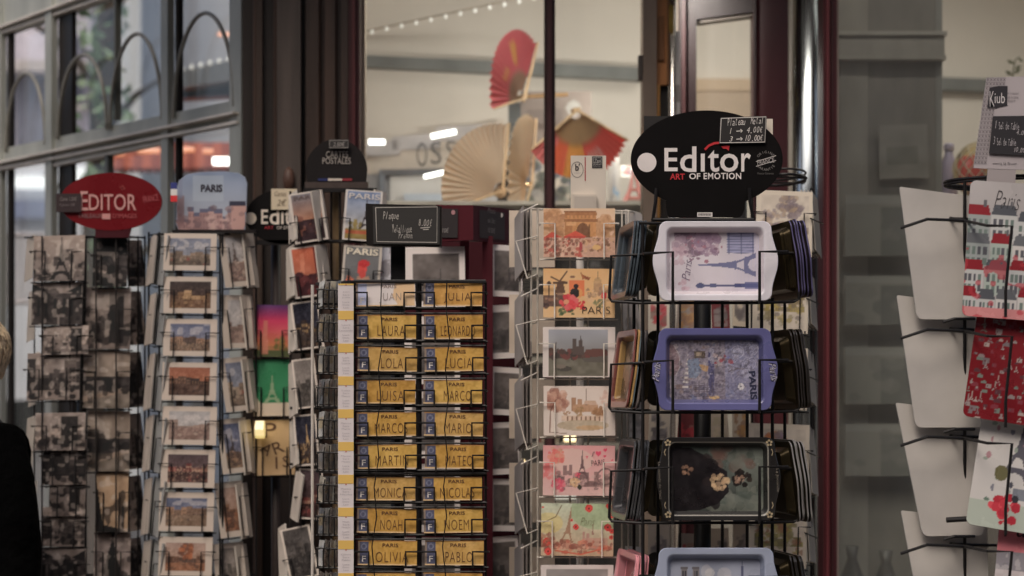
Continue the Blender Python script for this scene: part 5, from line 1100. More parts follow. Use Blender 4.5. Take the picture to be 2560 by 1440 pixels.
for r_, ((na, nb), (yt, yb)) in enumerate(zip(NM, yts)):
    for c_, nm in enumerate((na, nb)):
        x0, x1 = ((892, 1040), (1060, 1207))[c_]; x0 += (r_ % 3-1)*2; x1 += (r_ % 3-1)*2
        if r_ == 0 and c_ == 0: base, bl = (214, 204, 200), (170, 176, 206)  # yellow plate coloured pale here to paint in its glare
        else: base, bl = [(172, 130, 46), (162, 120, 38), (168, 130, 60), (174, 136, 52)][(r_*3+c_*2) % 4], (70, 72, 92)
        if r_ == 0 and c_ == 1: base = (170, 124, 48)
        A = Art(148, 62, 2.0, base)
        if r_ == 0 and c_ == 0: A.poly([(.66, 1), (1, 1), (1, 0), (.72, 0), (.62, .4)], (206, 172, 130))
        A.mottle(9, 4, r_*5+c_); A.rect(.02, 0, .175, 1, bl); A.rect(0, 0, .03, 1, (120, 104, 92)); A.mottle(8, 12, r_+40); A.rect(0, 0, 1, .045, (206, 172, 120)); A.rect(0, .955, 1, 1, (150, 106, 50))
        A.ring(.1, .76, .1, .02, tuple(min(255, q+44) for q in bl), .7)
        k = len(nm); wf = min(.092*k, .58) if k else 0
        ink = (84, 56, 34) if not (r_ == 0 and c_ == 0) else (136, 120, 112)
        tx = [('PARIS', .55 if c_ == 0 else .565, .81, .27, .15, ink, dict(bold=.015)), ('F', .105, .25, .065, .24, (196, 190, 186), dict(bold=.012))]
        if nm: tx.append((nm, .58, .33, wf, .42, ink, dict(bold=-.012, space=1.15)))
        lb = ('name plate reading JUAN, glare painted pale, beside the white name list' if nm == 'JUAN' else ('yellow name plate reading %s in the black wire rack' % nm if nm else 'yellow plate cut by the picture bottom, %s column of the plate rack' % ('left', 'right')[c_]))
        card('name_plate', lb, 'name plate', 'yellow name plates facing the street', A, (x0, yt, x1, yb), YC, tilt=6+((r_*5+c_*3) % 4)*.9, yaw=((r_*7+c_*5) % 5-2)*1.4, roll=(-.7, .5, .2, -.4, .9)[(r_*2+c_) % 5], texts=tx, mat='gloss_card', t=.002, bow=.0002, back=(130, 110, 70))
        pocket_part(rc, (x0-4, yt, x1+5, yb+2), YC-.003, WIREC, tilt=4, frac=.56, inset=.205, r=.0022, d=.012)
    m = MB(); m.tube([P(884, yt-4, 4.205), P(1214, yt-4, 4.205)], .0018, WIREC, 5); m.tube([P(884, yb+5, 4.205), P(1214, yb+5, 4.205)], .0026, WIREC, 5); m.build('cross_wire', 'wire', rc, off=rc.location)
# name list strip
m = MB(); nl_ = thing('name_list', 'white and yellow paper strip listing names down the plate rack', 'list', P(865, 1500, 4.18))
yq = 4.18; m.pbox(845, 709, 884, 1520, yq, .002, (186, 178, 178))
for k in range(11):
    yy = 695+82*k
    if k == 0: m.pbox(846, 709, 884, 713, yq-.0006, .0005, (200, 164, 70))
    else: m.pbox(845.5, yy, 884, yy+22, yq-.0006, .0005, (206, 166, 66))
    c = P(865, yy+(24 if k else 17), yq-.0008); m.flat(m.ellipse_pts(c.x, c.z, S(1.8, yq), S(1.8, yq), 10), yq-.0008, (170, 70, 50))
    for j, word in enumerate((NM[min(k, 9)][0], 'Sara', NM[min(k, 9)][1], 'Luca', 'Emma', 'Leo')):
        y1 = yy+33+j*7+(4 if j > 2 else 0)
        if word: st(m, word.title(), 865-len(word)*2.1, y1, 865+len(word)*2.1, y1+4.2, yq-.0006, (150, 142, 146))
m.build('strip', 'paper', nl_, off=nl_.location)
m = MB(); m.tube([P(781, 712, 4.24), P(781, 1800, 4.24)], .0032, (170, 162, 154), 10); m.tube([P(781, 760, 4.24), P(884, 760, 4.22)], .002, WIREC, 6); m.tube([P(781, 1500, 4.24), P(884, 1500, 4.22)], .002, WIREC, 6); m.build('side_post', 'satin', rc, off=rc.location)
# side pockets holding plates edge-on in clear sleeves
SL = [(196, 196, 190), (110, 104, 96), (168, 160, 140), (84, 92, 98)]
for r_, (yt, yb) in enumerate(yts):
    m = MB()
    for k in range(4):
        x = 797+k*14
        m.tube([P(x, yt+20, 4.22), P(x-3, yt+22, 4.205), P(x-3, yb+6, 4.205), P(x, yb+6, 4.25)], .0016, WIREC, 5)
    m.tube([P(790, yt+18, 4.21), P(846, yt+20, 4.21)], .0017, WIREC, 5); m.tube([P(790, yb+6, 4.21), P(846, yb+7, 4.21)], .002, WIREC, 5)
    m.tube([P(812, yt+5, 4.2), P(808, yt+30, 4.2), P(822, yt+34, 4.2), P(824, yt+2, 4.2)], .0012, WIREC, 5); m.build('side_pocket', 'wire', rc, off=rc.location)
    for k in range(4):
        A = Art(20, 50, 5, SL[(r_+k) % 4]); A.mottle(26, 4, r_*4+k); A.rect(.2, .3, .8, .8, [(60, 60, 56), (150, 120, 60), (90, 100, 110)][(r_+k) % 3], .5)
        card('name_plate', 'edgeways name plate, %s of four, %s pocket left of the name list' % (('leftmost', 'second', 'third', 'nearest')[k], ORD[r_]), 'name plate', 'name plates in the side pockets', A, (796+k*13, yt-2, 805+k*13, yb+2), 4.235+.006*k, yaw=-72, tilt=5, roll=(-3, 2, 4, -2)[(k+r_) % 4], w=.05, mat='gloss_card', t=.0015, back=(120, 118, 108))
# chalkboard on the pole
m = MB(); yk = 4.25
m.prism(pxs([(914, 509), (1094, 514), (1104, 517), (1104, 617), (930, 613), (916, 612)][::-1], yk), yk, yk+.02, (30, 27, 26)); hc = m.build('chalkboard', 'board', rc, off=rc.location)
m = MB(); m.prism(pxs([(932, 515), (1099, 519), (1099, 611), (934, 610)][::-1], yk-.002), yk-.003, yk-.0005, (38, 36, 34)); y_ = yk-.0038
m.stroke(pxs([(939, 519), (1093, 517), (1092, 606), (942, 604), (939, 519)], y_), .0009, y_, (150, 144, 136))
for body, x0, y0, x1, y1 in (('Plaque', 957, 527, 997, 547), ('M\u00e9tallique', 981, 561, 1030, 580), ('Pr\u00e9nom', 996, 578, 1031, 595), ('8.00\u20ac', 1046, 548, 1080, 564)): hand(m, body, x0, y0, x1, y1, y_, (158, 152, 144), 5, -2)
m.stroke(pxs([(1051, 570), (1075, 568)], y_), .0009, y_, (158, 152, 144)); m.stroke(pxs([(1058, 574), (1072, 573)], y_), .0008, y_, (158, 152, 144)); m.build('writing_panel', 'chalkboard', hc, off=rc.location)
m = MB(); m.pbox(978, 600, 1012, 720, 4.3, .03, (22, 20, 20)); m.build('board_post', 'wire', rc, off=rc.location)
# ================================================================== BURGUNDY PRINT RACK
rd = thing('print_rack', 'burgundy board rack of framed grey prints behind the name plates', 'display rack', (P(1190, 0, 4.7).x, 4.75, 0), 'revolving souvenir racks'); DO = rd.location
BG = (66, 22, 30)
m = MB(); 
for (x0, x1, y0, Y) in ((1150, 1172, 590, 4.66), (1206, 1232, 590, 4.66)): a = P(x0, y0, Y); b = P(x1, y0, Y); m.box(a.x, b.x, Y, Y+.03, .05, a.z, BG)
a = P(1172, 760, 4.68); b = P(1206, 0, 4.68); m.box(a.x, b.x, 4.68, 4.69, .05, a.z, (52, 18, 24)); m.box(P(1010, 0, 4.8).x, P(1300, 0, 4.8).x, 4.85, 4.87, .05, P(0, 600, 4.8).z, (56, 20, 26)); m.build('backboard', 'board', rd, off=DO)
m = MB(); m.box(P(1030, 0, 4.8).x, P(1290, 0, 4.8).x, 4.68, 5.0, 0, .06, (40, 16, 22)); m.build('plinth', 'board', rd, off=DO)
m = MB(); Yh = 4.6
m.quadbox([P(1090, 604, Yh), P(1183, 600, Yh), P(1183, 513, Yh), P(1090, 512, Yh)], (0, .02, 0), (70, 22, 30)); m.quadbox([P(1183, 600, Yh), P(1290, 612, 4.78), P(1290, 524, 4.78), P(1183, 513, Yh)], (0, .02, 0), (64, 30, 38)); hd = m.build('header_board', 'board', rd, off=DO)
m = MB(); m.quadbox([P(1102, 594, Yh-.003), P(1144, 594, Yh-.003), P(1145, 523, Yh-.003), P(1102, 521, Yh-.003)], (0, .002, 0), (34, 27, 28)); c = P(1133, 531, Yh-.004); m.flat(m.ellipse_pts(c.x, c.z, S(5, 4.6), S(6, 4.6), 12), Yh-.0042, (160, 110, 112))
st(m, '10\u20ac', 1106, 570, 1122, 582, Yh-.0042, (130, 124, 120), shear=.2); m.build('price_card', 'chalkboard', hd, off=DO)
m = MB(); f = lambda px: Yh+(px-1183)/107*.18-.004
m.quadbox([P(1199, 594, f(1199)), P(1262, 600, f(1262)), P(1262, 532, f(1262)), P(1199, 524, f(1199))], (0, .003, 0), (48, 42, 44))
q = MB()
for i, wd in enumerate(('Photo', 'noir blanc', '10.00\u20ac')): q.text(wd, 0, .03-.022*i, .035, .012, 0, (120, 114, 112), shear=.2, bold=-.01)
put(q, m, P(1229, 560, f(1229)-.003), (0, 0, math.atan2(.18, S(107, 4.6)))); c = P(1254, 538, f(1254)-.003); m.flat(m.ellipse_pts(c.x, c.z, .003, .005, 10), c.y, (150, 144, 140)); m.build('price_card', 'chalkboard', hd, off=DO)
def print_art(seed, w_, h_):
    A = Art(w_, h_, 3.2, (190, 180, 174)); A.win(.13, .11, .9, .88); A.fill((92, 84, 80)); A.mottle(16, 4, seed); A.blobs(seed, 26, (0, 0, 1, .5), .04, .12, [(62, 56, 54), (96, 87, 83), (52, 48, 47)], .5)
    if seed % 2: A.eif(.6, .0, .7, (58, 53, 52), 90, .7)
    else: A.skyline(seed, 0, 1, .1, .1, .35, 5, [(58, 54, 52), (70, 64, 62)])
    A.mottle(8, 14, seed+4); return A
for i, (x0, ya, x1, yb) in enumerate(((1224, 612, 1306, 742), (1220, 762, 1304, 896), (1222, 918, 1304, 1038), (1220, 1056, 1306, 1186), (1222, 1198, 1304, 1328), (1220, 1342, 1304, 1470))):
    card('print', 'white bordered grey print, %s down the right of the burgundy rack' % ORD[i], 'print', 'prints on the burgundy rack', print_art(i+3, x1-x0, yb-ya), (x0, ya, x1, yb), 4.7, yaw=18, tilt=6, roll=(2, -3, 3, -2, 2, -3)[i], t=.003)
card('print', 'large white bordered grey print with a faint tower right of the chalkboard post', 'print', 'prints on the burgundy rack', print_art(41, 150, 180), (1012, 616, 1164, 770), 4.62, tilt=5, roll=-1)
for i, (ya, yb) in enumerate(((790, 960), (975, 1145), (1160, 1330), (1345, 1500))):
    card('print', 'grey print glimpsed behind the plates, %s of four under the large print' % ORD[i], 'print', 'prints on the burgundy rack', print_art(60+i*2, 150, 170), (1010, ya, 1150, yb), 4.62, tilt=5)
# ================================================================== POSTER CARD RACK with gold pole and half-round sign
re_ = rack('poster_card_rack', 'gold poled rack of poster cards under a black half-round sign', 838, 4.95, .0125, 470, (104, 82, 52)); EO = re_.location
YE = 4.85
m = MB(); pts = [(768, 455), (764, 425)]+[(841-77*math.cos(R(a)), 425-77*math.sin(R(a))) for a in range(6, 176, 6)]+[(918, 425), (915, 455)]
m.prism(pxs(pts, 4.9)[::-1], 4.9, 4.91, (30, 27, 27)); y_ = 4.898
st(m, 'CARTES', 815, 378, 870, 394, y_, (140, 132, 124), bold=.005); st(m, 'POSTALES', 806, 394, 877, 410, y_, (140, 132, 124), bold=.005)
a = P(822, 452, y_); b = P(848, 446, y_)
for x0, x1, c_ in ((795, 820, (40, 46, 84)), (820, 855, (170, 158, 146)), (855, 880, (120, 40, 46))): a = P(x0, 452, y_); b = P(x1, 446, y_); m.add([(a.x, y_, a.z), (b.x, y_, a.z), (b.x, y_, b.z), (a.x, y_, b.z)], [(0, 1, 2, 3)], c_)
hs = m.build('header_sign', 'board', re_, off=EO)
m = MB(); m.pbox(822, 349, 872, 371, 4.885, .003, (38, 35, 34)); m.stroke(pxs([(824, 351), (870, 351), (870, 369), (824, 369), (824, 351)], 4.884), .0007, 4.884, (130, 124, 118)); st(m, '2.50\u20ac', 833, 355, 862, 366, 4.884, (140, 134, 128), shear=.2); m.build('price_card', 'chalkboard', hs, off=EO)
m = MB(); m.pbox(762, 455, 920, 475, 4.9, .02, (62, 52, 48)); m.pbox(758, 470, 942, 480, 4.88, .012, (24, 22, 22)); m.build('sign_ledge', 'wire', re_, off=EO)
m = MB()
for yy in (602, 605, 702, 748, 880, 1020, 1160): m.tube([P(725, yy, 4.87), P(955, yy, 4.87)], .003, (22, 20, 20), 6)
for x in (726, 828, 850): m.tube([P(x, 478, 4.92), Vector((P(x, 478, 4.92).x, 4.92, .05))], .003, (30, 26, 24), 6)
m.build('wire_frame', 'wire', re_, off=EO)
def poster(seed, kind, tower=True):
    A = Art(84, 124, 2.6, (184, 172, 160)); A.win(.08, .04, .92, .96); photo(A, seed, kind, tower); return A
def a_dusk(s_):
    A = Art(84, 124, 2.6, (176, 166, 156)); A.win(.08, .04, .92, .96); A.grad((150, 100, 74), (104, 100, 106), .4, 1); A.rect(0, 0, 1, .45, (44, 28, 32)); A.blobs(s_, 20, (0, .1, 1, .5), .04, .1, [(40, 26, 30), (58, 36, 38), (110, 66, 52)], .8); A.mottle(9, 9, s_); return A
def a_orange(s_):
    A = Art(84, 124, 2.6, (176, 166, 156)); A.win(.08, .04, .92, .96); A.grad((150, 84, 60), (172, 84, 54), .4, 1); A.rect(0, 0, 1, .42, (58, 26, 28)); A.poly([(.2, .4), (.3, .9), (.42, .9), (.4, .4)], (186, 116, 86), .6); A.rect(.8, .3, 1, 1, (110, 50, 40)); A.blobs(s_, 16, (0, .05, 1, .45), .04, .1, [(50, 22, 26), (84, 36, 36)], .8); A.mottle(9, 9, s_); return A
def a_parisred():
    A = Art(96, 90, 2.4, (170, 160, 148)); A.win(.06, .0, .94, .97); A.fill((96, 96, 96)); A.mottle(8, 4, 3); A.poly([(0, 0), (.1, .3), (.3, .2), (.3, 0)], (176, 96, 70)); A.poly([(.3, 0), (.4, .28), (.72, .3), (.95, 0)], (150, 116, 96)); A.ell(.52, .46, .14, .16, (186, 60, 52)); A.ell(.56, .6, .18, .09, (170, 36, 38)); A.ell(.54, .34, .1, .1, (176, 60, 52)); return A
def a_pariseif():
    A = Art(92, 126, 2.2, (176, 170, 164)); A.win(.07, .03, .93, .97); A.grad((170, 160, 146), (104, 120, 150)); A.mottle(10, 4, 5); A.eif(.62, .2, .66, (52, 44, 46), 90, .95, 1.15); A.rect(0, 0, 1, .22, (124, 104, 52)); A.crown(3, .3, .26, .14, [(110, 96, 50), (130, 112, 60)], 20); A.rect(0, .1, 1, .17, (160, 70, 44), .8); A.mottle(10, 12, 6); return A
for i, (rc_, A, rl, lb, tx) in enumerate((
    ((738, 478, 822, 604), a_dusk(8), -9, 'tall poster card of a dark rooftop sunset, first down left of the gold pole', [('PARIS', .5, .9, .7, .08, (90, 76, 72), dict(bold=.01))]),
    ((738, 614, 818, 742), a_orange(9), -8, 'tall orange and dark red poster card, second down left of the gold pole', []),
    ((740, 752, 812, 872), poster(11, 'night', False), -8, 'dark card with a red band, third down left of the gold pole', []),
    ((742, 896, 800, 1020), poster(12, 'gray', False), -7, 'grey landmark card, fourth down left of the gold pole', []),
    ((742, 1036, 800, 1164), poster(13, 'night', True), -5, 'dusky blue tower card, fifth down left of the gold pole', []),
    ((740, 1172, 800, 1298), poster(14, 'red', False), 3, 'orange red facade card, sixth down left of the gold pole', []),
    ((724, 1316, 800, 1446), poster(15, 'dim', False), -12, 'dark slanted card, seventh down left of the gold pole', []),
    ((855, 475, 948, 602), a_pariseif(), 4, 'poster card of a tower over lawns, right of the gold pole', [('PARIS', .52, .88, .84, .11, (176, 170, 166), dict(bold=.012))]),
    ((852, 614, 948, 720), a_parisred(), 4, 'poster card of a red bereted figure, second down right of the gold pole', [('PARIS', .5, .86, .82, .16, (200, 190, 170), dict(bold=.03))]))):
    card('poster_card', lb, 'poster card', 'poster cards on the gold poled rack', A, rc_, YE, tilt=5, roll=rl, yaw=0, texts=tx, mat='gloss_card')
    pocket_part(re_, rc_, YE, WIREC, tilt=5, roll=rl, frac=.42, inset=.18, r=.0018, d=.012)
for i, (xa, xb, ya, yb, rl, sd_) in enumerate(((722, 742, 478, 604, -12, 'left'), (800, 822, 476, 600, -11, 'right'), (716, 736, 612, 745, -12, 'left'), (804, 824, 612, 720, -6, 'right'), (722, 740, 752, 880, -12, 'left'), (724, 742, 900, 1040, -14, 'left'), (728, 744, 1046, 1166, -14, 'left'), (728, 742, 1180, 1300, 10, 'left'), (700, 716, 1312, 1450, -16, 'left'))):
    A = Art(30, 120, 6, (170, 160, 148)); A.mottle(10, 4, i)
    card('poster_card', 'white card edge on the %s of the %s poster card left of the gold pole' % (sd_, ORD[[0, 0, 1, 1, 2, 3, 4, 5, 6][i]]), 'poster card', 'spare poster cards seen edgeways', A, (xa, ya, xb, yb), YE+.015, tilt=4, roll=rl, yaw=-64 if sd_ == 'left' else 64, w=.05, t=.004)
A = Art(40, 110, 4, (176, 166, 154)); A.mottle(10, 4, 2)
card('poster_card', 'white card edge right of the tower poster card on the gold poled rack', 'poster card', 'spare poster cards seen edgeways', A, (942, 476, 962, 600), YE+.02, tilt=4, roll=5, yaw=60, w=.05, t=.004)
A = Art(60, 110, 4, (150, 146, 150)); A.blobs(2, 16, (0, 0, 1, 1), .1, .2, [(176, 176, 186), (130, 124, 128), (190, 190, 196)], .7)
card('poster_card', 'shiny silver card just left of the chalkboard post', 'poster card', 'poster cards on the gold poled rack', A, (930, 618, 978, 730), YE+.03, tilt=4, roll=3, mat='gloss_card')
# ================================================================== SECOND EDITOR RACK (round black sign, bright cards)
rf = rack('bright_card_rack', 'dark rack of bright cards under a partly hidden round black sign', 690, 5.12, .012, 610, (40, 32, 30)); FO = rf.location
YF = 5.06
m = MB(); m.prism(pxs([(706+92*math.cos(R(a)), 542-68*math.sin(R(a))) for a in range(0, 360, 6)], YF), YF, YF+.008, (16, 14, 14)); y_ = YF-.0015
c = P(627, 546, y_); m.flat(m.ellipse_pts(c.x, c.z, S(14, y_), S(15, y_), 24), y_, (180, 166, 148)); st(m, 'E', 653, 524, 670, 560, y_, (186, 174, 160), bold=.015); st(m, 'd', 674, 520, 698, 561, y_, (186, 174, 160), bold=.015); st(m, '\u0131', 703, 530, 709, 560, y_, (186, 174, 160), bold=.015); st(m, 't', 712, 524, 726, 561, y_, (186, 174, 160), bold=.015); st(m, 'or', 730, 530, 772, 561, y_, (186, 174, 160), bold=.015)
st(m, 'ART', 661, 565, 684, 573, y_, (150, 40, 50)); st(m, 'OF EMOTION', 692, 565, 756, 573, y_, (170, 160, 150))
hs = m.build('header_sign', 'board', rf, off=FO)
m = MB(); m.pbox(678, 472, 742, 524, YF-.008, .003, (176, 162, 136)); st(m, 'Cartes', 686, 478, 716, 490, YF-.0092, (120, 104, 84), shear=.3); st(m, '2\u20ac', 692, 498, 716, 514, YF-.0092, (120, 104, 84), shear=.3); m.build('price_card', 'card', hs, off=FO)
m = MB(); m.pbox(640, 600, 735, 612, YF, .01, (24, 22, 22)); m.build('sign_bracket', 'wire', rf, off=FO)
def a_sunsetbright():
    A = Art(88, 130, 2.6, (150, 90, 60)); A.grad((160, 110, 60), (90, 50, 84)); A.grad((176, 110, 66), (180, 40, 80), .2, .7); A.grad((180, 40, 80), (80, 46, 96), .7, 1); A.mottle(12, 4, 3); A.rect(0, 0, 1, .12, (70, 76, 46)); A.crown(3, .78, .25, .14, [(84, 80, 40), (110, 100, 50)], 16); A.poly([(.2, .05), (.26, .7), (.36, .7), (.4, .05)], (176, 104, 84), .8); return A
def a_green():
    A = Art(92, 140, 2.6, (36, 110, 70)); A.fill((38, 112, 72)); A.mottle(9, 4, 3); A.rect(0, 0, 1, .24, (176, 160, 140)); A.eif(.5, .22, .5, (150, 150, 120), 90, .7, 1.5); A.poly([(0, .22), (0, .4), (.2, .22)], (176, 160, 140)); return A
def a_gold():
    A = Art(100, 140, 2.6, (170, 140, 96)); A.grad((150, 122, 86), (176, 146, 100)); A.mottle(10, 4, 4); return A
for rc_, A, rl, lb, tx in (((634, 762, 724, 892), a_sunsetbright(), 1, 'magenta to orange sunset card on the rack behind the white matted cards', []),
                       ((634, 898, 728, 1040), a_green(), -1, 'emerald green card with a pale tower between two card racks', []),
                       ((636, 1050, 738, 1188), a_gold(), -2, 'gold card with large scattered brown letters below the green card', [('P', .42, .82, .3, .26, (84, 60, 44), {}), ('A', .32, .48, .26, .2, (84, 60, 44), dict(rot=-40)), ('R', .6, .5, .26, .22, (84, 60, 44), dict(rot=20)), ('I', .55, .22, .05, .22, (84, 60, 44), {}), ('S', .78, .24, .16, .2, (84, 60, 44), {})])):
    card('postcard', lb, 'postcard', 'bright cards under the round black sign', A, rc_, YF, tilt=5, roll=rl, texts=tx, mat='gloss_card'); pocket_part(rf, rc_, YF, WIREC, tilt=5, frac=.5, inset=.2, r=.0018, d=.012)
# ================================================================== WHITE MATTED PHOTO CARD RACK (pale blue header)
rg_ = rack('photo_card_rack', 'black rack of white matted photo cards under a pale blue arched header', 520, 5.12, .012, 580); GO = rg_.location
YG = 4.98
m = MB(); Yh = 5.02
pts = [(447, 578), (440, 560), (443, 470), (447, 452), (466, 436), (500, 430), (560, 428), (596, 432), (612, 442), (618, 458), (616, 520), (612, 578)]
w0, w1 = P(438, 0, Yh).x, P(620, 0, Yh).x; z1, z0 = P(0, 426, Yh).z, P(0, 580, Yh).z
m.prism(pxs(pts, Yh)[::-1], Yh, Yh+.006, (126, 136, 152))
A = Art(182, 154, 2.4, (126, 138, 156)); A.grad((150, 152, 158), (112, 126, 150)); A.mottle(9, 4, 5); A.skyline(4, 0, 1, .0, .18, .42, 11, [(150, 116, 112), (132, 102, 100), (164, 132, 126)], (104, 78, 80), (84, 84, 104)); A.rect(.24, .5, .66, .92, (150, 160, 168), .5); A.rect(.75, .42, .97, .5, (44, 44, 60)); A.rect(.77, .0, 1, .42, (160, 124, 116)); A.blobs(8, 40, (.0, .0, 1, .4), .02, .05, [(120, 92, 92), (170, 140, 132), (96, 76, 80)], .6); A.rect(.0, .1, .12, .6, (120, 90, 90), .7); A.rect(.05, .55, .1, .9, (110, 116, 136), .7)
# picture clipped to the arched outline
from itertools import chain
nx, ny = A.nx, A.ny; mask = np.zeros((ny, nx), bool); PX = 438+A.uu*182; PY = 580-A.vv*154
for i in range(len(pts)):
    (xa, ya), (xb, yb) = pts[i], pts[(i+1) % len(pts)]
    if ya != yb: mask ^= ((ya > PY) != (yb > PY)) & (PX < (xb-xa)*(PY-ya)/(yb-ya)+xa)
idx = np.arange(nx*ny).reshape(ny, nx); ok = mask[:-1, :-1] & mask[1:, :-1] & mask[:-1, 1:] & mask[1:, 1:]
V = np.stack([w0+A.uu*(w1-w0), np.full(A.uu.shape, Yh-.001), z0+A.vv*(z1-z0)], -1).reshape(-1, 3)
m.add(V, np.stack([idx[:-1, :-1][ok], idx[:-1, 1:][ok], idx[1:, 1:][ok], idx[1:, :-1][ok]], -1).tolist(), alb(A.C).reshape(-1, 3))
st(m, 'PARIS', 502, 461, 556, 480, Yh-.002, (48, 46, 56), bold=.04)
m.build('header_sign', 'card', rg_, off=GO)
m = MB(); m.pbox(430, 574, 640, 582, 5.0, .02, (24, 20, 20)); m.build('sign_ledge', 'wire', rg_, off=GO)
m = MB()
for k, c_ in enumerate(((50, 56, 110), (190, 186, 180), (190, 36, 40))): c = P(437, 466+16*k, 5.0); m.box(c.x-S(8, 5), c.x+S(8, 5), 4.985, 4.99, c.z-S(8, 5), c.z+S(8, 5), c_)
m.build('flag_badge', 'satin', rg_, off=GO)
uprights(rg_, [(556, 5.0, 580), (398, 5.02, 580), (372, 5.08, 580), (640, 5.06, 580), (550, 5.0, 580)], WIREC, .0026, [[(398, 585, 5.0), (560, 585, 5.0), (640, 588, 5.08), (372, 588, 5.12)], [(398, 1440, 5.0), (560, 1440, 5.0), (640, 1436, 5.08), (372, 1436, 5.12)]])
GM = [((408, 583, 540, 676), 'day', 'a pale street of buildings'), ((408, 691, 541, 783), 'amber', 'an amber lit night facade'), ((407, 797, 541, 890), 'blue', 'a blue sky over brick roofs'), ((404, 906, 540, 1001), 'sunset', 'an orange sunset boulevard'), ((404, 1016, 540, 1112), 'pale', 'pink stone columns'), ((401, 1124, 536, 1219), 'red', 'a red cafe corner'), ((396, 1231, 533, 1328), 'blue', 'a river bank under blue clouds'), ((395, 1343, 529, 1440), 'autumn', 'an autumn tree by water'), ((394, 1456, 528, 1550), 'day', 'a cropped street')]
for i, (rc_, kd, ds_) in enumerate(GM):
    A = Art(rc_[2]-rc_[0], rc_[3]-rc_[1], 2.3, (168, 154, 141)); A.win(.12, .13, .88, .86); photo(A, 100+i, kd, False, kd == 'autumn')
    card('photo_card', 'white matted landscape card of %s, under the pale blue header' % ds_, 'photo card', 'white matted photo cards facing out', A, rc_, YG, tilt=6, roll=(.6, .5, .6, .8, .8, .8, .8, 1, 1)[i])
    pocket_part(rg_, rc_, YG, WIREC, tilt=6, roll=.7, frac=.62, inset=.2, r=.0016, d=.012)
GR = [((566, 580, 636, 716), 'pale', 'a tower over roofs'), ((562, 737, 632, 870), 'pale', 'a street and red figure'), ((568, 893, 634, 1027), 'day', 'brick chimneys'), ((560, 1046, 628, 1182), 'blue', 'a statue against deep blue'), ((555, 1204, 620, 1342), 'autumn', 'a stone bridge arch'), ((546, 1358, 618, 1494), 'gray', 'a dark iron bridge')]
for i, (rc_, kd, ds_) in enumerate(GR):
    A = Art(rc_[2]-rc_[0], rc_[3]-rc_[1], 2.3, (166, 153, 140)); A.win(.2, .1, .84, .9); photo(A, 120+i, kd, i in (0, 3))
    card('photo_card', 'upright matted card of %s, right of the landscape cards' % ds_, 'photo card', 'white matted upright photo cards', A, rc_, YG+.03, yaw=28, tilt=7, roll=(-6, -1, -6, -5, -5, -3)[i])
    pocket_part(rg_, rc_, YG+.03, WIREC, tilt=7, yaw=28, roll=-4, frac=.72, inset=.22, r=.0016, d=.012)
    A = Art(20, 130, 6, (170, 158, 144))
    card('photo_card', 'white card edge right of the %s upright matted card' % ORD[i], 'photo card', 'spare photo cards seen edgeways', A, (rc_[2]-8, rc_[1]+4, rc_[2]+4, rc_[3]+3), YG+.06, yaw=66, tilt=5, roll=-4, w=.05, t=.004)
for i, (ya, yb) in enumerate(((588, 712), (735, 862), (885, 1024), (1040, 1178), (1196, 1336), (1352, 1490))):
    for k in range(2):
        A = Art(40, 130, 5, [(128, 128, 126), (160, 148, 136)][k]); A.mottle(12, 3, i+k)
        card('photo_card', '%s card edge left of the matted landscape cards, %s row' % (('blue grey', 'cream')[k], ORD[i]), 'photo card', 'photo cards turned edgeways on the left', A, (384-k*22-i*3, ya, 402-k*18-i*3, yb), YG+.04+.03*k, yaw=-62-k*6, tilt=6, roll=(4, 3, 5, 6, 7, 6)[i]*(1 if k == 0 else -1), w=.085, t=.003, back=(110, 106, 102))
    pocket_part(rg_, (372-i*3, ya, 410-i*3, yb), YG+.04, WIREC, tilt=6, yaw=-60, frac=.6, inset=.2, r=.0016, d=.012, name='side_pocket')
# ================================================================== BLACK AND WHITE CARD RACK (red oval sign)
rh = rack('grey_card_rack', 'dark rack of black and white cards under a red oval sign, at far left', 205, 5.2, .012, 590); HO = rh.location
YH = 5.05
m = MB(); Yh = 5.05
m.prism(pxs([(277+128*math.cos(R(a)), 504-72*math.sin(R(a))) for a in range(0, 360, 5)], Yh), Yh, Yh+.008, (96, 3, 13)); m.prism(pxs([(238, 566), (238, 594), (322, 594), (332, 560)], Yh+.001)[::-1][::-1], Yh+.001, Yh+.007, (60, 20, 26)); y_ = Yh-.0015
st(m, 'E', 201, 478, 220, 526, y_, (176, 128, 122), bold=.008); st(m, 'DITOR', 222, 485, 341, 526, y_, (176, 128, 122), bold=.008); st(m, 'TABLEAUX', 195, 534, 256, 545, y_, (120, 84, 84), bold=.01); a = P(255, 548, y_); b = P(276, 534, y_); m.add([(a.x, y_, a.z), (b.x, y_, a.z), (b.x, y_, b.z), (a.x, y_, b.z)], [(0, 1, 2, 3)], (176, 120, 116))
st(m, 'D\'IMAGES', 282, 534, 342, 545, y_, (156, 74, 76)); st(m, 'FRANCE', 358, 488, 396, 504, y_, (160, 74, 78), rot=10); m.stroke(pxs([(300, 470), (306, 464), (312, 472), (304, 474)], y_), .001, y_, (150, 70, 66))
hs = m.build('header_sign', 'satin', rh, off=HO)
m = MB(); m.pbox(140, 484, 202, 530, Yh-.008, .003, (40, 26, 28)); st(m, 'Carte 1.50\u20ac', 150, 492, 192, 502, Yh-.0092, (110, 100, 98), shear=.2); st(m, '4 pour 5\u20ac', 148, 508, 188, 517, Yh-.0092, (100, 90, 90), shear=.2); m.build('price_card', 'chalkboard', hs, off=HO)
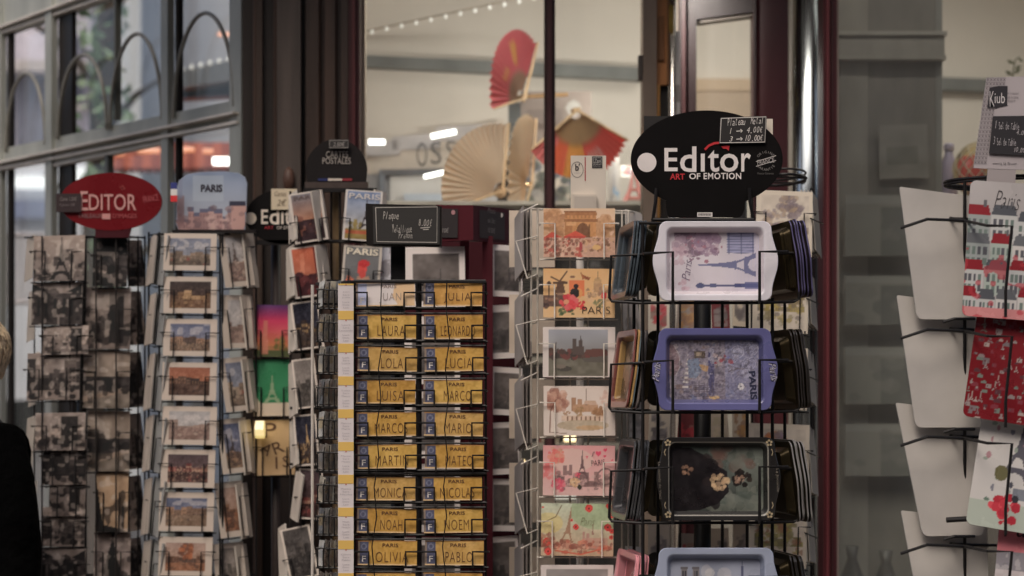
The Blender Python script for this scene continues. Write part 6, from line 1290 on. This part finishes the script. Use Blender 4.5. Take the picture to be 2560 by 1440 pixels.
uprights(rh, [(86, 5.12, 590), (105, 5.06, 590), (175, 5.06, 590), (240, 5.06, 590), (290, 5.06, 590), (322, 5.1, 590), (345, 5.14, 590), (362, 5.16, 590)], (34, 30, 29), .0022,
         [[(82, 592, 5.08), (325, 592, 5.08), (362, 594, 5.18), (60, 594, 5.2)], [(70, 1440, 5.08), (325, 1440, 5.08), (362, 1436, 5.18), (60, 1436, 5.2)]])
HM = [[((80, 588, 212, 702), 'tower', 'an iron tower between trees'), ((76, 706, 206, 812), 'arch', 'a dark arcaded front'), ((104, 814, 222, 886), 'crowd', 'a crowded pavement'), ((64, 882, 200, 1000), 'street', 'a busy street corner'), ((84, 1032, 214, 1126), 'crowd', 'cafe tables'), ((104, 1100, 216, 1212), 'street', 'a market stall'), ((120, 1178, 214, 1290), 'crowd', 'people by a wall'), ((100, 1268, 212, 1366), 'street', 'parked old cars'), ((92, 1372, 214, 1480), 'arch', 'a stone gateway')],
      [((232, 594, 316, 716), 'kiss', 'two dark heads close together'), ((214, 718, 324, 872), 'crowd', 'dark standing figures'), ((208, 878, 322, 1020), 'river', 'a cobbled quay'), ((218, 1028, 322, 1178), 'river', 'a river bridge'), ((238, 1176, 318, 1330), 'lamp', 'a tan evening sky'), ((234, 1330, 324, 1470), 'figure', 'a black standing figure')]]
for c_, colm in enumerate(HM):
    for i, (rc_, kd, ds_) in enumerate(colm):
        A = Art(rc_[2]-rc_[0], rc_[3]-rc_[1], 2.6, (126, 114, 106)); bw(A, 200+c_*20+i, kd)
        card('monochrome_card', 'monochrome card of %s, %s row, %s column under red sign' % (ds_, ORD[i], ('left', 'middle')[c_]), 'postcard', 'black and white cards under the red sign', A, rc_, YH+(.02 if c_ else 0)+.004*(i % 2), yaw=(-8, 6)[c_], tilt=6, roll=(-.8, .5)[c_], back=(110, 100, 94))
        pocket_part(rh, rc_, YH+(.02 if c_ else 0), (30, 27, 26), tilt=6, frac=.64, inset=.25, r=.0018, d=.012)
for i, (ya, yb) in enumerate(((600, 716), (728, 862), (880, 1018), (1034, 1172), (1190, 1326), (1346, 1480))):
    A = Art(50, 130, 4, (124, 112, 104)); bw(A, 300+i, ('street', 'crowd', 'arch')[i % 3])
    card('monochrome_card', 'grey card turned half away, %s row, right column below the red sign' % ORD[i], 'postcard', 'black and white cards under the red sign', A, (326, ya, 362, yb), YH+.09, yaw=54, tilt=6, roll=-3)
    A = Art(30, 130, 6, (150, 138, 124)); A.mottle(12, 3, i)
    card('monochrome_card', 'pale card edge on the far left of the grey card rack, %s row' % ORD[i], 'postcard', 'black and white cards under the red sign', A, (60+(i % 3)*5, ya-10+i*6, 80+(i % 3)*5, yb-16+i*6), YH+.06, yaw=-62, tilt=5, roll=-6, w=.07)
# ================================================================== WATERCOLOUR CARD RACK behind the trays
YJ = 4.5
rj = rack('watercolour_card_rack', 'black rack of cream watercolour cards behind the trays at right', 1850, 4.72, .016, 455); JO = rj.location
uprights(rj, [(1985, 4.52, 460), (1880, 4.52, 470), (2028, 4.62, 470), (1700, 4.6, 470)], WIREC, .0026, [[(1920, 441, 4.55), (2016, 445, 4.55), (2010, 458, 4.9), (1900, 455, 4.9)]])
m = MB(); q = P(1950, 450, 4.65)
m.tube([(q.x+.055*math.cos(a), q.y+.12*math.sin(a), q.z) for a in np.linspace(0, 6.283, 33)[:-1]], .0035, WIREC, 6, closed=True); m.tube([(q.x+.055*math.cos(a), q.y+.12*math.sin(a), q.z+.012) for a in np.linspace(0, 6.283, 33)[:-1]], .0025, WIREC, 6, closed=True)
m.build('top_ring', 'wire', rj, off=JO)
def a_wc(seed, cols, big):
    A = Art(140, 170, 2.6, (186, 174, 156)); A.win(.08, .08, .94, .93); A.fill((180, 168, 152)); A.mottle(6, 4, seed); A.skyline(seed, 0, 1, .3, .08, .28, 7, [cols[0], cols[1]], (110, 96, 90)); A.blobs(seed, 50, (0, .05, 1, .5), .02, .06, cols+[(176, 164, 148)], .6); A.crown(seed+1, big[0], big[1], .2, cols, 50, .6); A.crown(seed+4, .2, .6, .14, cols, 30, .5); A.mottle(9, 14, seed+3); return A
JM = [((1888, 476, 2030, 640), [(130, 116, 116), (150, 128, 104), (104, 92, 98)], 'grey rooftops', (.6, .8)), ((1880, 676, 2020, 832), [(150, 132, 66), (130, 118, 84), (104, 92, 84)], 'a yellow tree by a wall', (.75, .66)), ((1878, 868, 2018, 1024), [(126, 124, 134), (160, 150, 140), (110, 108, 112)], 'a blue grey tower', (.5, .7)), ((1868, 1060, 2022, 1250), [(130, 108, 126), (116, 100, 96), (180, 104, 50)], 'a mauve tree and orange flowers', (.45, .76)), ((1872, 1262, 2016, 1420), [(150, 138, 70), (120, 112, 72), (140, 96, 70)], 'green and ochre trees', (.6, .66)), ((1872, 1432, 2012, 1590), [(140, 120, 90), (110, 100, 90), (150, 140, 110)], 'brown houses cut by the picture edge', (.5, .7))]
for i, (rc_, cols, ds_, big) in enumerate(JM):
    card('watercolour_card', 'cream watercolour card of %s, right of the tray rack' % ds_, 'postcard', 'watercolour cards behind the trays', a_wc(300+i*7, cols, big), rc_, YJ, tilt=5, roll=2, yaw=4)
    pocket_part(rj, rc_, YJ, WIREC, tilt=5, roll=2, frac=.66, inset=.16, r=.0016, d=.012)
    for k in range(4):
        A = Art(20, 150, 6, [(170, 160, 146), (140, 134, 128), (176, 168, 152), (120, 116, 112)][k]); A.mottle(8, 3, k)
        card('watercolour_card', 'card edge, %s of four in the %s stack beside the red post' % (('first', 'second', 'third', 'fourth')[k], ORD[i]), 'postcard', 'card stacks beside the red post', A, (rc_[2]-12+k*8, rc_[1]+6+k, rc_[2]-2+k*8, rc_[3]-(14 if i else 4)), YJ+.06+.012*k, yaw=74, tilt=5, roll=4+k, w=.1, t=.002)
    m = MB(); m.tube([P(rc_[2]-4, rc_[1]+70, 4.5), P(rc_[2]+28, rc_[1]+84, 4.6)], .0016, WIREC, 5); m.build('side_hook', 'wire', rj, off=JO); m = MB(); m.tube([P(rc_[2]-8, rc_[3]-2, 4.5), P(rc_[2]+16, rc_[3]-10, 4.6)], .0018, WIREC, 5); m.build('side_pocket', 'wire', rj, off=JO)
rnd = random.Random(5)
for i in range(6):
    for j, (xa, xb) in enumerate(((1622, 1672), (1690, 1738), (1780, 1826), (1830, 1872))):
        y0 = 735+i*150-((i*37+j*53) % 40); A = Art(50, 130, 4, rnd.choice([(170, 158, 140), (150, 138, 124), (120, 110, 104), (96, 40, 44), (176, 166, 150)])); A.win(.12, .1, .9, .9); A.blobs(i*7+j, 22, (0, 0, 1, .8), .04, .12, rnd.choice([[(150, 110, 60), (120, 90, 70)], [(120, 112, 110), (90, 84, 84)], [(170, 60, 64), (150, 40, 50), (120, 90, 80)], [(140, 130, 110), (160, 146, 124)]]), .7)
        card('watercolour_card', 'card glimpsed through the tray rack, %s row, %s of four across' % (ORD[i], ('first', 'second', 'third', 'fourth')[j]), 'postcard', 'cards glimpsed through the tray rack', A, (xa, y0, xb, y0+120), 4.6+.02*j, tilt=4, yaw=(-40, -14, 12, 20)[j], roll=(-3, 2, -1, 3)[(i+j) % 4])
# ================================================================== PLACEMAT RACK at the right edge
YK = 3.8
rk = rack('placemat_rack', 'black wire rack of large placemats at the right edge of the picture', 2620, 4.02, .014, 400, base=.26); KO = rk.location
m = MB()
m.tube([P(2412, 452, 3.86), Vector((P(2412, 452, 3.86).x, 3.86, .05))], .0032, WIREC, 8); m.tube([P(2437, 452, 3.88), P(2437, 505, 3.88), P(2432, 508, 3.88)], .0026, WIREC, 6); m.tube([P(2780, 452, 3.86), Vector((P(2780, 452, 3.86).x, 3.86, .05))], .0032, WIREC, 8)
for z_, r_ in ((455, .0034), (462, .0026)): q = P(2600, z_, 3.96); m.tube([(q.x+S(236, 3.96)*math.cos(a), q.y+.12*math.sin(a), q.z) for a in np.linspace(0, 6.283, 49)[:-1]], r_, WIREC, 6, closed=True)
m.build('wire_frame', 'wire', rk, off=KO)
for i, yy in enumerate((548, 824, 1092, 1362)):
    m = MB()
    m.tube([P(2252, yy+22, 3.8), P(2318, yy, 3.78), P(2374, yy+2, 3.8), P(2432, yy+6, 3.84)], .0028, WIREC, 8)
    m.tube([P(2376, yy-3, 3.86), P(2432, yy+8, 3.8), P(2468, yy+16, 3.75), P(2530, yy+17, 3.75), P(2514, yy+180, 3.75), P(2514, yy+245, 3.75)], .0028, WIREC, 8)
    m.tube([P(2374, yy-2, 3.86), P(2450, yy+1, 3.87), P(2780, yy+2, 3.86)], .0028, WIREC, 6)
    m.tube([P(2358, yy+257, 3.8), P(2385, yy+249, 3.8), P(2436, yy+249, 3.83)], .0028, WIREC, 8)
    if i == 2: m.tube([P(2366, yy+208, 3.8), P(2420, yy+205, 3.8)], .005, WIREC, 8)
    m.build('pocket', 'wire', rk, off=KO)
for i, (xa, ya, xb, yb) in enumerate(((2250, 466, 2297, 800), (2243, 736, 2294, 1068), (2240, 1004, 2312, 1337), (2253, 1272, 2320, 1606))):
    Yp = 3.87; TL, TR, BR, BL = (xa, ya), (xa+225, ya+26), (xa+215, yb), (xb-16, yb)
    def corner(a, b, c, r_):
        a, b, c = Vector(a), Vector(b), Vector(c); u = (a-b).normalized()*r_; v_ = (c-b).normalized()*r_
        return [tuple(b+u*(1-t)**2+v_*t**2) for t in np.linspace(0, 1, 7)]
    out = corner(BL, TL, TR, 6)+corner(TL, TR, BR, 16)+corner(TR, BR, BL, 16)+corner(BR, BL, TL, 18)
    zb = P(0, yb, Yp).z; xc_ = P((xa+xb)/2+100, 0, Yp).x
    m = MB(); m.prism([(x-xc_, z-zb) for x, z in pxs(out, Yp)][::-1], 0, .003, (160, 155, 149))
    o = m.build('placemat', 'worn_card', loc=(xc_, Yp-.03, zb), rot=(-R(7), 0, R(9)))
    tag(o, 'large blank cream placemat back, %s down the left of the placemat rack' % ORD[i], 'placemat', 'placemats turned away')
def rounded_sheet(A, wpx, hpx, Y, rcol, rc_px=16):
    """art grid squeezed into a rounded rectangle, with a rim and back"""
    w_, h_, r_ = S(wpx, Y), S(hpx, Y), S(rc_px, Y); mb = MB(); n0 = len(mb.v)
    sheet(mb, w_, h_, .003, A, rcol, bow=0)
    for arr in mb.v:
        x = arr[:, 0]; z = arr[:, 2]-h_/2; ax, az = np.abs(x), np.abs(z); dx, dz = ax-(w_/2-r_), az-(h_/2-r_)
        mk = (dx > 0) & (dz > 0) & (np.hypot(dx, dz) > r_); f = r_/np.maximum(np.hypot(dx, dz), 1e-9)
        arr[:, 0] = np.where(mk, np.sign(x)*((w_/2-r_)+dx*f), x); arr[:, 2] = np.where(mk, np.sign(z)*((h_/2-r_)+dz*f), z)+h_/2
    return mb, w_, h_
def a_houses():
    A = Art(330, 345, 2.6, (150, 145, 145)); A.fill((148, 143, 142)); A.mottle(5, 3, 2); g = random.Random(6)
    for row in range(4):
        x = -.02; y = .56-row*.2
        while x < 1:
            w_ = g.uniform(.12, .2); h_ = g.uniform(.14, .2); c_ = g.choice([(158, 158, 156), (140, 150, 142), (170, 166, 162), (128, 134, 132)]); rfc = g.choice([(120, 18, 30), (70, 72, 78), (120, 18, 30), (84, 86, 90)])
            A.rect(x, y, x+w_, y+h_, c_); A.poly([(x, y+h_), (x+.02, y+h_+.075), (x+w_-.02, y+h_+.075), (x+w_, y+h_)], rfc)
            if g.random() < .6: A.rect(x+w_*.7, y+h_+.06, x+w_*.8, y+h_+.11, (80, 80, 84))
            for a_ in range(4):
                for b_ in range(2): A.rect(x+w_*(.1+.22*a_), y+h_*(.12+.42*b_), x+w_*(.23+.22*a_), y+h_*(.42+.42*b_), (90, 104, 98) if g.random() < .6 else (74, 74, 80))
            x += w_+.004
    A.rect(0, 0, 1, .07, (176, 110, 110)); A.speck((160, 40, 50), 20, .75, 4, (0, 0, 1, .5), .6); return A
def a_redmap():
    A = Art(330, 335, 2.6, (104, 7, 19)); A.mottle(6, 3, 2); g = random.Random(9)
    for _ in range(300):
        u, v = g.random(), g.random(); k = g.uniform(.016, .036); c_ = g.choice([(126, 112, 110), (104, 92, 94), (140, 124, 118), (96, 104, 96), (110, 40, 50), (78, 40, 46)])
        t_ = g.randrange(4)
        if t_ == 0: A.rect(u, v, u+k*1.3, v+k, c_); A.rect(u+k*.2, v+k*.2, u+k*.5, v+k*.7, (90, 60, 64))
        elif t_ == 1: A.ell(u, v, k*.8, k*.5, c_); A.rect(u-k*.8, v-k*.5, u+k*.8, v, c_)
        elif t_ == 2: A.eif(u, v, k*2.4, c_, 90, 1, 1.3)
        else: A.poly([(u, v), (u+k, v), (u+k*.5, v+k*1.4)], c_)
    return A
def a_whiteeif():
    A = Art(330, 335, 2.6, (176, 172, 168)); A.mottle(4, 3, 2); A.rect(0, 0, 1, .2, (150, 158, 146)); A.eif(.3, .36, .58, (70, 68, 78), 86, .92, 1.1); g = random.Random(3)
    for _ in range(46): A.ell(g.uniform(.06, 1), g.uniform(.2, .95), g.uniform(.008, .024), g.uniform(.01, .03), g.choice([(70, 70, 80), (90, 110, 96), (150, 110, 116), (110, 110, 120), (130, 140, 128)]))
    A.ell(.2, .42, .05, .06, (96, 92, 60)); A.crown(4, .26, .15, .1, [(176, 40, 54), (160, 30, 46), (190, 60, 70)], 26, 1); A.rect(.3, .24, .46, .32, (110, 114, 122)); A.ell(.33, .24, .025, .03, (50, 50, 56)); A.ell(.43, .24, .025, .03, (50, 50, 56)); A.line([(.56, .26), (.6, .56)], .012, (70, 70, 78)); A.rect(.7, .2, .9, .5, (140, 150, 166), .7); return A
def a_pinkparis():
    A = Art(330, 335, 2.6, (188, 104, 112)); A.mottle(5, 3, 2); A.rect(0, 0, 1, .62, (120, 116, 122)); A.skyline(5, 0, 1, .1, .2, .44, 10, [(150, 146, 148), (110, 108, 116), (170, 160, 160)], (70, 70, 80)); A.ring(.5, .5, .12, .008, (70, 70, 80)); A.speck((176, 170, 170), 26, .62, 5, (0, 0, 1, .6), .5); return A
for i, (fn, x0, ya, yb, rl, lb) in enumerate(((a_houses, 2418, 452, 802, 4.6, 'placemat with red roofed houses lettered Paris in thin script'), (a_redmap, 2432, 730, 1066, 9, 'bright red placemat scattered with tiny grey landmarks'), (a_whiteeif, 2442, 1002, 1338, 9.5, 'white placemat with a leaning iron tower and red flower'), (a_pinkparis, 2486, 1264, 1600, 6, 'pink topped placemat lettered Paris in brush script'))):
    mb, w_, h_ = rounded_sheet(fn(), 340, yb-ya, YK-.03, (150, 146, 142))
    if i == 0:
        mb.text('Paris', -w_/2+S(94, YK), h_-S(46, YK), S(62, YK), S(44, YK), -.0026, (50, 46, 48), rot=-4, shear=.25, bold=-.022)
    if i == 3: mb.text('Paris', -w_/2+S(72, YK), h_-S(58, YK), S(120, YK), S(60, YK), -.0026, (60, 36, 44), rot=4, shear=.25, bold=-.005)
    o = mb.build('placemat', 'gloss_card', loc=P(x0+170-(12, 26, 28, 10)[i], yb, YK-.02-.0*i), rot=(-R(8), R(rl), R(-6))); tag(o, lb, 'placemat', 'placemats facing the street')
# Kiub price board
m = MB(); yb_ = 3.83
m.prism(pxs([(2467, 194), (2700, 186), (2700, 430), (2548, 424), (2536, 424), (2434, 420)][::-1], yb_), yb_, yb_+.004, (152, 144, 146)); m.prism(pxs([(2470, 421), (2540, 424), (2538, 470), (2466, 470)][::-1], yb_), yb_+.0005, yb_+.0045, (140, 132, 132)); y_ = yb_-.0012
for r_ in range(20):
    for k in range(4 if r_ > 1 else 6):
        t = r_/20; x = 2470-33*t+k*8.2; y = 199+r_*10.9
        if x > 2452 or True:
            for s1 in (-1, 1): m.stroke(pxs([(x-2.6, y+3.2*s1), (x+2.6, y-3.2*s1)], y_), .0004, y_, (96, 90, 92))
            m.stroke(pxs([(x-4, y-4.4), (x+4, y-4.4)], y_), .0003, y_, (110, 104, 104))
kc = [(2474, 219), (2496, 215), (2519, 215), (2518, 263), (2493, 268), (2492, 270), (2468, 270)]
m.flat(pxs(kc, y_)[::-1], y_-.0003, (44, 42, 46)); st(m, 'K', 2474, 228, 2486, 266, y_-.0007, (190, 184, 184), bold=-.012, shear=-.05); st(m, 'iub', 2487, 232, 2512, 258, y_-.0007, (190, 184, 184), bold=-.006)
for j, wd in enumerate(('L\'original', 'de la table', 'illustr\u00e9')): st(m, wd, 2520, 230+j*9, 2546-(j == 2)*8, 236+j*9, y_, (110, 104, 106))
m.stroke(pxs([(2482, 409), (2500, 408)], y_), .0005, y_, (70, 66, 68)); st(m, 'a l\u00e9 lb', 2501, 405, 2526, 412, y_, (60, 56, 58)); m.stroke(pxs([(2528, 410), (2542, 409)], y_), .0005, y_, (70, 66, 68))
ks = m.build('header_sign', 'card', rk, off=KO)
m = MB(); m.prism(pxs([(2482, 291), (2700, 288), (2700, 392), (2540, 388), (2472, 384)][::-1], y_), y_-.003, y_-.0005, (34, 32, 36)); yq = y_-.0042
for body, x0, y0, x1, y1 in (('1 Set de Table', 2488, 304, 2548, 322), ('4.00\u20ac', 2541, 324, 2572, 336), ('3 Set de Table', 2484, 344, 2540, 362), ('10.00\u20ac', 2534, 368, 2568, 380)): hand(m, body, x0, y0, x1, y1, yq, (160, 154, 156), 8, -3)
m.build('price_card', 'chalkboard', ks, off=KO)
# ================================================================== PERSON at the far left edge
def skin_obj(name, verts, edges, radii, mat, parent, root=0, col=(150, 110, 92), lv=2):
    me = bpy.data.meshes.new(name); me.from_pydata(verts, edges, []); o = bpy.data.objects.new(name, me); COL.objects.link(o); o.parent = parent
    at = me.color_attributes.new('Col', 'FLOAT_COLOR', 'POINT'); c4 = np.ones((len(verts), 4)); c4[:, :3] = alb(col); at.data.foreach_set('color', c4.ravel())
    me.materials.append(MATS[mat]); md = o.modifiers.new('skin', 'SKIN')
    for i, r_ in enumerate(radii): me.skin_vertices[0].data[i].radius = r_ if isinstance(r_, tuple) else (r_, r_)
    for i in range(len(verts)): me.skin_vertices[0].data[i].use_root = (i == root)
    md.use_smooth_shade = True; sb = o.modifiers.new('smooth', 'SUBSURF'); sb.levels = lv; sb.render_levels = lv
    return o
pp = P(-102, 0, 4.72); pe = thing('person', 'blond person in a dark jacket and jeans standing at the far left edge', 'person', (pp.x, 4.72, 0), rot=(0, 0, R(-43)))
bv = [(0, 0, .9), (0, 0, 1.08), (0, .01, 1.25), (0, .02, 1.37), (0, .01, 1.43), (0, -.005, 1.5), (0, -.015, 1.565), (0, -.01, 1.61),
      (.09, 0, .84), (.1, -.01, .47), (.1, .02, .09), (.1, -.1, .035), (-.09, 0, .84), (-.1, -.01, .47), (-.1, .02, .09), (-.1, -.1, .035),
      (.15, .02, 1.33), (.19, .035, 1.08), (.198, -.04, .85), (-.15, .02, 1.33), (-.19, .035, 1.08), (-.198, -.04, .85)]
be = [(0, 1), (1, 2), (2, 3), (3, 4), (4, 5), (5, 6), (6, 7), (0, 8), (8, 9), (9, 10), (10, 11), (0, 12), (12, 13), (13, 14), (14, 15), (3, 16), (16, 17), (17, 18), (3, 19), (19, 20), (20, 21)]
br = [(.13, .1), (.12, .09), (.14, .1), (.1, .07), .05, (.062, .07), (.075, .088), (.06, .07), .08, .055, .035, .03, .08, .055, .035, .03, .055, .042, .028, .055, .042, .028]
for sg, hand in ((1, 18), (-1, 21)):              # palm, four fingers and a thumb at each wrist
    x, y, z = bv[hand]; b0 = len(bv); bv.append((x+sg*.01, y-.02, z-.06)); be.append((hand, b0)); br.append((.02, .036))
    for k, L in enumerate((.07, .078, .072, .056)):
        q = len(bv); dy = -.03+.02*k; bv += [(x+sg*.012, y-.02+dy, z-.1), (x+sg*.004, y-.03+dy, z-.1-L*.55), (x-sg*.012, y-.036+dy, z-.1-L)]; be += [(b0, q), (q, q+1), (q+1, q+2)]; br += [.0095, .0085, .007]
    q = len(bv); bv += [(x-sg*.0, y-.065, z-.07), (x-sg*.01, y-.08, z-.105)]; be += [(b0, q), (q, q+1)]; br += [.011, .008]
body = skin_obj('body', bv, be, br, 'skin', pe, 0, (176, 118, 100))
q = [(0, 0, .88), (0, 0, 1.08), (0, .01, 1.25), (0, .02, 1.36), (0, .02, 1.41), (.13, .02, 1.35), (.17, .02, 1.27), (.195, .035, 1.08), (.2, -.03, .88), (-.13, .02, 1.35), (-.17, .02, 1.27), (-.195, .035, 1.08), (-.2, -.03, .88), (0, 0, 1.0)]
jk = skin_obj('jacket', q, [(0, 13), (13, 1), (1, 2), (2, 3), (3, 4), (3, 5), (5, 6), (6, 7), (7, 8), (3, 9), (9, 10), (10, 11), (11, 12)], [(.155, .12), (.145, .115), (.15, .12), (.11, .09), (.075, .07), .065, .062, .052, .04, .065, .062, .052, .04, (.15, .12)], 'coat', pe, 0, (9, 8, 9))
q = [(0, 0, .93), (.09, 0, .82), (.1, -.01, .47), (.1, .015, .07), (-.09, 0, .82), (-.1, -.01, .47), (-.1, .015, .07)]
skin_obj('jeans', q, [(0, 1), (1, 2), (2, 3), (0, 4), (4, 5), (5, 6)], [(.15, .115), .1, .075, .06, .1, .075, .06], 'fabric', pe, 0, (58, 60, 78))
for sg in (1, -1):
    m = MB(); m.box(sg*.1-.045, sg*.1+.045, -.16, .07, 0, .02, (40, 38, 38)); m.tube([(sg*.1, .05, .045), (sg*.1, -.06, .045), (sg*.1, -.14, .035)], [.05, .045, .03], (50, 46, 44), 10); m.build('shoe', 'satin', pe)
V, Fc = [], []; rgn = np.random.RandomState(3); NU, NV = 48, 28
for j in range(NV+1):
    th = math.pi*.68*j/NV
    for i in range(NU):
        ph = 2*math.pi*i/NU; d = Vector((math.sin(th)*math.cos(ph), math.sin(th)*math.sin(ph), math.cos(th)))
        front = max(0, -d.y)*max(0, math.sin(th)); r_ = 1+.05*math.sin(ph*11+j)*math.sin(th)+.03*rgn.rand()-.22*front*(th > 1.0)
        V.append((d.x*.098*r_, -.002+d.y*.112*r_, 1.568+d.z*.092*r_-(.02 if (th > 1.9 and d.y > 0) else 0)))
for j in range(NV):
    for i in range(NU): Fc.append((j*NU+i, (j+1)*NU+i, (j+1)*NU+(i+1) % NU, j*NU+(i+1) % NU))
m = MB(); m.add(V, Fc, (164, 142, 112)); hr = m.build('hair', 'hair', pe, smooth=True)
V = MB()
for k in range(420):
    ph = rgn.rand()*6.283; th = .25+rgn.rand()*1.7
    if math.sin(ph) < -.35 and th > .9: continue
    p = [Vector((math.sin(th+t)*math.cos(ph+.25*t)*(.1+.006*rgn.rand()), math.sin(th+t)*math.sin(ph+.25*t)*(.115+.006*rgn.rand()), 1.568+math.cos(th+t)*(.096))) for t in (0, .18, .36, .5)]
    V.tube(p, [.0016, .002, .0016, .0006], [(186, 164, 130), (150, 128, 100), (206, 184, 148)][k % 3], 4)
V.build('hair_lock', 'hair', hr)
for sg in (1, -1):
    m = MB(); m.add([(sg*(.078+.006*math.cos(a)*0+.012*(r_ > .5)), .0+.012*r_*math.cos(a)*1.2+.01*r_, 1.545+.032*r_*math.sin(a)) for r_ in (1, .6, .2) for a in np.linspace(0, 6.283, 15)[:-1]], [(r_*14+k, r_*14+(k+1) % 14, (r_+1)*14+(k+1) % 14, (r_+1)*14+k) for r_ in range(2) for k in range(14)], (196, 104, 88)); e_ = m.build('ear', 'skin', pe, smooth=True); e_.modifiers.new('thick', 'SOLIDIFY').thickness = .006
    m = MB(); m.lathe([(.001, 1.553), (.009, 1.556), (.012, 1.565), (.009, 1.574), (.001, 1.577)], sg*.032, -.083, (220, 214, 208), 14); m.build('eye', 'satin', pe, smooth=True)
m = MB(); m.tube([(0, -.088, 1.568), (0, -.105, 1.55), (0, -.116, 1.532), (0, -.1, 1.522)], [.007, .01, .013, .008], (186, 124, 104), 10); m.build('nose', 'skin', pe, smooth=True)
m = MB(); m.tube([(-.024, -.088, 1.503), (0, -.097, 1.505), (.024, -.088, 1.503)], [.002, .006, .002], (150, 70, 66), 8); m.build('mouth', 'skin', pe, smooth=True)
m = MB()
for k in range(3): m.lathe([(.001, -.002), (.009, 0), (.007, .004), (.001, .005)], 0, 0, (170, 168, 164), 12)
